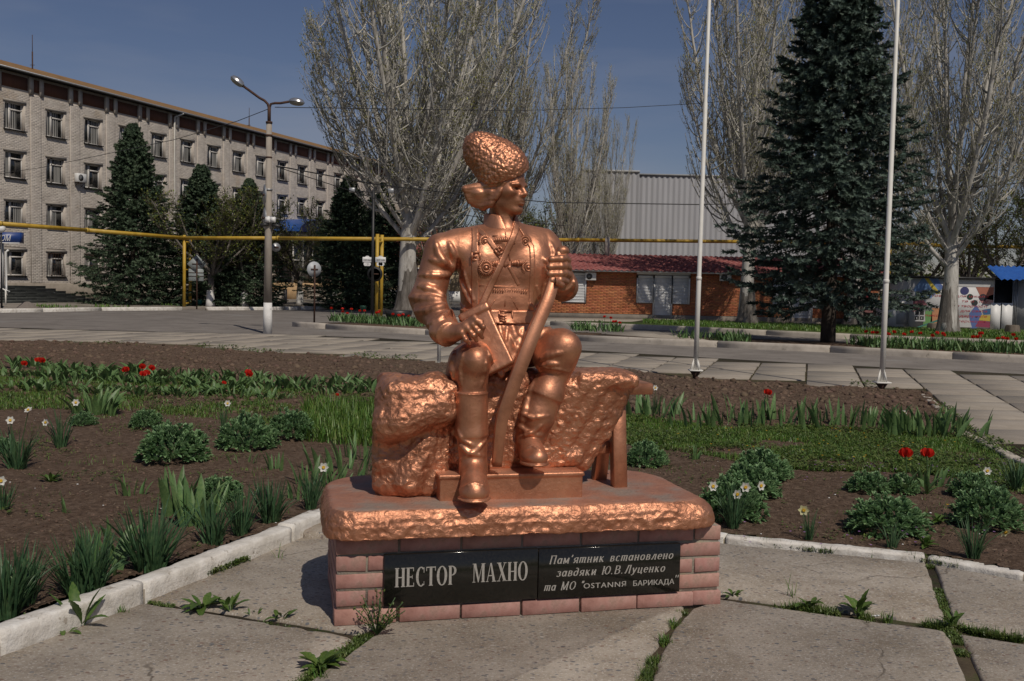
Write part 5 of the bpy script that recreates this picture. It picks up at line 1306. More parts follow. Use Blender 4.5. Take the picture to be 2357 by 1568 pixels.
# air conditioner, antennas
ax, az = BX(178, 410)
def aircon(name, label, loc, rz, s=1.0, brk=True):
    t = thing(name, label, 'air conditioner', loc, rz, 'air conditioner units on the walls')
    b = MB(); chamfer_box(b, (0, -.22 * s, 0), (.36 * s, .13 * s, .26 * s), .012); obj('casing', b, m_whs, t)
    b = MB(); b.lathe([(.0, .004), (.19 * s, .004), (.20 * s, -.006)], 20, (-.10 * s, -.352 * s, 0), [[1, 0, 0], [0, 0, 1], [0, -1, 0]]); obj('fan', b, m_dark, t)
    b = MB()
    for i in range(6): a = R(i * 30); b.box((-.10 * s, -.362 * s, 0), (.19 * s, .003, .005), [[math.cos(a), 0, -math.sin(a)], [0, 1, 0], [math.sin(a), 0, math.cos(a)]])
    obj('fan_guard', b, m_gal, t, kind='stuff')
    for x in (-.25, .25): b = MB(); b.box((x * s, -.18 * s, -.28 * s), (.015, .18 * s, .015)); b.tube([(x * s, -.34 * s, -.28 * s), (x * s, 0, -.52 * s)], .012, 5); obj('bracket', b, m_rust, t)
    return t
aircon('air_conditioner', 'small white air conditioner on the grey brick facade beside the tall spruce', P0 + FD * ax + FN * .02 + Vector((0, 0, az)), FRZ, .85)
def bl(x, y, z): return P0 + FD * x - FN * y + Vector((0, 0, z))
for (px, pt, pb_, lab) in ((178, 112, 200, 'thin whip antenna on the roof near its left end'), (655, 272, 330, 'short mast antenna on the roof behind the street lamp')):
    x, _ = BX(px, pb_); base = bl(x * 1.02 + .6, 3.6, ZE + .9); zt = PP(px, pt, base, FN).z
    t = thing('roof_antenna', lab, 'antenna', base, 0, 'antennas on the roof'); b = MB(); hgt_ = max(1.2, zt - base.z); b.tube([(0, 0, -.2), (0, 0, hgt_ * .6)], .035, 6); obj('mast', b, m_rust, t)
    b = MB(); b.tube([(0, 0, hgt_ * .58), (0, 0, hgt_)], .018, 5); obj('whip', b, m_rust, t)
    b = MB(); b.tube([(-.12, 0, hgt_ * .28), (.12, 0, hgt_ * .28)], .015, 5); obj('cross_arm', b, m_rust, t)
x, _ = BX(3, 150); base = bl(x, 2.0, 0); base.z = PP(3, 131, base, FN).z - .5; t = thing('loudspeaker_frame', 'dark steel cage on the roof at the left edge of the picture', 'frame', base, FRZ); b = MB()
for u in (-.35, .35):
    for v in (-.35, .35): b.tube([(u, v, .5), (u, v, 1.35)], .02, 5)
for z in (.55, .85, 1.1, 1.35):
    for s_ in (-.35, .35): b.tube([(-.35, s_, z), (.35, s_, z)], .015, 5); b.tube([(s_, -.35, z), (s_, .35, z)], .015, 5)
obj('cage', b, m_rust, t); b = MB(); b.tube([(0, 0, -.2), (0, 0, .3), (-.3, 0, .55)], .03, 5); obj('stand', b, m_rust, t)
# annex with blue canopies, yellow brick base and steps (centre left)
an = thing('entrance_annex', 'low entrance annex with bright blue curved canopy and tall dark glazing', 'annex', P0, FRZ)
xa, _ = BX(612, 640); xb, _ = BX(742, 640)
b = MB(); wb(xa, xb, .0, 1.2, -2.2, -.06, b); obj('brick_base', b, m_ybr, an)
for i in range(6):
    x0_ = xa + (xb - xa) * i / 6; b = MB(); wb(x0_ + .03, x0_ + (xb - xa) / 6 - .03, 1.25, 4.35, -2.1, -2.06, b); pn = obj('glazing', b, m_glass, an)
    b = MB(); wb(x0_ - .03, x0_ + .03, 1.2, 4.4, -2.16, -2.04, b); wb(x0_, x0_ + (xb - xa) / 6, 2.7, 2.76, -2.15, -2.05, b); obj('mullion', b, m_wfr, an)
b = MB(); wb(xa - .2, xb + .2, 4.4, 4.6, -2.3, -.06, b); obj('lintel_beam', b, m_wfr, an)
def vault(x0, x1, z, r, y0, y1, par):
    b = MB(); n = 12; V = []
    for y in (y0, y1):
        for i in range(n + 1):
            a = math.pi * i / n; V.append(((x0 + x1) / 2 - (x1 - x0) / 2 * math.cos(a), y, z + r * math.sin(a)))
    b.add(V, [[i, i + 1, i + n + 2, i + n + 1] for i in range(n)] + [[i for i in range(n + 1)]]); return obj('canopy', b, m_blue, par)
vault(xa - .5, xb - .6, 4.62, 1.0, -2.9, -.1, an)
t = thing('blue_door_canopy', 'small blue canopy showing between the two spruces in front of the facade', 'canopy', P0, FRZ)
x, z = BX(462, 528); vault(x - 1.3, x + 1.3, z - .1, .35, -1.4, -.06, t)
# low wing of the building seen right of the annex, and its steps
st = thing('concrete_steps', 'wide pale concrete steps below the annex glazing', 'steps', P0, FRZ)
for i in range(5): b = MB(); wb(xa + 1.0, xb - .6, .05 + .18 * i, .05 + .18 * (i + 1), -3.6 + .28 * i, -2.21, b); obj('step', b, m_conc, st)
# entrance on the far left: dark stone steps, column, canopy sign
t = thing('stone_steps', 'flight of dark stone steps leading to the left entrance', 'steps', P0, FRZ)
x0_, _ = BX(139, 700)
for i in range(7):
    xe = x0_ - .22 - .42 * i; b = MB(); wb(xe - 6, xe, .115 * i + .05, .115 * (i + 1) + .05, -3.0 + .2 * i, -.06, b); obj('step', b, m_stone, t)
    for q in range(5): b = MB(); wb(xe - 1.2 * q - 1.17, xe - 1.2 * q - .004, .115 * (i + 1) + .05, .115 * (i + 1) + .062, -3.02 + .2 * i, -2.75 + .2 * i, b); obj('stone_tread', b, m_stone, t)
def at(px, py, Y): return PY(px, py, Y)
t = thing('entrance_sign', 'deep blue fascia sign with white slanted letters at the left edge', 'sign', (0, 0, 0), 0)
YS = 44.6
p0_, p1_ = at(-60, 533, YS), at(45, 559, YS)
b = MB(); b.box(((p0_.x + p1_.x) / 2, YS + .2, (p0_.z + p1_.z) / 2), ((p1_.x - p0_.x) / 2, .2, (p0_.z - p1_.z) / 2)); obj('sign_board', b, m_bluesign, t)
b = MB(); b.box(((p0_.x + p1_.x) / 2, YS - .005, p1_.z - .02), ((p1_.x - p0_.x) / 2, .02, .02)); obj('lower_trim', b, m_whs, t)
text(t, 'КОМ', at(-8, 550, YS).x, at(26, 550, YS).x, at(0, 554.5, YS).z, .36, .35, .035, m_whs, YS - .012)
t = thing('porch_column', 'white porch column under the blue fascia sign', 'column', (0, 0, 0))
b = MB(); q0, q1 = at(-9, 560, YS + .3), at(7, 690, YS + .3); b.box(((q0.x + q1.x) / 2, YS + .3, (q0.z + 0) / 2), ((q1.x - q0.x) / 2, .12, q0.z / 2)); obj('shaft', b, m_whs, t)
b = MB(); b.tube([at(20, 575, YS + .2), at(14, 580, YS + .2), at(14, 668, YS + .2), at(22, 672, YS + .2)], .05, 6); obj('drain_pipe', b, m_whs, t)
t = thing('stair_handrail', 'white tube handrail beside the dark stone steps', 'handrail', (0, 0, 0))
YH = 41.5; b = MB(); b.tube([at(4, 664, YH), at(12, 668, YH), at(16, 680, YH)], .03, 6); obj('rail', b, m_wht, t)
b = MB(); b.tube([at(13, 670, YH), Vector((at(13, 670, YH).x, YH, .1))], .03, 6); obj('upright', b, m_wht, t)

# ================================================================ red brick shop with tiled roof, hall behind
YW = 40.0
def WP(px, py, Y=YW): p = PY(px, py, Y); return p.x, p.z
xl, xr = WP(1240, 700)[0], WP(2023, 740)[0]
zE = WP(1400, 625)[1]
shop = thing('brick_shop', 'single storey orange brick shop with dark red tiled roof and white roller shutters', 'building', (0, YW, 0))
def sb(mb, x0, x1, z0, z1, y0, y1): mb.box(((x0 + x1) / 2, (y0 + y1) / 2, (z0 + z1) / 2), ((x1 - x0) / 2, (y1 - y0) / 2, (z1 - z0) / 2))
b = MB(); sb(b, xl, xr, .0, zE + .05, .0, 8.0); obj('wall', b, m_omor, shop)
b = MB(); sb(b, xl - .03, xr + .03, 0, .30, -.06, -.001); obj('concrete_base', b, m_dwall, shop)
sh_rects = []   # (x0,x1,z0,z1)
for c4 in ((1296, 627, 1348, 697), (1466, 634, 1504, 698), (1504, 634, 1545.5, 734), (1546, 634, 1586.5, 700.5), (1780, 640, 1822, 708), (1822, 640, 1867.7, 746), (1868, 640, 1897, 709), (1956, 676, 2018, 726)):
    a, z1_ = WP(c4[0], c4[1]); c, z0_ = WP(c4[2], c4[3]); sh_rects.append((a, c, z0_, z1_))
bricks(xl, xr, .31, zE, .225, .062, [(a - .02, c + .02, z0 - .02, z1 + .02) for a, c, z0, z1 in sh_rects], -.001, m_obr, shop, depth=.01, j=.010, seed=3)
for n, (a, c, z0, z1) in enumerate(sh_rects[:-1]):
    door = n in (2, 5); b = MB(); nsl = int((z1 - z0) / .055)
    for i in range(nsl): sb(b, a + .05, c - .05, z0 + i * (z1 - z0) / nsl + .004, z0 + (i + 1) * (z1 - z0) / nsl, -.045 - .01 * (i % 2 == 0), -.02)
    o = obj('door_shutter' if door else 'window_shutter', b, m_shut, shop)
    for k, (x0_, x1_, zz0, zz1) in enumerate(((a, a + .05, z0, z1), (c - .05, c, z0, z1), (a, c, z1 - .10, z1 + .0))):
        b = MB(); sb(b, x0_, x1_, zz0, zz1, -.075, -.015 if k < 2 else -.046 ); obj('shutter_rail' if k < 2 else 'shutter_box', b, m_shut, o)
for (p, q) in (((1466, 627), (1588, 634)), ((1778, 631), (1898, 640))):
    a, z1_ = WP(*p); c, z0_ = WP(*q); b = MB(); sb(b, a, c, z0_, z1_, -.16, -.005); obj('shutter_header', b, m_shut, shop)
for (a, c) in ((1496, 1556), (1816, 1880)):
    x0_, x1_ = WP(a, 740)[0], WP(c, 740)[0]; zd = WP((a + c) / 2, 736 if a < 1600 else 747)[1]
    for k, (e, d) in enumerate(((.0, .5), (.45, 1.0))):
        b = MB(); sb(b, x0_ - e, x1_ + e, .0, max(.16, zd - .02) - .12 * k + (.0 if k == 0 else -.0), -.061 - d, -.062 - (0 if k == 0 else .5)); obj('door_step', b, m_conc, shop)
# tiled roof as overlapping wavy courses
zT = WP(1400, 589, 44.4)[1]; b = MB(); nx = int((xr - xl + .8) / .07); X = xl - .4 + np.arange(nx + 1) * .07; nr_ = 13
for r in range(nr_):
    y0 = -.45 + (4.4 + .45) * r / nr_; y1 = -.45 + (4.4 + .45) * (r + 1.12) / nr_
    z0 = zE + .06 + (zT - zE) * r / nr_; z1 = zE + .06 + (zT - zE) * (r + 1.12) / nr_
    w = .028 * np.sin(np.arange(nx + 1) * math.pi / 1.6 + (r % 2) * 1.2)
    V = np.concatenate([np.stack([X, np.full(nx + 1, y0), z0 - .02 + w], -1), np.stack([X, np.full(nx + 1, y0), z0 + .035 + w], -1), np.stack([X, np.full(nx + 1, y1), z1 + .005 + w], -1)]); i = np.arange(nx)
    b.add(V, [np.stack([k * (nx + 1) + i, k * (nx + 1) + i + 1, (k + 1) * (nx + 1) + i + 1, (k + 1) * (nx + 1) + i], -1) for k in (0, 1)])
obj('roof_tiles', b, m_rtile, shop, kind='stuff')
b = MB(); sb(b, xl - .4, xr + .4, zE - .02, zE + .05, -.42, .0); obj('eave_board', b, m_wfr, shop)
b = MB(); sb(b, xl - .3, xr + .3, zE, zT - .05, 4.2, 7.9); obj('rear_block', b, m_omor, shop)
# posters behind glass on the right of the shop, faded daub on the wall
a, c, z0, z1 = sh_rects[-1]; t = thing('poster_window', 'dark shop window poster with red and white shapes at the right end of the brick wall', 'poster', (0, YW, 0))
b = MB(); sb(b, a, c, z0, z1, -.05, -.02); obj('panel', b, m_dark, t)
for (fx0, fx1, fz0, fz1, mt) in ((.02, .14, .15, .62, M_('poster_red', [(.30, .02, .03)])), (.45, .80, .72, .98, M_('poster_rose', [(.28, .04, .05)])), (.25, .38, .25, .6, M_('poster_slate', [(.07, .09, .11)])), (.60, .72, .35, .7, M_('poster_light', [(.28, .28, .30)])), (.78, .92, .3, .66, M_('poster_pale', [(.30, .30, .33)])), (.52, .90, .12, .24, M_('poster_dot', [(.2, .09, .09)]))):
    n = 14; cx_, cz_ = a + (c - a) * (fx0 + fx1) / 2, z0 + (z1 - z0) * (fz0 + fz1) / 2; rx, rz_ = (c - a) * (fx1 - fx0) / 2, (z1 - z0) * (fz1 - fz0) / 2
    b = MB(); b.add([(cx_ + rx * math.cos(2 * math.pi * i / n) * (1 + .2 * math.sin(3 * i)), -.0525, cz_ + rz_ * math.sin(2 * math.pi * i / n)) for i in range(n)], [list(range(n))]); obj('printed_shape', b, mt, t)
x, z = WP(1508, 676); 
for k, (px, py, w, h, cc) in enumerate(((1508, 672, .20, .07, (.16, .22, .33)), (1511, 685, .17, .13, (.40, .30, .19)))):
    x, z = WP(px, py); b = MB(); b.box((x - 0, -.0135, z), (w, .0006, h)); obj('paint_patch', b, M_('paint_patch', [cc, tuple(.8 * q for q in cc)], .9, scale=20), shop)
x, z = WP(1668, 638); aircon('air_conditioner', 'white air conditioner under the red eave right of the middle shutters', (x, YW, z), 0, .62)
x, z = WP(1359, 636.5); aircon('air_conditioner', 'white air conditioner under the red eave next to the left shutter', (x, YW, z), 0, .60)
# hall
YHl = 52.0; xh0, zh = PY(1338, 400, YHl).x, PY(1420, 399, YHl).z
hall = thing('corrugated_hall', 'tall windowless hall clad in grey corrugated metal behind the shop', 'building', (0, YHl, 0))
for (xa_, xb_, zt_) in ((xh0, PY(1472.5, 396, YHl).x, PY(1472, 396.5, YHl).z), (PY(1472.5, 396, YHl).x, PY(2000, 410, YHl).x, PY(1500, 404, YHl).z)):
    n = int((xb_ - xa_) / .07); X = xa_ + np.arange(n + 1) * (xb_ - xa_) / n; Y = np.where((np.arange(n + 1) // 2) % 2 == 0, 0, -.045); V = np.concatenate([np.c_[X, Y, np.full(n + 1, .0)], np.c_[X, Y, np.full(n + 1, zt_)]]); i = np.arange(n)
    b = MB(); b.add(V, [np.stack([i, i + 1, i + n + 2, i + n + 1], -1)]); obj('corrugated_cladding', b, m_corr, hall)
    b = MB(); sb(b, xa_, xb_, zt_ - .02, zt_ + .08, -.09, 14); obj('roof_edge', b, m_grey, hall)
b = MB(); sb(b, xh0, PY(2000, 410, YHl).x, 0, zh - .3, .05, 13.9); obj('core', b, m_grey, hall)

# ================================================================ kiosks on the right
YK = 35.2
def KP(px, py, Y=YK): p = PY(px, py, Y); return p.x, p.z
m_ban = M_('banner_white', [(.50, .50, .50), (.60, .60, .60)], .7, scale=2)
kx0, kz1 = KP(2104, 640); kx1, kz0 = KP(2285, 757)
ki = thing('stationery_kiosk', 'kiosk wrapped in a white banner with coloured pencils and red slanted text', 'kiosk', (0, YK, 0))
b = MB(); sb(b, kx0, kx1, kz0, kz1, .0, 2.2); obj('body', b, m_ban, ki)
b = MB(); sb(b, kx0 - .1, kx1 + .12, kz1, kz1 + .07, -.15, 2.4); obj('roof', b, m_dark, ki)
b = MB(); sb(b, kx0 - .5, kx1 + .1, .0, kz0, .1, 2.1); obj('base', b, m_dwall, ki)
for (a, c) in ((2104, 2170), (2200, 2280)):
    x0_, x1_ = KP(a, 760)[0], KP(c, 760)[0]; b = MB(); sb(b, x0_, x1_, kz0 - .16, kz0 - .03, -.25, .08); obj('timber_sill', b, M_('pale_timber', [(.28, .22, .15), (.36, .29, .20)], .9, scale=6), ki)
bn = lambda u, w: (kx0 + (kx1 - kx0) * u, kz0 + (kz1 - kz0) * w)
def patch(poly, colr, d, name='printed_shape'):
    V = [(bn(u, w)[0], -.002 - d * .0015, bn(u, w)[1]) for u, w in poly]; b = MB(); b.add(V, [list(range(len(V)))]); return obj(name, b, M_('print', [colr, tuple(q * .85 for q in colr)], .7, scale=6), ki)
def disc(u, w, ru, cc, d): patch([(u + ru * math.cos(2 * math.pi * i / 16), w + ru * 1.5 * math.sin(2 * math.pi * i / 16)) for i in range(16)], cc, d)
patch([(0, .78), (.10, 1), (.30, 1), (.36, .80), (.22, .60), (.05, .55)], (.12, .22, .42), 1)
patch([(.13, 1), (.18, 1), (.33, .70), (.28, .68)], (.55, .42, .05), 2); patch([(.20, 1), (.26, 1), (.38, .82), (.33, .78)], (.10, .16, .38), 2)
patch([(.0, .55), (.10, .62), (.18, .45), (.0, .30)], (.30, .10, .12), 1); patch([(.13, 0), (.25, 0), (.24, .34), (.16, .34)], (.14, .30, .10), 2); patch([(.22, 0), (.38, 0), (.37, .40), (.24, .40)], (.50, .24, .12), 2)
patch([(.03, .12), (.16, .12), (.15, .34), (.02, .32)], (.46, .46, .46), 3)
for u, w in ((.03, .25), (.09, .25), (.03, .15), (.09, .15)): patch([(u, w), (u + .05, w), (u + .05, w + .075), (u, w + .075)], (.02, .02, .02), 4)
text(ki, '1', bn(.048, 0)[0], bn(.058, 0)[0], bn(0, .17)[1], .09, 0, .01, m_whs, -.010); text(ki, '0', bn(.105, 0)[0], bn(.12, 0)[0], bn(0, .17)[1], .09, 0, .01, m_whs, -.010)
patch([(.05, .0), (.10, .0), (.42, .19), (.40, .22)], (.06, .20, .16), 5); patch([(.18, .0), (.24, .0), (.46, .10), (.44, .14)], (.45, .20, .10), 5)
disc(.63, .76, .055, (.05, .05, .16), 3); disc(.70, .64, .04, (.02, .05, .04), 3); disc(.86, .63, .05, (.03, .03, .04), 3); disc(.76, .52, .04, (.025, .03, .03), 3)
patch([(.76, .86), (.99, .86), (.99, .58), (.84, .62)], (.40, .15, .10), 2); patch([(.84, .62), (.99, .70), (.99, .50), (.86, .50)], (.48, .28, .26), 2)
patch([(.86, .38), (.98, .42), (.97, .30), (.88, .28)], (.04, .12, .26), 3); patch([(.85, .28), (.97, .27), (.97, .15), (.82, .17)], (.50, .38, .06), 3); patch([(.82, .16), (.97, .14), (.97, .02), (.78, .04)], (.26, .04, .09), 3)
patch([(.70, .30), (.78, .48), (.86, .30), (.80, .0), (.72, .0)], (.09, .14, .34), 2); patch([(.55, .22), (.70, .22), (.74, .02), (.52, .02)], (.50, .50, .49), 3)
for k in range(6): patch([(.56 + k * .025, .205), (.565 + k * .025, .205), (.565 + k * .025, .225), (.56 + k * .025, .225)], (.05, .05, .05), 5)
m_redt = M_('print_red', [(.38, .03, .04)], .7)
def kt(s, u0, u1, w, sz_, y=-.010): text(ki, s, bn(u0, 0)[0], bn(u1, 0)[0], bn(0, w)[1], sz_, .2, .03, m_redt, y)
patch([(.50, .845), (.985, .845), (.985, .975), (.50, .975)], (.52, .52, .52), 6)
kt('ФОКУС', .62, .97, .865, .17)
kt('Товари для школи', .22, .93, .63, .115); kt('та офісу', .60, .93, .53, .115); kt('для творчості', .45, .92, .43, .115)
kt('все для свята', .45, .92, .33, .115); kt('паковка подарунків', .15, .92, .225, .115); kt('ксерокопія', .52, .91, .12, .115)
t = thing('white_kiosk_annex', 'low white cabin wall at the left side of the stationery kiosk', 'kiosk', (0, YK, 0))
x0_, z1_ = KP(2063, 726); x1_, z0_ = KP(2102, 754); b = MB(); sb(b, x0_, x1_, z0_, z1_ + .5, .3, 2.0); obj('panel', b, m_whs, t); b = MB(); sb(b, x0_ + .12, x1_ - .08, z0_ + .1, z1_ + .3, .27, .298); obj('shutter', b, m_grey, t)
t = thing('blue_roof_kiosk', 'kiosk with bright blue corrugated awning and white metal doors at the right edge', 'kiosk', (0, YK, 0))
x0_, z1_ = KP(2287, 645); x1_ = KP(2460, 700)[0]; z0_ = KP(2300, 762)[1]
b = MB(); sb(b, x0_, x1_, z0_, z1_ + .1, .9, 3); obj('body', b, m_dark, t)
for (p, q) in ((2281, 2303), (2303.5, 2328)):
    a, za = KP(p, 697.5); c, zc = KP(q, 761.5); b = MB(); sb(b, a, c, zc, za, -.02, .02); obj('metal_door', b, m_whs, t)
a, za = KP(2342, 640); b = MB(); sb(b, a, x1_, z0_, za, .05, .1); obj('grey_wall', b, m_grey, t)
b = MB()
for i in range(4): a, _ = KP(2330 + 3.5 * i, 700); sb(b, a, a + .03, z0_, z1_, 0, .04)
obj('grille_bar', b, m_gal, t, kind='stuff')
n = 26; X = np.linspace(KP(2283, 640)[0], x1_, n + 1); w = np.where(np.arange(n + 1) % 2, .03, -.03)
b = MB(); V = np.concatenate([np.c_[X, np.full(n + 1, -.7) , KP(2300, 644)[1] + w], np.c_[X + .25, np.full(n + 1, .9), KP(2300, 611)[1] + w]]); i = np.arange(n); b.add(V, [np.stack([i, i + 1, i + n + 2, i + n + 1], -1)]); obj('awning', b, m_blue, t)

# ================================================================ cottage far behind the monument
t = thing('far_cottage', 'distant cream cottage with dark red hipped roof behind the poplar trunks', 'house', (0, 74, 0))
x0_, x1_ = PY(770, 650, 74).x, PY(1120, 650, 74).x; z1_ = PY(950, 590, 74).z; zr = PY(950, 512, 76).z
b = MB(); sb(b, x0_, x1_, 0, z1_, 0, 9); obj('wall', b, M_('cream_render', [(.36, .28, .18), (.42, .34, .23)], .9, scale=1), t)
b = MB(); sb(b, x0_ - .02, x1_ + .02, 0, .8, -.05, -.001); obj('white_base', b, m_whs, t)
xm0, xm1 = x0_ + 3, x1_ - 3; b = MB(); b.add([(x0_ - .5, -.5, z1_), (x1_ + .5, -.5, z1_), (x1_ + .5, 9.5, z1_), (x0_ - .5, 9.5, z1_), (xm0, 4.5, zr), (xm1, 4.5, zr)], [[0, 1, 5, 4], [2, 3, 4, 5], [1, 2, 5], [3, 0, 4], [3, 2, 1, 0]]); obj('roof', b, m_rtile, t)
for k in range(6):
    xw = x0_ + 1.2 + k * (x1_ - x0_ - 1.6) / 6; b = MB(); sb(b, xw, xw + .95, 1.35, 2.5, -.02, .02); o = obj('window', b, m_whs, t)
    for q in (0, 1): b = MB(); sb(b, xw + .08 + .42 * q, xw + .44 + .42 * q, 1.43, 2.42, -.03, -.021); obj('pane', b, m_glass, o)
# ================================================================ street furniture
def flagpole(px, py, hgt, label, group='white flagpoles', lean=0, plate=True, r0=.038):
    p = GP(px, py); t = thing('flagpole', label, 'flagpole', p, 0, group)
    if lean: t.rotation_euler = (0, lean, 0)
    b = MB(); zs_ = [.16, 1.55, 1.56, 4.2, 4.21, 7.0, 7.01, hgt]; rs_ = [r0, r0 * .98, r0 * .9, r0 * .88, r0 * .72, r0 * .70, r0 * .55, r0 * .5]
    zs_ = [z for z in zs_ if z < hgt] + ([hgt] if hgt not in zs_[:-1] else []); b.lathe([(rs_[i], z) for i, z in enumerate(zs_)], 14); obj('pole', b, m_wht, t, False)
    if plate:
        b = MB(); chamfer_box(b, (0, 0, .145), (.10, .10, .010), .003); obj('base_plate', b, m_wht, t)
        b = MB(); b.lathe([(.04, -.02), (.04, .06), (.09, .134)], 4); obj('anchor', b, m_rust, t)
        for k in range(4):
            a = k * math.pi / 2 + .4; b = MB(); d = Vector((math.cos(a), math.sin(a), 0)); n = Vector((-d.y, d.x, 0)) * .005
            V = [d * .036 + Vector((0, 0, .156)), d * .096 + Vector((0, 0, .156)), d * .036 + Vector((0, 0, .33))]
            b.add([tuple(v + n) for v in V] + [tuple(v - n) for v in V], [[0, 1, 2], [5, 4, 3], [0, 3, 4, 1], [1, 4, 5, 2], [2, 5, 3, 0]]); obj('gusset', b, m_wht, t)
    b = MB(); b.lathe([(r0 * .75, 1.52), (r0 * 1.12, 1.53), (r0 * 1.12, 1.57), (r0 * .9, 1.58)], 14); obj('joint_collar', b, m_wht, t)
    if hgt > 6: b = MB(); b.lathe([(.001, hgt + .16), (.05, hgt + .12), (.06, hgt + .07), (.05, hgt + .02), (.02, hgt - .01)], 12); obj('ball_cap', b, m_wht, t)
    return t
flagpole(1600, 874, 10.4, 'tall white flagpole just right of the statue', lean=R(.35))
flagpole(2029, 904, 10.4, 'tall white flagpole in front of the right edge of the big spruce')
def post(px, py, h, label):
    t = thing('white_post', label, 'post', GP(px, py), 0, 'short white posts behind the statue')
    b = MB(); b.lathe([(.032, 0), (.032, h), (.02, h + .02)], 12); obj('shaft', b, m_wht, t)
    b = MB(); b.lathe([(.07, 0), (.07, .03), (.046, .05)], 12); obj('foot', b, m_wht, t)
post(1010, 842, 1.15, 'short white post behind the elbow of the statue'); post(1219, 840, 1.45, 'short white post seen between the belt and the sabre')

# double arm street lamp on a concrete pole
LP = GP(616, 768); LY = LP.y
lp = thing('street_lamp', 'concrete street lamp post with whitewashed foot and two curved lamp arms', 'street lamp', LP)
zt = PY(631, 283, LY).z; zw = PY(618, 697, LY).z
b = MB(); b.lathe([(.116, -.05), (.108, zw)], 18); obj('limewashed_foot', b, m_limew, lp, False)
b = MB(); b.lathe([(.105, zw), (.090, zt * .5), (.070, zt)], 18); obj('pole', b, m_pole, lp, True)
for q_ in ([(.083, zt - .9), (.083, zt - .86)], [(.085, zt - .35), (.085, zt - .30)], [(.086, zt - .02), (.086, zt + .03), (.05, zt + .04)]): b = MB(); b.lathe(q_, 14); obj('steel_band', b, m_rust, lp)
z1 = PY(631, 247, LY).z; b = MB(); b.tube([(0, 0, zt), (0, 0, z1 + .05)], .045, 8); obj('steel_riser', b, m_rust, lp)
def lampend(px, py): p = PY(px, py, LY) - LP; return Vector((p.x - .16, 0, p.z))
for (e1, e2, hd) in (((612, 226), (572, 197), (559, 187)), ((660, 238), (683, 234), (692, 235))):
    q1, q2, q3 = (lampend(*e) for e in (e1, e2, hd)); b = MB(); s_ = 1 if q2.x > 0 else -1
    b.tube([(0, 0, z1 - .05), (s_ * .04, 0, z1 + .08), q1 * .5 + Vector((0, 0, z1 + .10)) * .5, q1, q2], .032, 8); arm = obj('lamp_arm', b, m_rust, lp, True)
    d = (q3 - q2).normalized(); M = Matrix((d, Vector((0, 1, 0)), d.cross(Vector((0, 1, 0))))).transposed(); M = np.array(M)
    if M[2, 2] < 0: M[:, 2] *= -1
    b = MB(); V = [(0, 0)] ; n = 14
    hd_ = [(x, .13 * math.sqrt(max(0, 1 - ((x - .16) / .20) ** 2)) + .02) for x in np.linspace(-.03, .36, 9)]
    Vv = []; 
    for x, r in hd_:
        for k in range(9):
            a = math.pi * k / 8; Vv.append(np.array([x, r * math.cos(a), r * .75 * math.sin(a)]))
    Vv = np.array(Vv) @ M.T + np.array(q2); b.add(Vv, [[i * 9 + k, i * 9 + k + 1, (i + 1) * 9 + k + 1, (i + 1) * 9 + k] for i in range(8) for k in range(8)])
    hdo = obj('lamp_head', b, M_('polished_housing', [(.5, .5, .5), (.6, .6, .6)], .25, metal=.8), arm, True)
    b = MB(); Vv = []
    for x, r in hd_:
        for k in range(9):
            a = math.pi * k / 8; Vv.append(np.array([x, r * .93 * math.cos(a), -r * .62 * math.sin(a)]))
    Vv = np.array(Vv) @ M.T + np.array(q2); b.add(Vv, [[i * 9 + k, (i + 1) * 9 + k, (i + 1) * 9 + k + 1, i * 9 + k + 1] for i in range(8) for k in range(8)])
    obj('lamp_glass', b, M_('lamp_glass', [(.20, .20, .17), (.28, .27, .23)], .15), arm, True)
for z in (PY(624, 437, LY).z, PY(622, 500, LY).z):
    b = MB(); b.lathe([(.102, z - .02), (.102, z + .02)], 14); obj('clamp', b, m_gal, lp)
# boxes and cameras on the pole
for (px, py, lab) in ((617, 506, 'left white junction box on the street lamp post'), (629, 506, 'right white junction box on the street lamp post')):
    p = PY(px, py, LY - .14); t = thing('junction_box', lab, 'junction box', p, 0, 'boxes on the lamp post'); b = MB(); chamfer_box(b, (0, 0, 0), (.060, .06, .068), .008); obj('case', b, m_whs, t); b = MB(); b.box((0, -.062, 0), (.05, .002, .055)); obj('lid', b, m_whs, t)
for (px, py, dx_, lab) in ((611, 518, -1, 'dark security camera pointing left on the lamp post'), (634, 520, 1, 'dark security camera pointing right on the lamp post')):
    p = PY(px, py, LY - .12); t = thing('security_camera', lab, 'camera', p, 0, 'security cameras on the lamp post'); b = MB(); b.tube([(-dx_ * .08, 0, .03), (dx_ * .12, -.05, -.02)], .045, 8); obj('housing', b, m_dark, t); b = MB(); b.tube([(-dx_ * .08, 0, .03), (-dx_ * .10, .06, .10)], .015, 6); obj('mount', b, m_gal, t)
def sign_disc(px, py, Y, r, label, rz, mat=m_gal, shape='round', rim=None, pole=None, group='backs of road signs', elev=None):
    p = PY(px, py, Y); t = thing('road_sign', label, 'road sign', p, rz, group)
    n = 24 if shape == 'round' else 4
    b = MB(); a0 = 0 if shape == 'round' else 0
    V = [(r * math.cos(2 * math.pi * i / n + a0), s_ * .012, r * math.sin(2 * math.pi * i / n + a0)) for s_ in (-1, 1) for i in range(n)]
    b.add(V, [list(range(n)), list(range(n, 2 * n))[::-1]] + [[i, i + n, (i + 1) % n + n, (i + 1) % n] for i in range(n)]); obj('plate', b, mat, t)
    b = MB(); b.box((0, -.025, 0), (r * .5, .012, .02)); obj('rear_bracket', b, m_rust, t)
    if pole is not None:
        b = MB(); b.tube([(0, -.045, r * .55), (0, -.045, pole - p.z)], .03, 8); obj('pole', b, m_rust, t)
    return t
sign_disc(609, 449, LY + .1, .27, 'grey back of the upper round sign fixed to the lamp post', R(-68))
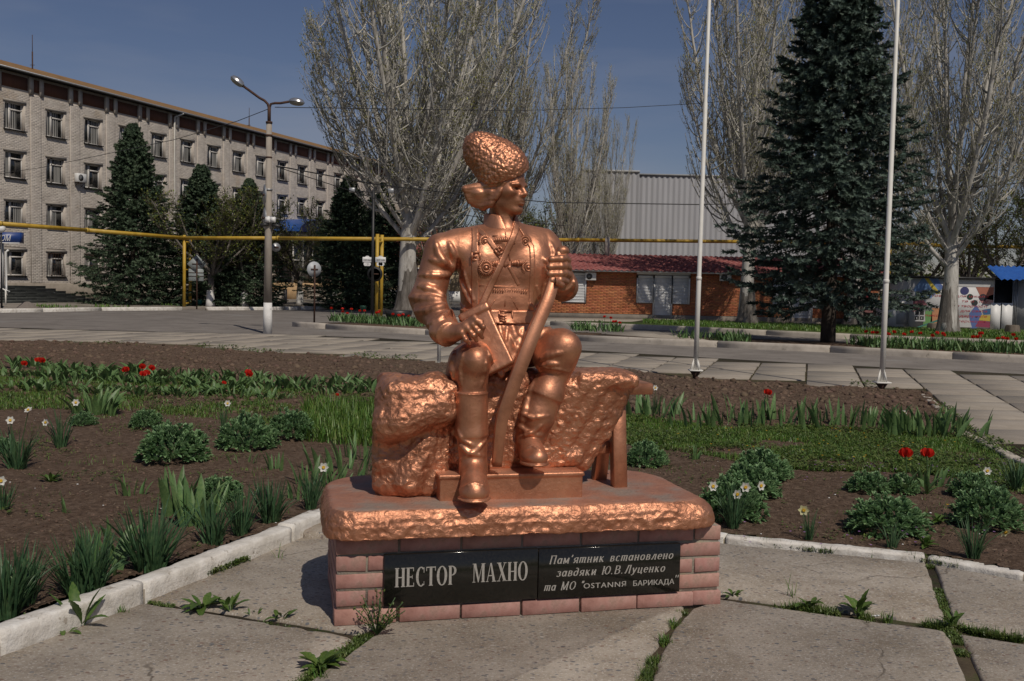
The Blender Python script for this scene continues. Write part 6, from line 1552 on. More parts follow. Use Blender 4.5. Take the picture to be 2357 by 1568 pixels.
sign_disc(609, 502, LY + .1, .27, 'grey back of the lower round sign fixed to the lamp post', R(-68))
sign_disc(635.5, 569.5, LY + .3, .115, 'small grey disc on the right side of the lamp post', R(30))
p = GP(722, 746); sign_disc(723, 620, p.y, .245, 'round sign seen from behind on a rusty post by the tulip bed', R(38), M_('sign_back', [(.38, .40, .42), (.46, .48, .50)], .5), pole=0)
p = GP(452, 712); sign_disc(453, 608, p.y, .42, 'grey diamond shaped sign seen from behind beside the yellow pipe support', R(25), M_('sign_back_grey', [(.22, .25, .25), (.28, .31, .31)], .5), 'diamond', pole=0)
p_ = PY(451.5, 633, p.y); t = thing('road_sign', 'rectangular grey sign plate under the diamond sign', 'road sign', p_, R(15), 'backs of road signs'); b = MB(); chamfer_box(b, (0, 0, 0), (.32, .012, .27), .004); obj('plate', b, M_('sign_back_grey2', [(.22, .25, .25), (.28, .31, .31)], .5), t)
for z in (.10, -.06): b = MB(); b.box((0, -.02, z), (.34, .01, .012)); obj('rear_bracket', b, m_rust, t)

# yellow overhead gas pipe and its H-shaped supports
pts = [PY(-300, 497, 31.5), PY(0, 515, 35.2), PY(200, 530, 39.5), PY(424, 548, 44.1), PY(640, 548.5, 42.2), PY(866, 550.5, 39.9), PY(1100, 551.5, 42), PY(1330, 552.5, 44.4), PY(1750, 557, 44.6), PY(2120, 561.5, 44.8), PY(2170, 566, 44.9), PY(2700, 575, 45.2)]
gp = thing('gas_pipe', 'long yellow overhead gas pipe crossing the whole square', 'pipe', (0, 0, 0))
for i in range(len(pts) - 1):
    if i in (8,): pass
    b = MB(); b.tube([pts[i], pts[i + 1]], .078, 12); b2 = obj('pipe_section', b, m_yel, gp, True)
    b = MB(); d = (pts[i + 1] - pts[i]).normalized(); b.tube([pts[i] - d * .05, pts[i] + d * .05], .095, 12); obj('pipe_flange', b, m_yel, gp, True)
def hsup(xs, label):
    base = [GP(x, y) for x, y in xs]; c = (base[0] + base[1]) / 2; t = thing('pipe_support', label, 'pipe support', c, 0, 'yellow pipe supports'); z = 3.27
    for q in base: b = MB(); b.tube([q - c, q - c + Vector((0, 0, z))], .070, 12); obj('leg', b, m_yel, t, True)
    for zz in (.25, 1.75): b = MB(); b.tube([base[0] - c + Vector((0, 0, zz)), base[1] - c + Vector((0, 0, zz))], .035, 8); obj('rung', b, m_yel, t)
    b = MB(); b.tube([base[0] - c + Vector((0, 0, 2.98)), base[1] - c + Vector((0, 0, 2.98))], .05, 8); obj('saddle', b, m_yel, t)
hsup(((424, 712), (437.5, 710)), 'yellow twin post pipe support left of the lamp post'); hsup(((866.5, 730), (877, 729)), 'yellow twin post pipe support behind the dark signpost')
p = PY(1397, 602, 44.0); t = thing('pipe_support', 'grey concrete pipe support standing on the red tiled roof', 'pipe support', p, 0, 'pipe supports on the roof'); b = MB(); b.box((0, 0, .5), (.10, .10, .56)); obj('column', b, m_kerb, t); b = MB(); b.box((.0, 0, -.02), (.22, .2, .05)); obj('flashing', b, m_dark, t)
p = PY(2040, 765, 37.8); t = thing('yellow_post', 'yellow gas post behind the right flagpole', 'post', (p.x, 37.8, 0)); b = MB(); b.tube([(0, 0, 0), (0, 0, PY(2040, 565, 37.8).z)], .07, 10); obj('shaft', b, m_yel, t, True); b = MB(); b.tube([(-.1, 0, 2.0), (.1, 0, 2.0)], .03, 6); obj('valve', b, m_yel, t)

# signpost with floodlights and two ornate street name plates
p = GP(856, 739); Yp = p.y; sp_ = thing('signpost', 'tall dark signpost with floodlights behind the tulip bed', 'post', p)
zt = PY(868, 436, Yp).z; b = MB(); b.tube([(0, 0, 0), (0, 0, zt)], .05, 10); obj('pole', b, m_dark, sp_, True)
b = MB(); b.tube([(-.7, 0, zt - .1), (.6, 0, zt - .1)], .02, 6); obj('cross_arm', b, m_dark, sp_)
for x in (-.75, .62): b = MB(); chamfer_box(b, (x, -.05, zt - .05), (.10, .06, .08), .01); obj('floodlight', b, m_gal, sp_)
for (u0, u1, lab, s, rz) in ((834, 857, 'left ornate white street name plate on the dark signpost', 'Шевченка', R(28)), (864, 888, 'right ornate white street name plate on the dark signpost', 'Героїв України', 0)):
    a, c = PY(u0, 598, Yp - .08), PY(u1, 598, Yp - .08); w = (c.x - a.x) / 2; t = thing('street_name_plate', lab, 'street sign', ((a.x + c.x) / 2, Yp - .08, a.z), rz, 'street name plates')
    b = MB(); chamfer_box(b, (0, 0, 0), (w, .012, .095), .01); obj('plate', b, m_whs, t)
    b = MB(); n = 12; b.add([(w * .45 * math.cos(math.pi * i / n), -.002, .095 + .05 * math.sin(math.pi * i / n)) for i in range(n + 1)], [list(range(n + 1))[::-1]]); obj('crest', b, m_whs, t)
    b = MB()
    for x in (-.35, 0, .35):
        b.add([(w * x + .075 * math.cos(2 * math.pi * i / 12), -.001, -.15 + .07 * math.sin(2 * math.pi * i / 12)) for i in range(12)], [list(range(12))[::-1]])
    obj('scroll', b, m_whs, t, kind='stuff')
    text(t, s, -w * .85, w * .85, -.03, .09, 0, .01, m_dark, -.016)
p = PY(863, 631, 39.4); t = sign_disc(863, 631, 38.9, .30, 'small round sign with dark rim low on the dark signpost', 0, m_dark, group='round signs'); b = MB(); b.lathe([(.001, 0), (.22, 0)], 20, (0, -.03, 0), [[1, 0, 0], [0, 0, 1], [0, -1, 0]]); obj('face', b, M_('sign_face', [(.05, .05, .06), (.12, .12, .13)]), t)
# lamps with white globes
def globe(px, py_top, py_base, label, r=.115, Y=None, gm=None):
    p = GP(px, py_base) if Y is None else Vector((PY(px, 700, Y).x, Y, 0)); z = PY(px, py_top, p.y).z; t = thing('globe_lamp', label, 'street lamp', p, 0, 'globe lamps'); b = MB(); b.tube([(0, 0, 0), (0, 0, z - r)], .035, 8); obj('pole', b, m_dark, t, True)
    b = MB(); b.lathe([(.001, z - r)] + [(r * math.sin(a), z - r * math.cos(a)) for a in np.linspace(.3, math.pi - .02, 9)], 14); obj('globe', b, gm or m_whs, t, True)
globe(905, 603, 706, 'white globe lamp on a thin pole beside the poplar trunk', .125)
globe(4, 527, 716, 'white globe lamp on a dark pole at the left edge', .15)
t = globe(1136, 312, 0, 'lamp with grey glass globe whose top shows just behind the shaggy hat', .10, Y=27.0, gm=M_('grey_globe_glass', [(.10, .10, .09), (.16, .16, .15)], .15))
# litter bins, notice board, small cabinets
def litter(px, y0, y1, label, mat):
    p = GP(px, y1); z1_ = PY(px, y0, p.y).z; t = thing('litter_bin', label, 'litter bin', p, 0, 'litter bins'); h = z1_; b = MB(); b.lathe([(.10, h * .45), (.15, h * .95), (.155, h), (.13, h), (.09, h * .5)], 12); obj('bin', b, mat, t)
    for x in (-.09, .09): b = MB(); b.tube([(x, 0, 0), (x, 0, h * .6)], .015, 6); obj('leg', b, m_dark, t)
litter(836, 704, 727, 'dark green litter bin on two legs by the far side of the tulip bed', m_green)
litter(459, 690, 710, 'teal litter bin at the kerb beside the diamond sign', M_('teal_plastic', [(.02, .14, .12), (.03, .18, .15)]))
p = GP(543, 704); z0_, z1_ = PY(543, 692, p.y).z, PY(543, 661, p.y).z; t = thing('notice_board', 'board covered with torn white notices under the budding trees', 'notice board', p, R(8)); b = MB(); b.box((0, 0, (z0_ + z1_) / 2), (.52, .03, (z1_ - z0_) / 2)); obj('board', b, m_dark, t)
for x in (-.5, .5): b = MB(); b.tube([(x, .03, 0), (x, .03, z1_)], .025, 6); obj('leg', b, m_rust, t)
for i in range(22):
    w, h = rg.uniform(.05, .11), rg.uniform(.05, .12); x, z = rg.uniform(-.25, .45), rg.uniform(z0_ + .12, z1_ - .12); b = MB(); b.box((x, -.034 - i * .0008, z), (w, .0003, h), [[1, 0, -.1 * rg.uniform(-1, 1)], [0, 1, 0], [0, 0, 1]]); obj('notice', b, m_whs, t)
p = GP(809, 704); t = thing('post_cabinet', 'small orange cabinet on blue legs under the dark spruce', 'cabinet', p, 0); b = MB(); chamfer_box(b, (0, 0, .95), (.22, .16, .32), .02); obj('case', b, M_('orange_paint', [(.35, .16, .03), (.42, .20, .05)]), t)
for x in (-.18, .18): b = MB(); b.box((x, 0, .32), (.05, .05, .32)); obj('leg', b, m_blue, t)
p = GP(975, 722); t = thing('newsstand', 'dark glazed stand with papers seen behind the bent arm of the statue', 'stand', p); b = MB(); b.box((0, 0, .95), (.75, .4, .75)); obj('case', b, m_dark, t); b = MB(); b.box((0, -.1, 1.75), (.82, .5, .05)); obj('roof', b, m_whs, t)
for i in range(14): b = MB(); b.box((rg.uniform(-.6, .6), -.41 - i * .001, rg.uniform(.5, 1.5)), (.07, .002, .05)); obj('paper', b, m_gal, t)
for x in (-.7, .7): b = MB(); b.box((x, 0, .1), (.03, .3, .1)); obj('leg', b, m_dark, t)
p = GP(545, 705); t = thing('access_ramp', 'pale access ramp with tube rails behind the notice board', 'ramp', p + Vector((0, 2.0, 0)), FRZ - 1.2)
b = MB(); b.add([(-1.5, -.5, 0), (2.0, -.5, .9), (2.0, .5, .9), (-1.5, .5, 0), (2.0, -.5, 0), (2.0, .5, 0)], [[0, 1, 2, 3], [0, 4, 1], [3, 2, 5], [1, 4, 5, 2], [0, 3, 5, 4]]); obj('slope', b, m_kerb, t)
b = MB(); b.tube([(-1.5, -.5, .7), (2.0, -.5, 1.6)], .025, 6); obj('rail', b, m_wht, t)
p = GP(415, 706); t = thing('bicycle_rack', 'low rack of thin cyan hoops under the big left spruce', 'bicycle rack', p, FRZ * 0); 
for i in range(5):
    x = -.7 + .3 * i; b = MB(); b.tube([(x, 0, .0), (x, 0, .28), (x + .06, 0, .36), (x + .16, 0, .36), (x + .2, 0, .28), (x + .2, 0, 0)], .012, 5); obj('hoop', b, M_('cyan_paint', [(.05, .20, .22)]) if i == 0 else t.children[0].data.materials[0], t)
# heap of sand by the left kerb
c = GP(41, 716.5) + Vector((0, .7, .05)); n = 24; V = []; 
for i in range(9):
    for j in range(n): a = 2 * math.pi * j / n; r = .66 * i / 8; V.append((c.x + r * math.cos(a) * (1 + .1 * math.sin(3 * a)), c.y + r * math.sin(a) * .8, c.z + .33 * math.exp(-(i / 4.2) ** 2) - .02))
V = np.array(V); V[:, 2] += fbm(V, 6, 3) * .08; b = MB(); b.add(V, [[i * n + j, i * n + (j + 1) % n, (i + 1) * n + (j + 1) % n, (i + 1) * n + j] for i in range(8) for j in range(n)]); sp2 = obj('sand_heap', b, M_('sand', [(.15, .13, .11), (.20, .17, .15)], .95, scale=10, bump=.6, bscale=50), None, True, label='low heap of grey sand on the pavement by the left entrance', category='sand heap')
# tree stumps
for (px, py, r, h, lab) in ((2330, 776, .22, .30, 'broad grey tree stump in the grass at the right edge'), (2152, 768, .25, .26, 'dark sawn tree stump beside the right poplar trunk')):
    p = GP(px, py); t = thing('tree_stump', lab, 'tree stump', p, 0, 'stumps in the verge'); n = 20; V = []
    for z, q in ((0, 1.25), (h * .4, 1.05), (h * .9, .95), (h, .85)):
        for i in range(n): a = 2 * math.pi * i / n; k = q * (1 + .12 * math.sin(5 * a) * (1 - z / h * .5)); V.append((r * k * math.cos(a), r * k * math.sin(a), .1 + z))
    b = MB(); b.add(V, [[k * n + i, k * n + (i + 1) % n, (k + 1) * n + (i + 1) % n, (k + 1) * n + i] for k in range(3) for i in range(n)]); obj('bark', b, M_('stump_bark', [(.10, .08, .06), (.18, .15, .12)], .95, scale=6, bump=.8, bscale=18, stretch=(3, 3, .5)), t, True)
    b = MB(); b.add(V[-n:], [list(range(n))]); obj('sawn_top', b, M_('sawn_wood', [(.22, .18, .13), (.28, .23, .17)]), t)
# overhead cables
def cable(P, label, r=.012, sag=.0):
    b = MB(); Q = []
    for i in range(len(P) - 1):
        for t in np.linspace(0, 1, 9, endpoint=i == len(P) - 2):
            q = P[i] + (P[i + 1] - P[i]) * t; q = q - Vector((0, 0, sag * 4 * t * (1 - t))); Q.append(q)
    b.tube(Q, r, 4); return obj('overhead_cable', b, m_dark, label=label, category='cable', group='overhead cables')
cl = lambda px, py, Y: PY(px, py, Y)
cable([cl(636, 382, 25.6), cl(858, 423.5, 30), cl(1063, 448, 33), cl(1266, 466, 33), cl(1608, 471, 33), cl(1821, 466, 33), cl(2117, 445, 32), cl(2500, 405, 31)], 'thick dark cable from the lamp post past the hat to the right edge', .016)
cable([cl(636, 384, 25.6), cl(873, 461, 30), cl(1100, 500, 34), cl(1300, 520, 38)], 'lower cable falling from the lamp post towards the shoulder of the statue', .012)
cable([cl(633, 247, 25.7), cl(1180, 255, 36), cl(1438, 248, 36), cl(1579, 240, 36), cl(1900, 215, 35), cl(2500, 155, 34)], 'highest thin cable crossing the sky right of the lamp arms', .010)
cable([cl(623, 249, 25.7), cl(546, 279, 27), cl(400, 322, 32), cl(100, 385, 40), cl(-200, 430, 44)], 'thin cable running left from the lamp post across the facade', .010)
# ================================================================ leaves, blades and flowers
def ribbons(base, az, tilt, L, W, bend, n=5, prof=None, fold=.25, twist=None, flat=False):
    """N curved leaves at once; returns verts, quads"""
    base = np.asarray(base, float); N = len(base); s = np.linspace(0, 1, n + 1); ds = 1.0 / n
    th = tilt[:, None] + bend[:, None] * s[None] ; dx = np.sin(th) * L[:, None] * ds; dz = np.cos(th) * L[:, None] * ds
    hx = np.concatenate([np.zeros((N, 1)), np.cumsum(dx[:, :-1], 1)], 1); hz = np.concatenate([np.zeros((N, 1)), np.cumsum(dz[:, :-1], 1)], 1)
    ca, sa = np.cos(az), np.sin(az)
    C = base[:, None] + np.stack([hx * ca[:, None], hx * sa[:, None], hz], -1)
    w = W[:, None] * (prof(s) if prof else np.sqrt(np.clip(1 - s ** 3, 0, 1)))[None] * .5
    rot = az + (twist if twist is not None else 0)
    side = np.stack([-np.sin(rot), np.cos(rot), 0 * rot], -1)[:, None]
    nrm = np.stack([-np.cos(th) * ca[:, None], -np.cos(th) * sa[:, None], np.sin(th)], -1)
    if flat:
        V = np.stack([C - side * w[..., None], C + side * w[..., None]], 2).reshape(-1, 3); k = 2
    else:
        V = np.stack([C - side * w[..., None] + nrm * (w * fold)[..., None], C - nrm * (w * fold * .3)[..., None], C + side * w[..., None] + nrm * (w * fold)[..., None]], 2).reshape(-1, 3); k = 3
    st = (n + 1) * k; i = np.arange(n)[:, None] * k; j = np.arange(k - 1)[None]
    q = np.stack([i + j, i + j + 1, i + k + j + 1, i + k + j], -1).reshape(-1, 4)
    return V, (q[None] + st * np.arange(N)[:, None, None]).reshape(-1, 4)
pr_blade = lambda s: np.sqrt(np.clip(1 - s ** 4, .003, 1)) * (1 - .25 * s)
pr_iris = lambda s: np.clip(1 - np.abs(s - .35) ** 2 * 1.1, 0, 1) * np.sqrt(np.clip(1 - s ** 3, .004, 1))
pr_tulip = lambda s: np.sin(np.pi * np.clip(s * .92 + .08, 0, 1)) ** .7 * (1 - .3 * s) + .02
pr_obov = lambda s: np.sin(np.pi * np.clip(s, .02, .97) ** 1.5) ** .8 + .05
pr_dock = lambda s: np.sin(np.pi * np.clip(s, .03, .98) ** 1.15) ** .9 * (1 + .10 * np.sin(s * 40)) + .04
def leafm(name, a, b_, c=None, tr=.22, isl=.22, rough=.45, **k): return M_(name, [a, b_] + ([c] if c else []), rough, scale=14, detail=4, island=isl, trans=tr, spec=.4, **k)
L_narc = leafm('narcissus_leaf', (.035, .085, .040), (.060, .125, .055), (.09, .16, .07))
L_iris = leafm('iris_leaf', (.075, .155, .052), (.12, .21, .075), (.16, .25, .09), isl=0, rnd=.2)
L_sed = leafm('stonecrop_leaf', (.14, .25, .105), (.21, .35, .16), (.28, .42, .22), tr=.3)
L_tul = leafm('tulip_leaf', (.065, .14, .050), (.11, .20, .070), (.15, .24, .085))
L_gra = leafm('grass_blade', (.058, .135, .020), (.105, .20, .034), (.165, .21, .05), isl=.35)
L_mat = leafm('chickweed_leaf', (.055, .095, .02), (.10, .15, .035), (.14, .17, .05), isl=.35)
L_dock = leafm('broad_weed_leaf', (.050, .105, .020), (.085, .15, .030), (.12, .17, .045), isl=0, rnd=.15)
L_red = M_('tulip_petal', [(.42, .010, .008), (.60, .022, .012), (.70, .05, .02)], .4, scale=12, trans=.25)
L_wh = M_('narcissus_petal', [(.66, .66, .60), (.78, .78, .74)], .5, scale=20, trans=.3)
L_yel = M_('yellow_petal', [(.62, .36, .02), (.75, .50, .04)], .5, scale=20, trans=.2)
L_crm = M_('cream_petal', [(.68, .66, .34), (.76, .74, .46)], .5, scale=20, trans=.3)
L_stem = leafm('flower_stem', (.05, .10, .035), (.07, .13, .05), isl=0)
L_pur = M_('purple_blossom', [(.22, .10, .28), (.32, .18, .38)], .6)
RS = np.random.RandomState
def gz(p): return Vector((p.x, p.y, sz(p)))
def lp_obj(root, me, az, tilt, s, loc=(0, 0, 0), name=None):
    o = bpy.data.objects.new(name or me.name, me); COL.objects.link(o); o.parent = root; o.location = loc; o.scale = (s, s, s); o.rotation_euler = (0, tilt, az); return o
def leafmesh(name, W, bend, prof, mat, n=6, fold=.3, tw=0.0):
    V, q = ribbons(np.zeros((1, 3)), np.zeros(1), np.zeros(1), np.ones(1), np.array([W]), np.array([bend]), n, prof, fold, np.array([tw])); b = MB(); b.add(V, [q]); return b.mesh(name, mat, True)
iris_me = [leafmesh('leaf', .12 + .03 * k, .10 + .2 * k, pr_iris, L_iris, tw=.3 * k) for k in range(3)]
irisd_me = [leafmesh('leaf', .11 + .025 * k, .2 + .25 * k, pr_iris, L_tul, tw=.4 * k) for k in range(3)]
dock_me = [leafmesh('leaf', .26 + .05 * k, .5 + .3 * k, pr_dock, L_dock, n=12) for k in range(3)]
dockn_me = [leafmesh('leaf', .15 + .03 * k, .2 + .3 * k, pr_dock, L_dock, n=12) for k in range(3)]
tul_me = [leafmesh('leaf', .24 + .05 * k, .4 + .25 * k, pr_tulip, L_tul, n=8, fold=.45) for k in range(3)]
def rosette_thing(name, label, cat, p, n, s, mes, t0=.25, t1=.9, group=None, seed=0, spread=.02):
    rr = random.Random(seed); t = thing(name, label, cat, p, 0, group)
    if 'dock weed with' in label: mes = dockn_me
    for i in range(n):
        az = 2.4 * i + rr.uniform(-.4, .4); r = spread * rr.random() ** .5
        lp_obj(t, mes[rr.randrange(len(mes))], az, t0 + (t1 - t0) * ((i + .5) / n) + rr.uniform(-.1, .1), s * rr.uniform(.7, 1.1), (r * math.cos(az * 1.7), r * math.sin(az * 1.7), 0))
    return t
# ---- narcissus clumps
def blades_mesh(name, n, L, W, sp, tilt, bend, mat, seed, prof=pr_blade, nseg=6, fold=.3):
    r = RS(seed); a = r.rand(n) * 2 * np.pi; rad = sp * np.sqrt(r.rand(n)); base = np.stack([rad * np.cos(a), rad * np.sin(a), -.01 + 0 * a], -1)
    az = a + r.normal(0, .5, n); V, q = ribbons(base, az, tilt * (r.rand(n) ** .8) * (.3 + rad / sp), L * (.5 + .55 * r.rand(n)), W * (.7 + .6 * r.rand(n)), bend * 1.7 * (r.rand(n) ** 3) + .05, nseg, prof, fold, r.normal(0, .6, n)); b = MB(); b.add(V, [q]); return b.mesh(name, mat, True)
narc_me = [blades_mesh('foliage', n, 1.0, .036, .16, .42, .7, L_narc, 20 + k) for k, n in enumerate((95, 70, 34))]
def flower_narc(root, loc, facing, s=1.0, cream=False):
    b = MB(); n = 6; az = np.arange(6) * math.pi / 3; V, q = ribbons(np.zeros((6, 3)), az, np.full(6, 1.35), np.full(6, .036 * s), np.full(6, .024 * s), np.full(6, -.2), 4, lambda x: np.sin(np.pi * np.clip(x * .9 + .1, 0, 1)) ** .6 + .02, .2); b.add(V, [q], 0)
    b.lathe([(.006 * s, .001), (.009 * s, .006 * s), (.011 * s, .012 * s), (.007 * s, .010 * s)], 10, mi=1)
    me = b.mesh('flower', [L_crm if cream else L_wh, L_yel], True); o = obj('flower', me, parent=root); f = Vector(facing).normalized(); o.rotation_euler = f.to_track_quat('Z', 'Y').to_euler(); o.location = loc; return o
def stemto(root, loc, r=.0028, bx=0):
    b = MB(); l = Vector(loc); b.tube([(0, 0, 0), l * .5 + Vector((bx, 0, .02)), l * .93 + Vector((bx * .3, 0, .01)), l], r, 5); return obj('stem', b, L_stem, root)
def narc(px, py, hpx, label, var=0, fl=(), wide=1.0, cream=False, group='narcissus clumps in the bed', seed=0):
    p = gz(GP(px, py)); h = hpx * p.y / F; t = thing('narcissus_clump', label, 'narcissus', p, seed * 1.3, group)
    t.rotation_euler = (0, 0, 0); o = obj('foliage', narc_me[var], parent=t); o.scale = (h * wide, h * wide, h); o.rotation_euler = (0, 0, seed * 1.7)
    for (fx, fy, d) in fl:
        q = PY(fx, fy, p.y + .02) - p; stemto(t, q); flower_narc(t, q, d, .92, cream)
    return t
narc(10, 1432, 200, 'narcissus leaves cut by the left picture edge in front of the bed', 0, seed=1)
narc(60, 1405, 150, 'broad leafed narcissus clump second from the left along the white kerb', 1, seed=2, wide=.9)
narc(178, 1378, 150, 'narcissus clump just behind the tall dock weed at the white kerb', 1, seed=3, wide=1.1)
narc(215, 1370, 165, 'dense dark narcissus clump right above the dock weed on the kerb', 0, seed=4, wide=.9)
narc(345, 1320, 172, 'largest narcissus clump, spreading above the joint of the white kerb', 0, seed=5, wide=1.15)
narc(491, 1265, 125, 'narcissus clump right of the largest one along the white kerb', 1, seed=6)
narc(556, 1242, 125, 'narcissus clump second from the plinth along the white kerb', 0, seed=7, wide=.8)
narc(622, 1212, 122, 'narcissus clump nearest the left end of the plinth along the white kerb', 0, seed=8)
narc(715, 1182, 105, 'narcissus with one white flower between the white kerb and the cast slab', 1, [(745, 1076, (.1, -1, .2))], seed=9, wide=.8)
narc(40, 1086, 105, 'narcissus clump with two white flowers near the left picture edge', 1, [(24, 968, (.3, -1, .4)), (66, 945, (-.2, -.6, .8))], seed=10, wide=1.1)
narc(141, 1036, 100, 'narcissus clump with two white flowers in front of the dark iris tuft', 2, [(175, 927, (.2, -1, .3)), (106, 973, (-.2, -1, .3))], seed=11, wide=.9)
narc(5, 1185, 90, 'thin narcissus tuft with a large white flower cut by the left edge', 2, [(2, 1107, (.5, -1, .2))], seed=12)
narc(515, 1000, 75, 'single white narcissus standing above the grass behind the green mounds', 2, [(524, 929, (.2, -1, .3))], seed=13, wide=.5)
narc(1687, 1226, 108, 'narcissus with four white and yellow flowers at the right end of the cast slab', 0, [(1640, 1119, (.3, -1, .1)), (1696, 1137, (.2, -1, -.1)), (1716, 1121, (-.1, -1, .0)), (1750, 1118, (.6, -1, .1))], seed=14, wide=.75)
narc(1861, 1250, 85, 'thin narcissus with one cream flower right of the four flowered clump', 2, [(1850, 1174, (-.3, -1, .0))], seed=15, cream=True, wide=.7)
narc(2052, 1272, 80, 'flowerless narcissus tuft at the foot of the big right green mound', 2, seed=16, wide=.9)
narc(2240, 1300, 105, 'narcissus with one hanging cream flower at the low white kerb', 1, [(2313, 1224, (.3, -.8, -.6))], seed=17, cream=True, wide=.8)
narc(2338, 1138, 80, 'narcissus clump with one white star flower near the right picture edge', 1, [(2272, 1084, (-.1, -1, .2))], seed=18)
narc(1508, 965, 55, 'narcissus with a white flower just beyond the end of the bench plank', 2, [(1508, 893, (.2, -1, .3))], seed=19, wide=.7)
narc(2085, 1000, 45, 'narcissus with a pale flower among the irises by the side kerb', 2, [(2080, 951, (.2, -1, .3))], seed=20)
# ---- stonecrop mounds
def mound(seed, n=190):
    r = RS(seed); u = r.rand(n); ph = r.rand(n) * 2 * np.pi; el = np.arccos(1 - u * .97); rr = 1 + .07 * r.normal(size=n) + .05 * np.sin(3 * ph + seed)
    C = np.stack([np.sin(el) * np.cos(ph) * rr, np.sin(el) * np.sin(ph) * rr, np.cos(el) * .98 * rr], -1); b = MB()
    for layer, (sc, k) in enumerate(((1.0, 9), (.80, 6))):
        P = C * sc; N = n * k; cc = np.repeat(P, k, 0); out = np.repeat(C / np.linalg.norm(C, axis=1)[:, None], k, 0)
        a = r.rand(N) * 2 * np.pi; ref = np.array([.3, .2, .93]); A = np.cross(out, ref); A /= np.linalg.norm(A, axis=1)[:, None] + 1e-9; B2 = np.cross(out, A)
        sp = (.35 + .6 * r.rand(N))[:, None]; d = out * .75 + (A * np.cos(a)[:, None] + B2 * np.sin(a)[:, None]) * sp + np.array([0, 0, .35]); d /= np.linalg.norm(d, axis=1)[:, None]
        azz = np.arctan2(d[:, 1], d[:, 0]); tl = np.arccos(np.clip(d[:, 2], -1, 1))
        V, q = ribbons(cc - d * .05, azz, tl - .15, .25 * (.6 + .5 * r.rand(N)), .115 * (.7 + .5 * r.rand(N)), r.normal(.3, .2, N), 3, pr_obov, .4); b.add(V, [q])
    V, q = ribbons(np.zeros((50, 3)), r.rand(50) * 6.3, .2 + 1.1 * r.rand(50), np.full(50, .8), np.full(50, .03), np.full(50, .2), 3, pr_blade, .2); b.add(V, [q])
    return b.mesh('foliage', L_sed, True)
sed_me = [mound(k) for k in range(3)]
def sedum(px, py, wpx, label, seed):
    p = gz(GP(px, py)); w = wpx * p.y / F / 2 * .90; p += Vector((0, w * .75, 0)); t = thing('stonecrop_mound', label, 'stonecrop', p, 0, 'round green stonecrop mounds')
    o = obj('foliage', sed_me[seed % 3], parent=t); o.rotation_euler = (0, 0, seed * 2.1); o.scale = (w, w, w * (1.0 + .12 * math.sin(seed)))
for i, a in enumerate(((378, 1080, 168, 'largest stonecrop mound left of the statue, on bare soil'), (555, 1045, 138, 'stonecrop mound between the largest left one and the tall grass'), (659, 1020, 112, 'stonecrop mound touching the tall grass left of the bench'),
    (326, 993, 78, 'small stonecrop mound behind the largest left one'), (183, 986, 62, 'small stonecrop mound below the dark iris tuft'), (-4, 1052, 70, 'stonecrop mound cut by the left picture edge'), (492, 1168, 112, 'stonecrop mound half hidden behind broad iris leaves by the kerb'),
    (1490, 1083, 98, 'stonecrop mound right behind the bench leg'), (1692, 1212, 162, 'stonecrop mound behind the four flowered narcissus'), (1738, 1160, 145, 'middle stonecrop mound of the row right of the cast slab'), (1762, 1118, 140, 'rearmost stonecrop mound of the row right of the cast slab'),
    (2062, 1250, 188, 'largest stonecrop mound on the right, in full sun on bare soil'), (2012, 1150, 105, 'low stonecrop mound left of the two red tulips'), (2085, 1150, 80, 'small stonecrop mound under the two red tulips'), (2296, 1235, 165, 'big stonecrop mound at the right picture edge'), (2256, 1163, 108, 'smaller stonecrop mound behind the one at the right picture edge'))):
    sedum(*a, i)
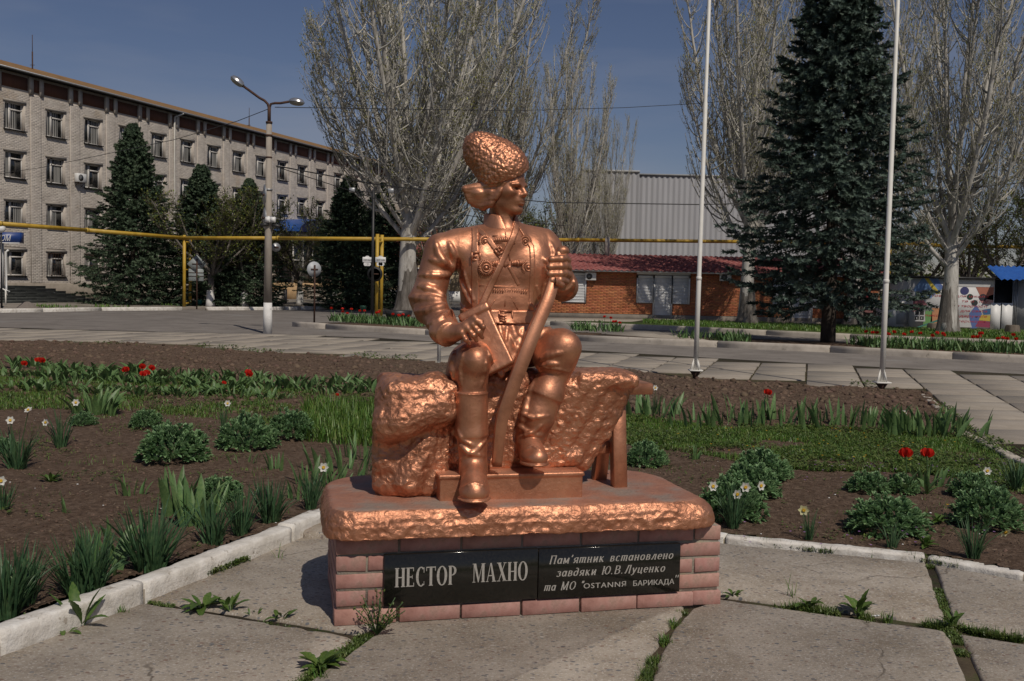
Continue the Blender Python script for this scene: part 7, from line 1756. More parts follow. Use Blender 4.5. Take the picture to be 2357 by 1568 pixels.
# ---- irises and other strap leaved tufts (each leaf on its own)
def iris(px, py, hpx, n, label, seed, mes=iris_me, spread=.08, group='iris tufts in the bed', name='iris_tuft', cat='iris', t1=.34, p=None, lw=1.0):
    n = int(n * 1.9)
    p = gz(GP(px, py)) if p is None else p; h = hpx * p.y / F; rr = random.Random(seed); t = thing(name, label, cat, p, 0, group)
    for i in range(n):
        x, y = max(-1.7, min(1.7, rr.gauss(0, 1))) * spread, max(-1.6, min(1.6, rr.gauss(0, 1))) * spread * .6; az = math.atan2(y, x) + rr.uniform(-.9, .9)
        o = lp_obj(t, mes[rr.randrange(3)], az, rr.uniform(.0, t1), h * rr.uniform(.65, 1.15), (x, y, -.01)); o.scale = (o.scale[0] * lw, o.scale[1] * lw, o.scale[2])
    return t
I_ = [(455, 1222, 118, 8, 'broad leafed iris tuft with upright blades above the middle of the white kerb', .05), (413, 1194, 105, 9, 'iris tuft with wide bent leaves beside the half hidden mound', .06), (505, 1190, 70, 5, 'small iris tuft right of the half hidden mound', .05),
      (300, 1148, 52, 6, 'small light green iris tuft on bare soil left of the half hidden mound', .05), (388, 1128, 40, 3, 'pair of young iris shoots below the largest left mound', .03), (215, 1330, 110, 7, 'broad iris leaves rising behind the second narcissus clump', .07), (266, 1300, 120, 6, 'tall pale iris leaves behind the largest narcissus clump', .06),
      (150, 1192, 46, 2, 'single broad leaf standing alone on bare soil', .01), (628, 1090, 52, 5, 'small iris tuft on bare soil right of the green mounds', .05), (560, 1076, 34, 4, 'tiny iris shoots below the middle mound', .06), (722, 1120, 60, 8, 'iris tuft close to the cast slab left corner', .10), (800, 1095, 72, 12, 'dense light green irises touching the bench throw', .16), (765, 1130, 55, 8, 'irises behind the flowering narcissus by the slab', .10),
      (838, 1060, 60, 8, 'irises beside the lower end of the throw', .12), (690, 1160, 50, 5, 'small irises above the nearest narcissus clump', .07),
      (1600, 1066, 36, 4, 'lone broad leafed shoot on bare soil right of the bench', .02), (1488, 968, 58, 14, 'iris row beside the end of the bench plank', .20), (1632, 986, 62, 16, 'second iris row right of the bench', .30), (1690, 985, 42, 9, 'low irises filling the second row right of the bench', .22),
      (1775, 985, 66, 18, 'iris row below the lone red tulip', .32), (1835, 985, 40, 8, 'low irises right of the lone red tulip', .2), (1935, 992, 62, 18, 'iris row below the right flagpole', .32), (2000, 990, 45, 8, 'low irises right of the flagpole row', .2), (2100, 1008, 72, 26, 'big dark iris clump by the side kerb', .26), (2180, 1008, 62, 20, 'dark irises at the end of the big clump by the side kerb', .22),
      (2132, 1130, 62, 7, 'broad tulip leaves under the two red tulips', .09)]
for i, a in enumerate(I_): iris(a[0], a[1], a[2], a[3], a[4], 40 + i, spread=a[5], mes=irisd_me if 'dark' in a[4] else iris_me, lw=1.35 if 'broad' in a[4] else 1.0)
iris(222, 958, 60, 22, 'dark green tuft of broad leaves left of the small mounds', 91, irisd_me, .12, lw=1.5)
for k, (px, py) in enumerate(((175, 1120), (2160, 1215), (2130, 1270))): rosette_thing('weed', ('pale green lily shoot on bare soil at the left', 'spiky green shoot between the two right mounds', 'small weed at the foot of the largest right mound')[k], 'weed', gz(GP(118, 1118) if k == 0 else GP(px, py)), 14, .085, dock_me, .2, 1.0, 'young shoots in the bed', k)
# rows of low leaves behind the left lawn: many alike tufts
r = random.Random(8); labs = ('low tulip leaf tuft in the long row behind the left lawn',)
nrow = 0
for row, (y0, y1, n, hh) in enumerate(((860, 902, 34, 33), (878, 922, 32, 33), (902, 942, 20, 30))):
    for i in range(n):
        x = 20 + (860 if row < 2 else 640) * (i + r.random() * .8) / n; y = y0 + (y1 - y0) * x / 860 + r.uniform(-5, 5)
        iris(x, y, hh * r.uniform(.8, 1.15), r.randint(6, 9), labs[0], 300 + nrow, tul_me if (i + row) % 3 else irisd_me, .10, 'tulip leaf tufts in the left rows', 'tulip_tuft', 'tulip leaves', t1=.65, lw=1.2); nrow += 1
# ---- tulips in the bed
def tulip_me():
    b = MB(); n = 6; az = np.arange(6) * math.pi / 3; V, q = ribbons(np.stack([.006 * np.cos(az), .006 * np.sin(az), 0 * az], -1), az, np.full(6, .75), np.full(6, .060), np.full(6, .058), np.full(6, -1.15), 5, lambda x: np.sin(np.pi * np.clip(x * .86 + .12, 0, 1)) ** .6, -.5); b.add(V, [q]); return b.mesh('flower', L_red, True)
tf = tulip_me()
def tulip(fx, fy, py, label, s=1.0, leaves=4, group='red tulips in the bed'):
    p = gz(GP(fx, py)); q = PY(fx, fy, p.y) - p; q.z -= .03 * s; t = thing('red_tulip', label, 'tulip', p, 0, group); stemto(t, q, .004); o = obj('flower', tf, parent=t); o.location = q; o.scale = (s, s, s); o.rotation_euler = (random.Random(fx).uniform(-.3, .3), random.Random(fy).uniform(-.3, .3), fx)
    for i in range(leaves): lp_obj(t, tul_me[i % 3], 2.1 * i + fx, .25 + .1 * i, .8 * q.z * (.9 - .1 * i))
tulip(1767, 901, 975, 'lone red tulip in front of the dug soil below the right flagpole', .95); tulip(2086, 1040, 1150, 'left one of the two large red tulips on the right', 1.0, 5); tulip(2134, 1040, 1148, 'right one of the two large red tulips on the right', 1.0, 5)
for k, (fx, fy, s, lab) in enumerate(((55, 835, 1.1, 'leftmost red tulip behind the left lawn'), (88, 827, 1.2, 'left tulip of the close pair near the left edge'), (97, 828, 1.2, 'right tulip of the close pair near the left edge'), (290, 849, 1.2, 'first red tulip of the middle left group'), (327, 842, 1.2, 'tall red tulip of the middle left group'), (348, 845, 1.2, 'rightmost red tulip of the middle left group'), (329, 859, 1.2, 'lowest red tulip of the middle left group'), (337, 856, 1.1, 'red tulip touching the lowest one of the middle left group'), (571, 855, 1.2, 'upper red tulip of the pair above the small mounds'), (574, 860, 1.2, 'lower red tulip of the pair above the small mounds'), (515, 880, .7, 'small red tulip bud left of the pair'), (776, 908, .6, 'small red bud near the bench throw'))):
    tulip(fx, fy, fy + 42, lab, s * .85, 3)
# ---- far tulip beds
ftl = [blades_mesh('leaves', 14, .28, .05, .10, .7, .8, L_tul, 60 + k, pr_tulip, 4) for k in range(3)]
def fartulips(x0, x1, ya, yb, n, side, dens, hh=.34):
    r = random.Random(int(x0)); b = MB()
    for i in range(n):
        px = x0 + (x1 - x0) * (i + r.random()) / n; f = (px - x0) / (x1 - x0); p = GP(px, ya + (yb - ya) * f); p.y += r.uniform(-.45, .45) * 1.1; p.z = .09
        t = thing('red_tulip', f'red tulip in the far bed {side}', 'tulip', p, 0, f'red tulips in the far bed {side}') if r.random() < dens else None
        if t is not None:
            h = r.uniform(.8, 1.25) * hh; bb = MB(); bb.tube([(0, 0, 0), (0, 0, h)], .006, 4); obj('stem', bb, L_stem, t); o = obj('flower', tf, parent=t); o.location = (0, 0, h - .02); o.scale = (1.05,) * 3; o.rotation_euler = (r.uniform(-.4, .4), r.uniform(-.4, .4), i)
    for i in range(n * 2):
        px = x0 + (x1 - x0) * (i + r.random()) / (2 * n); f = (px - x0) / (x1 - x0); p = GP(px, ya + (yb - ya) * f); me = None
        q = RS(i + int(x0)); k = 7; az = q.rand(k) * 6.3; base = np.array([p.x, p.y, .08]) + np.c_[q.normal(0, .07, k), q.normal(0, .38, k), np.zeros(k)]
        V, fq = ribbons(base, az, .1 + .6 * q.rand(k), .30 * (.6 + .6 * q.rand(k)), .055 * (.7 + .5 * q.rand(k)), .7 * q.rand(k), 3, pr_tulip, .3); b.add(V, [fq])
    obj('tulip_leaves', b, L_tul, None, True, kind='stuff')
fartulips(765, 970, 744, 758, 56, 'left of the statue', .5); fartulips(1318, 1372, 766, 769, 8, 'right of the statue', .15); fartulips(1392, 1430, 770, 772, 6, 'under the spruce lawn', .7); fartulips(1980, 2400, 806, 824, 84, 'at the right picture edge', .36)
fartulips(1640, 1720, 792, 796, 10, 'beside the spruce', .0); fartulips(1560, 1620, 788, 790, 3, 'beside the apron', .0)
t = thing('flower_basket', 'dark oval basket of red tulips among the far tulips left of the statue', 'basket', GP(917, 753) + Vector((0, 0, .1))); b = MB(); b.lathe([(.2, .0), (.40, .25), (.44, .42), (.40, .42), (.3, .3)], 16); obj('basket', b, m_dark, t)
# ---- grass and weeds as ground cover
def scatter(poly, n, seed, dens=None):
    r = RS(seed); P = np.array([tuple(GP(*q))[:2] for q in poly]); lo_, hi_ = P.min(0), P.max(0); X = lo_ + (hi_ - lo_) * r.rand(n, 2); X = X[inpoly(X, [tuple(q) for q in P])]
    X = np.c_[X, np.zeros(len(X))]
    if dens is not None: X = X[r.rand(len(X)) < dens(X)]
    return X, r
def grass(name, poly, n, L, W, seed, mat=L_gra, dens=None, z=None, tilt=.6, nseg=2):
    X, r = scatter(poly, n, seed, dens); X[:, 2] = (soilz(X) if z is None else z) - .005; N = len(X); k = np.clip(X[:, 1] / 6, .8, 3)
    V, q = ribbons(X, r.rand(N) * 6.3, tilt * r.rand(N), L * (.45 + .8 * r.rand(N)), W * k * (.7 + .6 * r.rand(N)), .9 * r.rand(N), nseg, pr_blade, 0, None, True); b = MB(); b.add(V, [q]); return obj(name, b, mat, kind='stuff')
def clumpy(f, th, soft=.12): return lambda X: np.clip((fbm(X, f, 3) + .5 - th) / soft, 0, 1)
lawnL = [(-300, 850), (0, 866), (250, 880), (500, 893), (880, 925), (880, 1010), (720, 1000), (640, 985), (520, 975), (420, 965), (280, 950), (0, 950), (-300, 950)]
lawnR = [(1440, 965), (1600, 985), (2130, 1000), (2225, 1020), (2357, 1075), (2500, 1130), (2500, 1190), (2357, 1150), (2200, 1110), (2100, 1095), (1900, 1095), (1800, 1090), (1640, 1060), (1440, 1030)]
bedall = [(-300, 860), (880, 930), (1450, 980), (2230, 1010), (2357, 1070), (2357, 1325), (2150, 1286), (1660, 1225), (760, 1175), (674, 1205), (298, 1330), (0, 1430), (-300, 1500)]
grass('lawn_grass_left', lawnL, 90000, .052, .0045, 1, dens=clumpy(1.9, .37))
grass('tall_grass', [(700, 950), (870, 955), (870, 1035), (780, 1030), (690, 1020)], 5200, .17, .0055, 2, nseg=3)
grass('lawn_grass_right', lawnR, 100000, .044, .0045, 3, dens=clumpy(2.0, .36))
grass('scattered_grass', bedall, 60000, .035, .0035, 4, dens=clumpy(2.4, .60, .08))
grass('verge_grass', [(1480, 744), (2500, 775), (2500, 796), (1588, 759), (1480, 752)], 34000, .10, .010, 5, z=.125)
grass('verge_grass_left', [(1266, 744), (1400, 748), (1400, 752), (1266, 748)], 1500, .08, .010, 6, z=.135, dens=clumpy(.6, .5))
grass('kerb_grass', [(60, 711), (420, 705), (420, 712), (60, 716)], 2500, .14, .014, 7, z=.11, dens=clumpy(.5, .52))
def leafcover(name, poly, n, s, seed, dens, mat=L_mat, z=None, up=.9):
    X, r = scatter(poly, n, seed, dens); X[:, 2] = (soilz(X) if z is None else z); N = len(X)
    if not N: return
    k = 4; C = np.repeat(X, k, 0); C[:, 2] += r.rand(N * k) * s * 1.2; M = len(C)
    V, q = ribbons(C, r.rand(M) * 6.3, up + .6 * r.rand(M), s * (.6 + .8 * r.rand(M)), s * .55 * (.7 + .6 * r.rand(M)), .3 * r.rand(M), 2, pr_obov, .2, None, True); b = MB(); b.add(V, [q]); return obj(name, b, mat, kind='stuff')
leafcover('low_weeds', bedall, 30000, .020, 11, clumpy(2.6, .56, .08))
leafcover('lawn_weeds_right', lawnR, 22000, .026, 12, clumpy(1.5, .36))
leafcover('lawn_weeds_left', lawnL, 16000, .026, 13, clumpy(1.5, .40))
leafcover('side_kerb_weeds', [(2140, 930), (2190, 950), (2240, 1000), (2370, 1060), (2370, 1100), (2230, 1035), (2180, 985)], 2600, .035, 14, clumpy(2.0, .42), z=.04)
leafcover('plaza_edge_weeds', [(0, 783), (500, 800), (1010, 830), (1440, 850), (1730, 875), (2140, 895), (2140, 912), (1730, 890), (1440, 862), (1010, 845), (500, 812), (0, 792)], 9000, .05, 15, clumpy(.9, .56, .06), z=.02)
# grass in the joints of the plaza
def alongjoint(name, pts, n, s, seed, w=.02, leaf=True, z=-.02, L=.05, th=.45):
    r = RS(seed); P = [np.array(tuple(GP(*p))[:2]) for p in pts]; seg = [np.linalg.norm(P[i + 1] - P[i]) for i in range(len(P) - 1)]; cum = np.r_[0, np.cumsum(seg)]; u = r.rand(n) * cum[-1]
    k = np.clip(np.searchsorted(cum, u) - 1, 0, len(seg) - 1); f = ((u - cum[k]) / np.array(seg)[k])[:, None]; A = np.array(P)[k]; B_ = np.array(P)[k + 1]; X = A + (B_ - A) * f; d = (B_ - A) / np.linalg.norm(B_ - A, axis=1)[:, None]; X = X + np.stack([-d[:, 1], d[:, 0]], -1) * r.normal(0, w, n)[:, None]
    X = np.c_[X, np.full(n, z)]; X = X[(fbm(X + seed, 3.2, 3) + .5) > th]; N = len(X); b = MB()
    if leaf:
        C = np.repeat(X, 3, 0); M = len(C); C[:, 2] += r.rand(M) * s * 1.6; V, q = ribbons(C, r.rand(M) * 6.3, .5 + .9 * r.rand(M), s * (.6 + .8 * r.rand(M)), s * .6 * (.6 + .6 * r.rand(M)), .3 * r.rand(M), 2, pr_obov, .2, None, True); b.add(V, [q])
    V, q = ribbons(X, r.rand(N) * 6.3, .7 * r.rand(N), L * (.4 + .9 * r.rand(N)), np.full(N, .0028), 1.0 * r.rand(N), 3, pr_blade, 0, None, True)
    if len(V): b.add(V, [q])
    if b.v: return obj(name, b, L_mat if leaf else L_gra, kind='stuff')
alongjoint('joint_weeds', [(1655, 1376), (1842, 1399), (2070, 1433), (2187, 1445), (2357, 1474)], 3600, .014, 21, .022, th=.50)
alongjoint('joint_weeds', [(2138, 1297), (2187, 1445), (2216, 1510), (2245, 1620)], 3200, .010, 22, .018, th=.44, L=.025)
alongjoint('joint_weeds', [(1579, 1408), (1536, 1452), (1492, 1535), (1470, 1600)], 2200, .009, 23, .014, th=.48, L=.035)
alongjoint('joint_weeds', [(342, 1382), (549, 1416), (774, 1450), (836, 1466)], 1200, .009, 24, .012, th=.56, L=.025)
alongjoint('joint_weeds', [(848, 1458), (774, 1511), (700, 1563), (640, 1620)], 1700, .011, 25, .016, th=.50, L=.03)
alongjoint('kerb_foot_weeds', [(430, 1342), (500, 1316), (570, 1290)], 420, .014, 26, .010, th=.46, L=.03, z=.0)
alongjoint('kerb_foot_weeds', [(1652, 1240), (1900, 1272), (2153, 1296), (2357, 1331)], 900, .010, 27, .02, th=.55, L=.04, z=.0)
# broad leafed weeds in the paving
for k, (px, py, n, s, t0, t1, lab) in enumerate(((186, 1440, 6, .20, .15, .85, 'dock weed with four long upright leaves growing at the foot of the white kerb'), (468, 1400, 13, .115, .7, 1.25, 'flat toothed weed rosette in the left slab joint'), (528, 1404, 10, .085, .2, .9, 'upright leafy weed right of the flat rosette in the left joint'), (645, 1424, 5, .07, .3, 1.2, 'small brownish weed with three leaves in the left joint'), (585, 1414, 5, .035, .3, 1.0, 'tiny weed in the middle of the left joint'),
        (738, 1536, 18, .10, .5, 1.25, 'large flat weed rosette at the bottom edge left of the plinth'), (1860, 1398, 9, .085, .4, 1.1, 'dark leafy weed in the right joint nearest the plinth'), (1975, 1412, 9, .105, .15, .9, 'upright leafy weed in the middle of the right joint'), (2196, 1440, 5, .09, .1, .9, 'single upright weed where the right joints cross'), (70, 1470, 5, .095, .1, .7, 'thin dark weed at the kerb foot at the left edge'), (150, 1455, 4, .07, 1.0, 1.4, 'low leaves under the dock weed'), (1690, 1372, 8, .05, .3, 1.2, 'small toothed weed beside the plinth right corner'), (30, 1400, 6, .13, .1, .6, 'broad dandelion leaves at the left picture edge behind the kerb'))):
    rosette_thing('weed', lab, 'weed', GP(px, py) + Vector((0, 0, .0 if k not in (12,) else .03)), n, s, dock_me, t0, t1, 'weeds growing in the paving', k + 70)
def tallgrass(px, py, n, L, label, seed):
    p = GP(px, py); t = thing('grass_tuft', label, 'grass tuft', p, 0, 'grass tufts in the paving'); r = RS(seed)
    V, q = ribbons(np.c_[r.normal(0, .012, n), r.normal(0, .012, n), np.zeros(n) - .02], r.rand(n) * 6.3, .5 * r.rand(n) ** .7, L * (.5 + .6 * r.rand(n)), np.full(n, .0035), .9 * r.rand(n), 5, pr_blade, .2); b = MB(); b.add(V, [q]); obj('blades', b, L_gra, t, True, kind='stuff')
for k, (px, py, n, L, lab) in enumerate(((1550, 1438, 60, .055, 'upper grass tuft in the joint right of the plinth'), (1531, 1478, 90, .06, 'lower grass tuft in the joint right of the plinth'), (1512, 1520, 40, .05, 'lowest grass tuft in the joint right of the plinth'), (1826, 1376, 10, .15, 'long thin grass blades in the right joint'), (2040, 1426, 40, .07, 'short grass tuft in the right joint'), (280, 1408, 30, .05, 'small grass tuft beside the dock weed'), (735, 1560, 14, .09, 'grass blades at the bottom edge left of the plinth'), (640, 1285, 7, .11, 'fine grass stems at the white kerb near the slab'), (2010, 1280, 14, .06, 'grass at the low kerb below the largest right mound'), (2105, 1290, 12, .09, 'pale grass blades at the low kerb near the slab corner'))): tallgrass(px, py, n, L, lab, k)
# bushy sprig at the plinth corner
p = GP(868, 1462); t = thing('corner_shrublet', 'wiry green sprig growing at the front left corner of the plinth', 'sprig', p); r = RS(5); b = MB(); lv = []
for i in range(18):
    a = r.rand() * 6.3; L = .09 + .10 * r.rand(); tl = .15 + .7 * r.rand(); e = np.array([math.cos(a) * math.sin(tl), math.sin(a) * math.sin(tl), math.cos(tl)]) * L; b.tube([(0, 0, 0), e * .5 + [0, 0, .01], e], .0018, 4)
    for j in range(16): lv.append(e * (.25 + .75 * r.rand()) + r.normal(0, .004, 3))
obj('stems', b, L_stem, t); lv = np.array(lv); N = len(lv); V, q = ribbons(lv, r.rand(N) * 6.3, .3 + 1.2 * r.rand(N), np.full(N, .013), np.full(N, .009), .3 * r.rand(N), 2, pr_obov, .2, None, True); b = MB(); b.add(V, [q]); obj('small_leaves', b, L_mat, t, kind='stuff')
# small flowers
def dots(name, pts, s, mat, hgt, seed):
    r = RS(seed); b = MB()
    for (px, py) in pts:
        p = gz(GP(px, py)); p.z += hgt; V, q = ribbons(np.tile([p.x, p.y, p.z], (7, 1)), np.arange(7) * .9, np.full(7, 1.1), np.full(7, s), np.full(7, s * .6), np.full(7, .2), 2, pr_obov, 0, None, True); b.add(V, [q])
    obj(name, b, mat, kind='stuff')
r = random.Random(3)
dots('dandelion_heads', [(46, 1392), (1885, 1040), (1895, 1035), (1905, 1042), (1770, 1030), (2230, 1190), (2180, 1190)] + [(r.uniform(1460, 2200), r.uniform(1000, 1080)) for _ in range(40)], .012, L_yel, .05, 1)
dots('purple_weed_blossoms', [(r.uniform(1700, 2300), r.uniform(1230, 1290)) for _ in range(26)] + [(r.uniform(1850, 2350), r.uniform(1080, 1140)) for _ in range(60)], .009, L_pur, .06, 2)
dots('tiny_white_blossoms', [(r.uniform(0, 860), r.uniform(930, 1000)) for _ in range(120)] + [(r.uniform(1450, 2300), r.uniform(1000, 1100)) for _ in range(120)], .006, L_wh, .05, 3)
# small litter: pale specks, twigs
b = MB()
for i in range(46):
    px = r.uniform(0, 2300); py = r.uniform(1080, 1400) if px < 700 else r.uniform(960, 1280); p = GP(px, py)
    if inpoly(np.array([[p.x, p.y]]), bed)[0]:
        p = gz(p); s = r.uniform(.003, .007); b.add(np.array(p) + ico * s * np.array([1.4, 1, .6]) + [0, 0, .004], [icf])
obj('pale_pebbles', b, m_whs, kind='stuff')
b = MB()
for i in range(320):
    px = r.uniform(0, 2300); py = r.uniform(1060, 1420) if px < 700 else r.uniform(980, 1290); p = GP(px, py)
    if inpoly(np.array([[p.x, p.y]]), bed)[0]: p = gz(p); a = r.uniform(0, 3.1); L = r.uniform(.02, .07); b.tube([p + Vector((0, 0, .004)), p + Vector((math.cos(a) * L, math.sin(a) * L, .008))], .0014, 4)
obj('dry_twigs', b, M_('dry_twig', [(.22, .16, .11), (.32, .25, .18)], .9), kind='stuff')
p = GP(2005, 1421); b = MB(); b.tube([p + Vector((0, 0, .005)), p + Vector((.04, .01, .005))], .004, 6); obj('cigarette_end', b, m_whs, label='white cigarette end lying in the right slab joint', category='litter')
# ================================================================ trees
m_bark = M_('poplar_bark', [(.24, .22, .195), (.46, .44, .405), (.58, .56, .52)], .9, scale=2.5, detail=8, bump=.7, bscale=14, bdist=.02, stretch=(2.5, 2.5, .6), spots=(3.5, .60, (.055, .048, .042), .05))
m_barkd = M_('poplar_bark_dark', [(.07, .06, .05), (.14, .125, .11), (.22, .20, .18)], .95, scale=4, detail=8, bump=.9, bscale=12, bdist=.03, stretch=(3, 3, .4))
m_twig = M_('poplar_twig', [(.26, .245, .205), (.40, .385, .345), (.52, .505, .465)], .9, scale=.8, detail=5, island=.25)
m_bud = leafm('poplar_bud', (.22, .225, .06), (.34, .33, .10), (.26, .30, .09), isl=.3, tr=.35)
m_ndl = M_('blue_spruce_needles', [(.030, .052, .040), (.062, .094, .074), (.13, .175, .145)], .7, scale=1.6, detail=5, island=.45, trans=.08, spec=.3)
m_ndl2 = M_('green_spruce_needles', [(.030, .052, .030), (.060, .095, .054), (.11, .155, .09)], .7, scale=1.6, detail=5, island=.45, trans=.08, spec=.3)
m_strunk = M_('spruce_bark', [(.035, .028, .022), (.07, .055, .045)], .95, scale=8, bump=.6, bscale=25)
m_yl = leafm('young_leaf', (.085, .12, .022), (.14, .17, .035), (.20, .20, .05), isl=.35)
m_dtw = M_('dark_twig', [(.07, .058, .045), (.13, .11, .09)], .9, scale=2, island=.2)
def tubes(mb, P, r, n=3, mi=0):
    """many tubes at once.  P (N,m,3), r (N,m)"""
    N, m, _ = P.shape; T = np.gradient(P, axis=1); T /= np.linalg.norm(T, axis=2)[..., None] + 1e-9
    ref = np.array([.83, .41, .37]); A = np.cross(T, ref); A /= np.linalg.norm(A, axis=2)[..., None] + 1e-9; B_ = np.cross(T, A)
    th = np.arange(n) * 2 * np.pi / n
    V = P[:, :, None] + r[:, :, None, None] * (np.cos(th)[None, None, :, None] * A[:, :, None] + np.sin(th)[None, None, :, None] * B_[:, :, None])
    i = np.arange(m - 1)[:, None] * n; j = np.arange(n)[None]; k = (j + 1) % n; q = np.stack([i + j, i + k, i + n + k, i + n + j], -1).reshape(-1, 4)
    mb.add(V.reshape(-1, 3), [(q[None] + m * n * np.arange(N)[:, None, None]).reshape(-1, 4)], mi)
def curves(base, az, t0, t1, L, m, r, wig=.05, decay=1.0):
    """N growing curves: angle from vertical goes t0 -> t1; returns (N,m,3) and angles"""
    N = len(base); s = np.linspace(0, 1, m)[None]; th = t1[:, None] + (t0 - t1)[:, None] * np.exp(-s * 3.0 * decay); a = az[:, None] + np.cumsum(r.normal(0, wig, (N, m)), 1); th = th + r.normal(0, wig * .6, (N, m))
    st = (L / (m - 1))[:, None, None] * np.stack([np.sin(th) * np.cos(a), np.sin(th) * np.sin(a), np.cos(th)], -1)
    P = base[:, None] + np.concatenate([np.zeros((N, 1, 3)), np.cumsum(st[:, :-1], 1)], 1); return P, th, a
def pick(P, th, a, idx, s):
    m = P.shape[1]; f = s * (m - 1); i = np.clip(f.astype(int), 0, m - 2); u = (f - i)[:, None]
    return P[idx, i] * (1 - u) + P[idx, i + 1] * u, th[idx, i], a[idx, i]
def poplar(seed, Ht, fork, nl, wide, rt_=.27, dens=1.0):
    r = RS(seed); tr = MB(); cw = MB()
    # bole
    m = 8; z = np.linspace(0, fork * 1.15, m); P = np.stack([.05 * np.sin(z * .9 + seed), .05 * np.cos(z * .8), z], -1); rad = rt_ * (1 + .45 * np.exp(-z * 2.2)) * (1 - .06 * z)
    tr.tube(P, rad, 14)
    i = np.arange(nl); az = i * 2.4 + r.normal(0, .25, nl); h0 = fork * (.72 + .5 * (i / nl)) + .3 * r.rand(nl); t0 = wide * (.92 - .68 * (i / nl)) * (.8 + .4 * r.rand(nl)); t0[-2:] *= .3
    L = (Ht - h0) * (1.02 - .10 * r.rand(nl)) * (1 - .12 * t0); L[:max(2, nl // 3)] *= (.55 + .25 * r.rand(max(2, nl // 3)))
    base = np.stack([0 * h0, 0 * h0, h0], -1); LP_, lth, la = curves(base, az, t0, .05 + .12 * t0, L, 18, r, .045, .55)
    lr = (rt_ * .40 * (1 - .35 * r.rand(nl)) * np.sqrt(L / L.max()))[:, None] * (1 - .93 * np.linspace(0, 1, 18)[None]) ** .85 + .012
    tubes(tr, LP_, lr, 8)
    # secondary limbs
    K = int(42 * dens); idx = np.repeat(i, K); s = np.tile(np.linspace(.10, .97, K), nl) + r.normal(0, .01, nl * K); s = np.clip(s, .06, .985); b0, th0, a0 = pick(LP_, lth, la, idx, s); N = len(idx)
    L2 = (Ht * .17) * (1.05 - s) ** .75 * (.55 + .75 * r.rand(N)) * (.5 + .5 * np.clip(s * 5, 0, 1)) + .35; t2 = th0 + .55 + .35 * r.rand(N); P2, th2, a2 = curves(b0, a0 + r.normal(0, 1.5, N), t2, .10 + .35 * th0 * 0 + .12 * r.rand(N), L2, 9, r, .09, 1.0)
    r2 = (.011 + .016 * L2 / 2.5)[:, None] * (1 - .80 * np.linspace(0, 1, 9)[None]) + .003; tubes(tr if False else cw, P2, r2, 4)
    # twigs
    K = int(11 * dens); idx = np.repeat(np.arange(N), K); s = np.clip(r.rand(N * K), .08, 1); b3, th3, a3 = pick(P2, th2, a2, idx, s); M = len(idx)
    L3 = (.22 + .5 * r.rand(M)) * (1.15 - .6 * s); P3, th4, a4 = curves(b3, a3 + r.normal(0, 1.6, M), th3 + .5 + .3 * r.rand(M), .12 + .2 * r.rand(M), L3, 4, r, .10, 1.0); tubes(cw, P3, np.tile(np.array([.0095, .0075, .0055, .003]), (M, 1)), 3)
    # twigs straight on the leaders
    K = 40; idx = np.repeat(i, K); s = .25 + .75 * r.rand(nl * K); b5, th5, a5 = pick(LP_, lth, la, idx, s); Q = len(idx); P5, _, _ = curves(b5, a5 + r.normal(0, 2, Q), th5 + .7, .2 * r.rand(Q), .3 + .5 * r.rand(Q), 4, r, .1, 1.0); tubes(cw, P5, np.tile(np.array([.009, .007, .005, .003]), (Q, 1)), 3)
    # opening buds
    B0 = np.concatenate([P3[:, 2:].reshape(-1, 3), P2[:, 5:].reshape(-1, 3)]); B0 = B0[r.rand(len(B0)) < .9] ; n = len(B0)
    V, q = ribbons(B0, r.rand(n) * 6.3, .3 + 1.9 * r.rand(n), .055 + .06 * r.rand(n), .030 + .025 * r.rand(n), .3 * r.rand(n), 1, lambda x: np.array([.7, .5]), 0, None, True); cw.add(V, [q], 1)
    return tr.mesh('trunk', m_bark, True), cw.mesh('crown', [m_twig, m_bud])
pop = [poplar(3, 16.5, 3.2, 15, .85, .27, 1.0), poplar(8, 15.5, 2.6, 12, .60, .25, 1.0), poplar(15, 15.5, 3.6, 14, .75, .27, 1.0)]
def place_poplar(v, p, rz, s, label, sz_=1.0, dark=1.2, sx=1.0):
    t = thing('poplar_tree', label, 'tree', (p[0], p[1], 0), rz, 'budding poplar trees round the square', 1.0); t.scale = (s * sx, s * sx, s * sz_)
    a = obj('trunk', pop[v][0], parent=t); obj('crown', pop[v][1], parent=t)
    b = MB(); b.lathe([(.56, -.1), (.46, .08), (.37, .35), (.315, .8), (.280, 1.2), (.245, 1.6), (.20, 1.9)], 16); V = b.v[0]; V[:, :2] *= (1 + .10 * np.sin(5 * np.arctan2(V[:, 1], V[:, 0])))[:, None]; obj('rough_trunk_foot', b, m_barkd, t, True)
place_poplar(0, GP(940, 728), .4, 1.18, 'broad multi-stemmed poplar whose trunk shows left of the bent arm', sx=1.22)
place_poplar(1, (-3.6, 50), 1.2, 1.12, 'tall poplar behind the hat, left one of the dense pair'); place_poplar(2, (-.6, 49), 2.6, 1.10, 'tall poplar behind the hat, right one of the dense pair')
place_poplar(1, (2.6, 46.5), 4.0, .62, 'lower poplar between the hat and the corrugated hall', 1.3); place_poplar(0, (4.5, 49), 2.2, .36, 'smallest poplar, just left of the corrugated hall', 1.75)
place_poplar(2, GP(1718, 753), .9, .98, 'poplar in the verge in front of the brick shop, left of the big spruce')
place_poplar(1, (13.5, 39.5), 3.1, 1.0, 'poplar whose pale trunk shows behind the big spruce'); place_poplar(0, GP(2180, 775), 2.9, .93, 'poplar in front of the stationery kiosk')
place_poplar(2, (22.0, 40), 5.0, .95, 'poplar cut by the right picture edge'); place_poplar(1, (17.5, 70), 5.2, 1.35, 'poplar rising behind the corrugated hall near the big spruce')
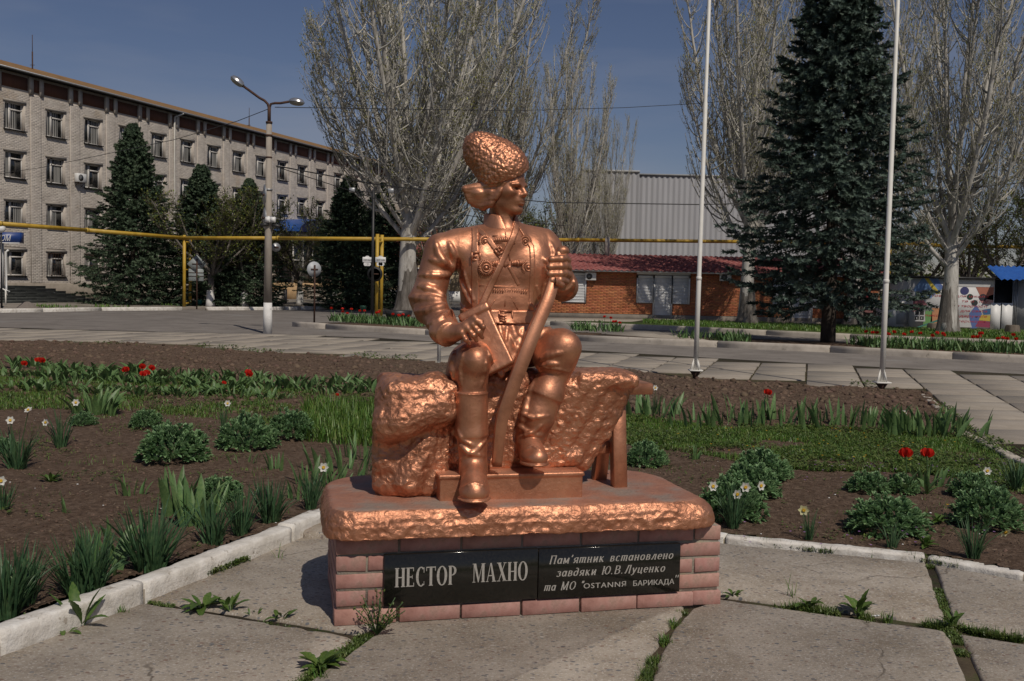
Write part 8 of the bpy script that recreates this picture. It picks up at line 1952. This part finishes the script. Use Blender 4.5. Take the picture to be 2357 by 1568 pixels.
# ---- spruces
def spruce(seed, Ht, Rb, mat, z0=.8, nb=None, tight=1.0):
    r = RS(seed); tr = MB(); cw = MB(); z = np.linspace(0, Ht, 12); tr.tube(np.stack([0 * z, 0 * z, z], -1), .018 * Ht * (1 - .93 * z / Ht) + .01, 10)
    N = nb or 420; u = np.linspace(0, 1, N) ** .85; h = z0 + (Ht - z0 - .12) * u; az = np.arange(N) * 2.39996 + r.normal(0, .2, N); env = Rb * 1.12 * ((1 - u) ** .88) * (.68 + .44 * r.rand(N)) * (.62 + .38 * np.clip(u * 4.5, 0, 1)) + .10
    base = np.stack([0 * h, 0 * h, h], -1); m = 9; s = np.linspace(0, 1, m)[None]
    th = (1.55 + .30 * (1 - u))[:, None] - .75 * s ** 1.8 + (.15 - .8 * u[:, None] ** 3) * 1 ; a = az[:, None] + r.normal(0, .03, (N, m))
    st = (env / (m - 1))[:, None, None] * np.stack([np.sin(th) * np.cos(a), np.sin(th) * np.sin(a), np.cos(th)], -1); P = base[:, None] + np.concatenate([np.zeros((N, 1, 3)), np.cumsum(st[:, :-1], 1)], 1)
    tubes(tr, P, (.010 + .012 * env / Rb)[:, None] * (1 - .8 * s), 4)
    # side shoots
    k = 13; idx = np.repeat(np.arange(N), k); f = np.tile(np.linspace(.22, 1.0, k), N) + r.normal(0, .02, N * k); f = np.clip(f, .1, 1); b2, th2, a2 = pick(P, th, a, idx, f); M = len(idx); side = np.where(r.rand(M) < .5, 1, -1)
    L2 = env[idx] * .36 * (1.08 - f) ** .6 * (.4 + .8 * r.rand(M)) + .12; a3 = a2 + side * (.45 + .55 * r.rand(M)) * np.where(f > .97, .2, 1)
    m2 = 4; s2 = np.linspace(0, 1, m2)[None]; t3 = 1.62 + .45 * r.rand(M)[:, None] - .65 * s2 + .25 * (r.rand(M)[:, None] < .4)
    st = (L2 / (m2 - 1))[:, None, None] * np.stack([np.sin(t3) * np.cos(a3)[:, None], np.sin(t3) * np.sin(a3)[:, None], np.cos(t3)], -1); P2 = b2[:, None] + np.concatenate([np.zeros((M, 1, 3)), np.cumsum(st[:, :-1], 1)], 1)
    # needle brushes: short pointed sprays set round every shoot
    q = 5; F_ = np.concatenate([(P2[:, :-1] * (1 - t) + P2[:, 1:] * t).reshape(-1, 3) for t in (.15, .5, .85)]); D = np.concatenate([(P2[:, 1:] - P2[:, :-1]).reshape(-1, 3)] * 3); D /= np.linalg.norm(D, axis=1)[:, None] + 1e-9
    keep = r.rand(len(F_)) < tight; F_ = F_[keep]; D = D[keep]; n = len(F_); C = np.repeat(F_, q, 0); E = np.repeat(D, q, 0); rv = r.normal(size=(n * q, 3)); rv -= (rv * E).sum(1)[:, None] * E; rv /= np.linalg.norm(rv, axis=1)[:, None] + 1e-9
    d = E * .75 + rv * .85 + np.array([0, 0, .12]); d /= np.linalg.norm(d, axis=1)[:, None]; W_ = np.cross(d, rv + .3 * E); W_ /= np.linalg.norm(W_, axis=1)[:, None] + 1e-9; l = (.075 + .06 * r.rand(n * q))[:, None]; w = .026
    V = np.stack([C - W_ * w, C + W_ * w, C + d * l], 1).reshape(-1, 3); cw.add(V, [np.arange(n * q * 3).reshape(-1, 3)])
    # drooping inner curtains
    return tr.mesh('trunk', m_strunk, True), cw.mesh('crown', mat)
sp_a = spruce(1, 10.6, 2.75, m_ndl, 1.15, 340, 1.0); sp_b = spruce(2, 8.4, 3.0, m_ndl2, .35, 330, 1.0)
def place_spruce(me, p, rz, s, label, sy=1.0):
    t = thing('spruce_tree', label, 'tree', (p[0], p[1], 0), rz, 'spruces round the square'); t.scale = (s * sy, s * sy, s); obj('trunk', me[0], parent=t); obj('crown', me[1], parent=t)
place_spruce(sp_a, GP(1905, 797), .3, 1.0, 'tall blue spruce between the two flagpoles and the kiosk', 1.0)
place_spruce(sp_b, (PY(306, 700, 46.0).x, 46.0), 1.0, 1.0, 'big dark spruce in front of the left facade', .88); q = GP(470, 705)
place_spruce(sp_b, (PY(462, 700, 47).x, 47), 2.0, .80, 'second spruce right of the big dark one', 1.05); place_spruce(sp_b, (PY(572, 700, 48).x, 48), 3.3, .74, 'third spruce just left of the lamp post', .95)
place_spruce(sp_b, (PY(800, 690, 49).x, 49), 4.0, .78, 'dark spruce behind the signpost', 1.05); place_spruce(sp_b, (PY(875, 690, 54).x, 54), 5.0, .80, 'dark spruce behind the broad poplar trunk', 1.0)
# ---- small budding street trees
def budding(seed, Ht, spread=.7, leaf=1.0, dens=1.0, lsz=.05):
    r = RS(seed); tr = MB(); cw = MB(); fork = Ht * .24; tr.tube([(0, 0, -.05), (.03, 0, fork * .5), (0, .03, fork * 1.05)], [Ht * .030, Ht * .024, Ht * .021], 10)
    nl = 8; i = np.arange(nl); base = np.stack([0 * i, 0 * i, fork * (.8 + .35 * i / nl)], -1).astype(float); L = Ht * .72 * (.8 + .3 * r.rand(nl)); P, th, a = curves(base, i * 2.4 + r.normal(0, .3, nl), spread * (.5 + .8 * r.rand(nl)), .15 + .25 * r.rand(nl), L, 10, r, .12, .5); tubes(tr, P, (Ht * .012) * (1 - .9 * np.linspace(0, 1, 10)[None]) + .006 + 0 * L[:, None], 6)
    K = int(16 * dens); idx = np.repeat(i, K); s = .15 + .82 * r.rand(nl * K); b0, t0, a0 = pick(P, th, a, idx, s); N = len(idx); L2 = Ht * .24 * (1.1 - s) ** .6 * (.6 + .6 * r.rand(N)) + .2; P2, th2, a2 = curves(b0, a0 + r.normal(0, 1.5, N), t0 + .6 + .3 * r.rand(N), .3 + .4 * r.rand(N), L2, 6, r, .12, 1); tubes(cw, P2, .014 * (1 - .8 * np.linspace(0, 1, 6)[None]) + .003 + 0 * L2[:, None], 4)
    K = 9; idx = np.repeat(np.arange(N), K); s = r.rand(N * K); b3, t3, a3 = pick(P2, th2, a2, idx, s); M = len(idx); P3, _, _ = curves(b3, a3 + r.normal(0, 1.6, M), t3 + .5, .3 + .6 * r.rand(M), .15 + .4 * r.rand(M), 4, r, .15, 1); tubes(cw, P3, np.tile(np.array([.008, .006, .005, .003]), (M, 1)), 3)
    B0 = P3[:, 1:].reshape(-1, 3); B0 = np.concatenate([B0, B0 + r.normal(0, .04, B0.shape)]); B0 = B0[r.rand(len(B0)) < .55 * leaf]; n = len(B0)
    V, q = ribbons(B0, r.rand(n) * 6.3, .4 + 1.8 * r.rand(n), lsz * (.7 + .8 * r.rand(n)), lsz * .75 * (.7 + .6 * r.rand(n)), .4 * r.rand(n), 2, pr_obov, 0, None, True); cw.add(V, [q], 1)
    return tr.mesh('trunk', m_barkd, True), cw.mesh('crown', [m_dtw, m_yl])
bt = [budding(1, 6.0, .8, 1.5, 1.0, .085), budding(2, 6.0, .55, 1.6, 1.0, .085)]
lf = MB(); lf.lathe([(.22, 0), (.185, .25), (.165, .75), (.16, .76)], 12); lfm = lf.mesh('limewashed_trunk_foot', m_limew, True)
def place_bud(v, x, Y, s, rz, label, lime=True, group='young street trees coming into leaf'):
    t = thing('street_tree', label, 'tree', (x, Y, .05), rz, group, s); obj('trunk', bt[v][0], parent=t); obj('crown', bt[v][1], parent=t)
    if lime: obj('limewashed_trunk_foot', lfm, parent=t)
for k, (px, py, s, v, lab) in enumerate(((484, 711, 1.05, 0, 'budding tree with white painted foot right of the diamond sign'), (562, 710, .95, 1, 'slender twin budding tree with white painted foot'), (570, 709, .8, 0, 'slanting budding tree beside the slender twin one'), (690, 707, 1.02, 0, 'green leafed tree with pale foot right of the lamp post'), (770, 700, .85, 1, 'leafy tree in front of the dark spruce by the signpost'))): p = GP(px, py); place_bud(v, p.x, p.y, s, k * 1.3, lab)
# looser trees and thickets far behind
for k, (px, Y, s, v, lab) in enumerate(((2310, 44, 1.15, 0, 'yellow green tree above the blue kiosk awning'), (2230, 50, 1.2, 1, 'greenish tree behind the stationery kiosk'), (2390, 50, 1.25, 1, 'tree at the far right behind the kiosks'), (2120, 52, 1.0, 0, 'bare brown tree behind the big spruce'), (1290, 60, 1.2, 0, 'leafy tree seen past the fist of the statue'), (1240, 66, 1.1, 1, 'distant green tree between the body and the sabre'), (1000, 72, 1.3, 0, 'distant tree above the far cottage roof'), (1180, 80, 1.3, 1, 'distant tree hidden mostly by the chest'), (1340, 70, 1.25, 1, 'green tree left of the corrugated hall'), (900, 84, 1.3, 1, 'distant tree left of the far cottage'), (2050, 60, 1.3, 0, 'distant tree behind the yellow gas post'), (1080, 62, 1.0, 0, 'low tree behind the shoulder of the statue'))): place_bud(v, PY(px, 680, Y).x, Y, s, k * .9, lab, False, 'trees beyond the square')
r = RS(9); b = MB(); n = 26000; X = np.c_[(r.rand(n) * 2 - 1) * 75, 88 + 10 * r.rand(n), np.zeros(n)]; X[:, 2] = r.rand(n) ** .8 * (3.4 + 2.0 * fbm(X, .12, 3) * 2)
V, q = ribbons(X, r.rand(n) * 6.3, .3 + 1.6 * r.rand(n), .35 + .4 * r.rand(n), .22 + .25 * r.rand(n), .4 * r.rand(n), 2, pr_obov, 0, None, True); b.add(V, [q]); obj('far_thicket', b, m_yl, kind='stuff')
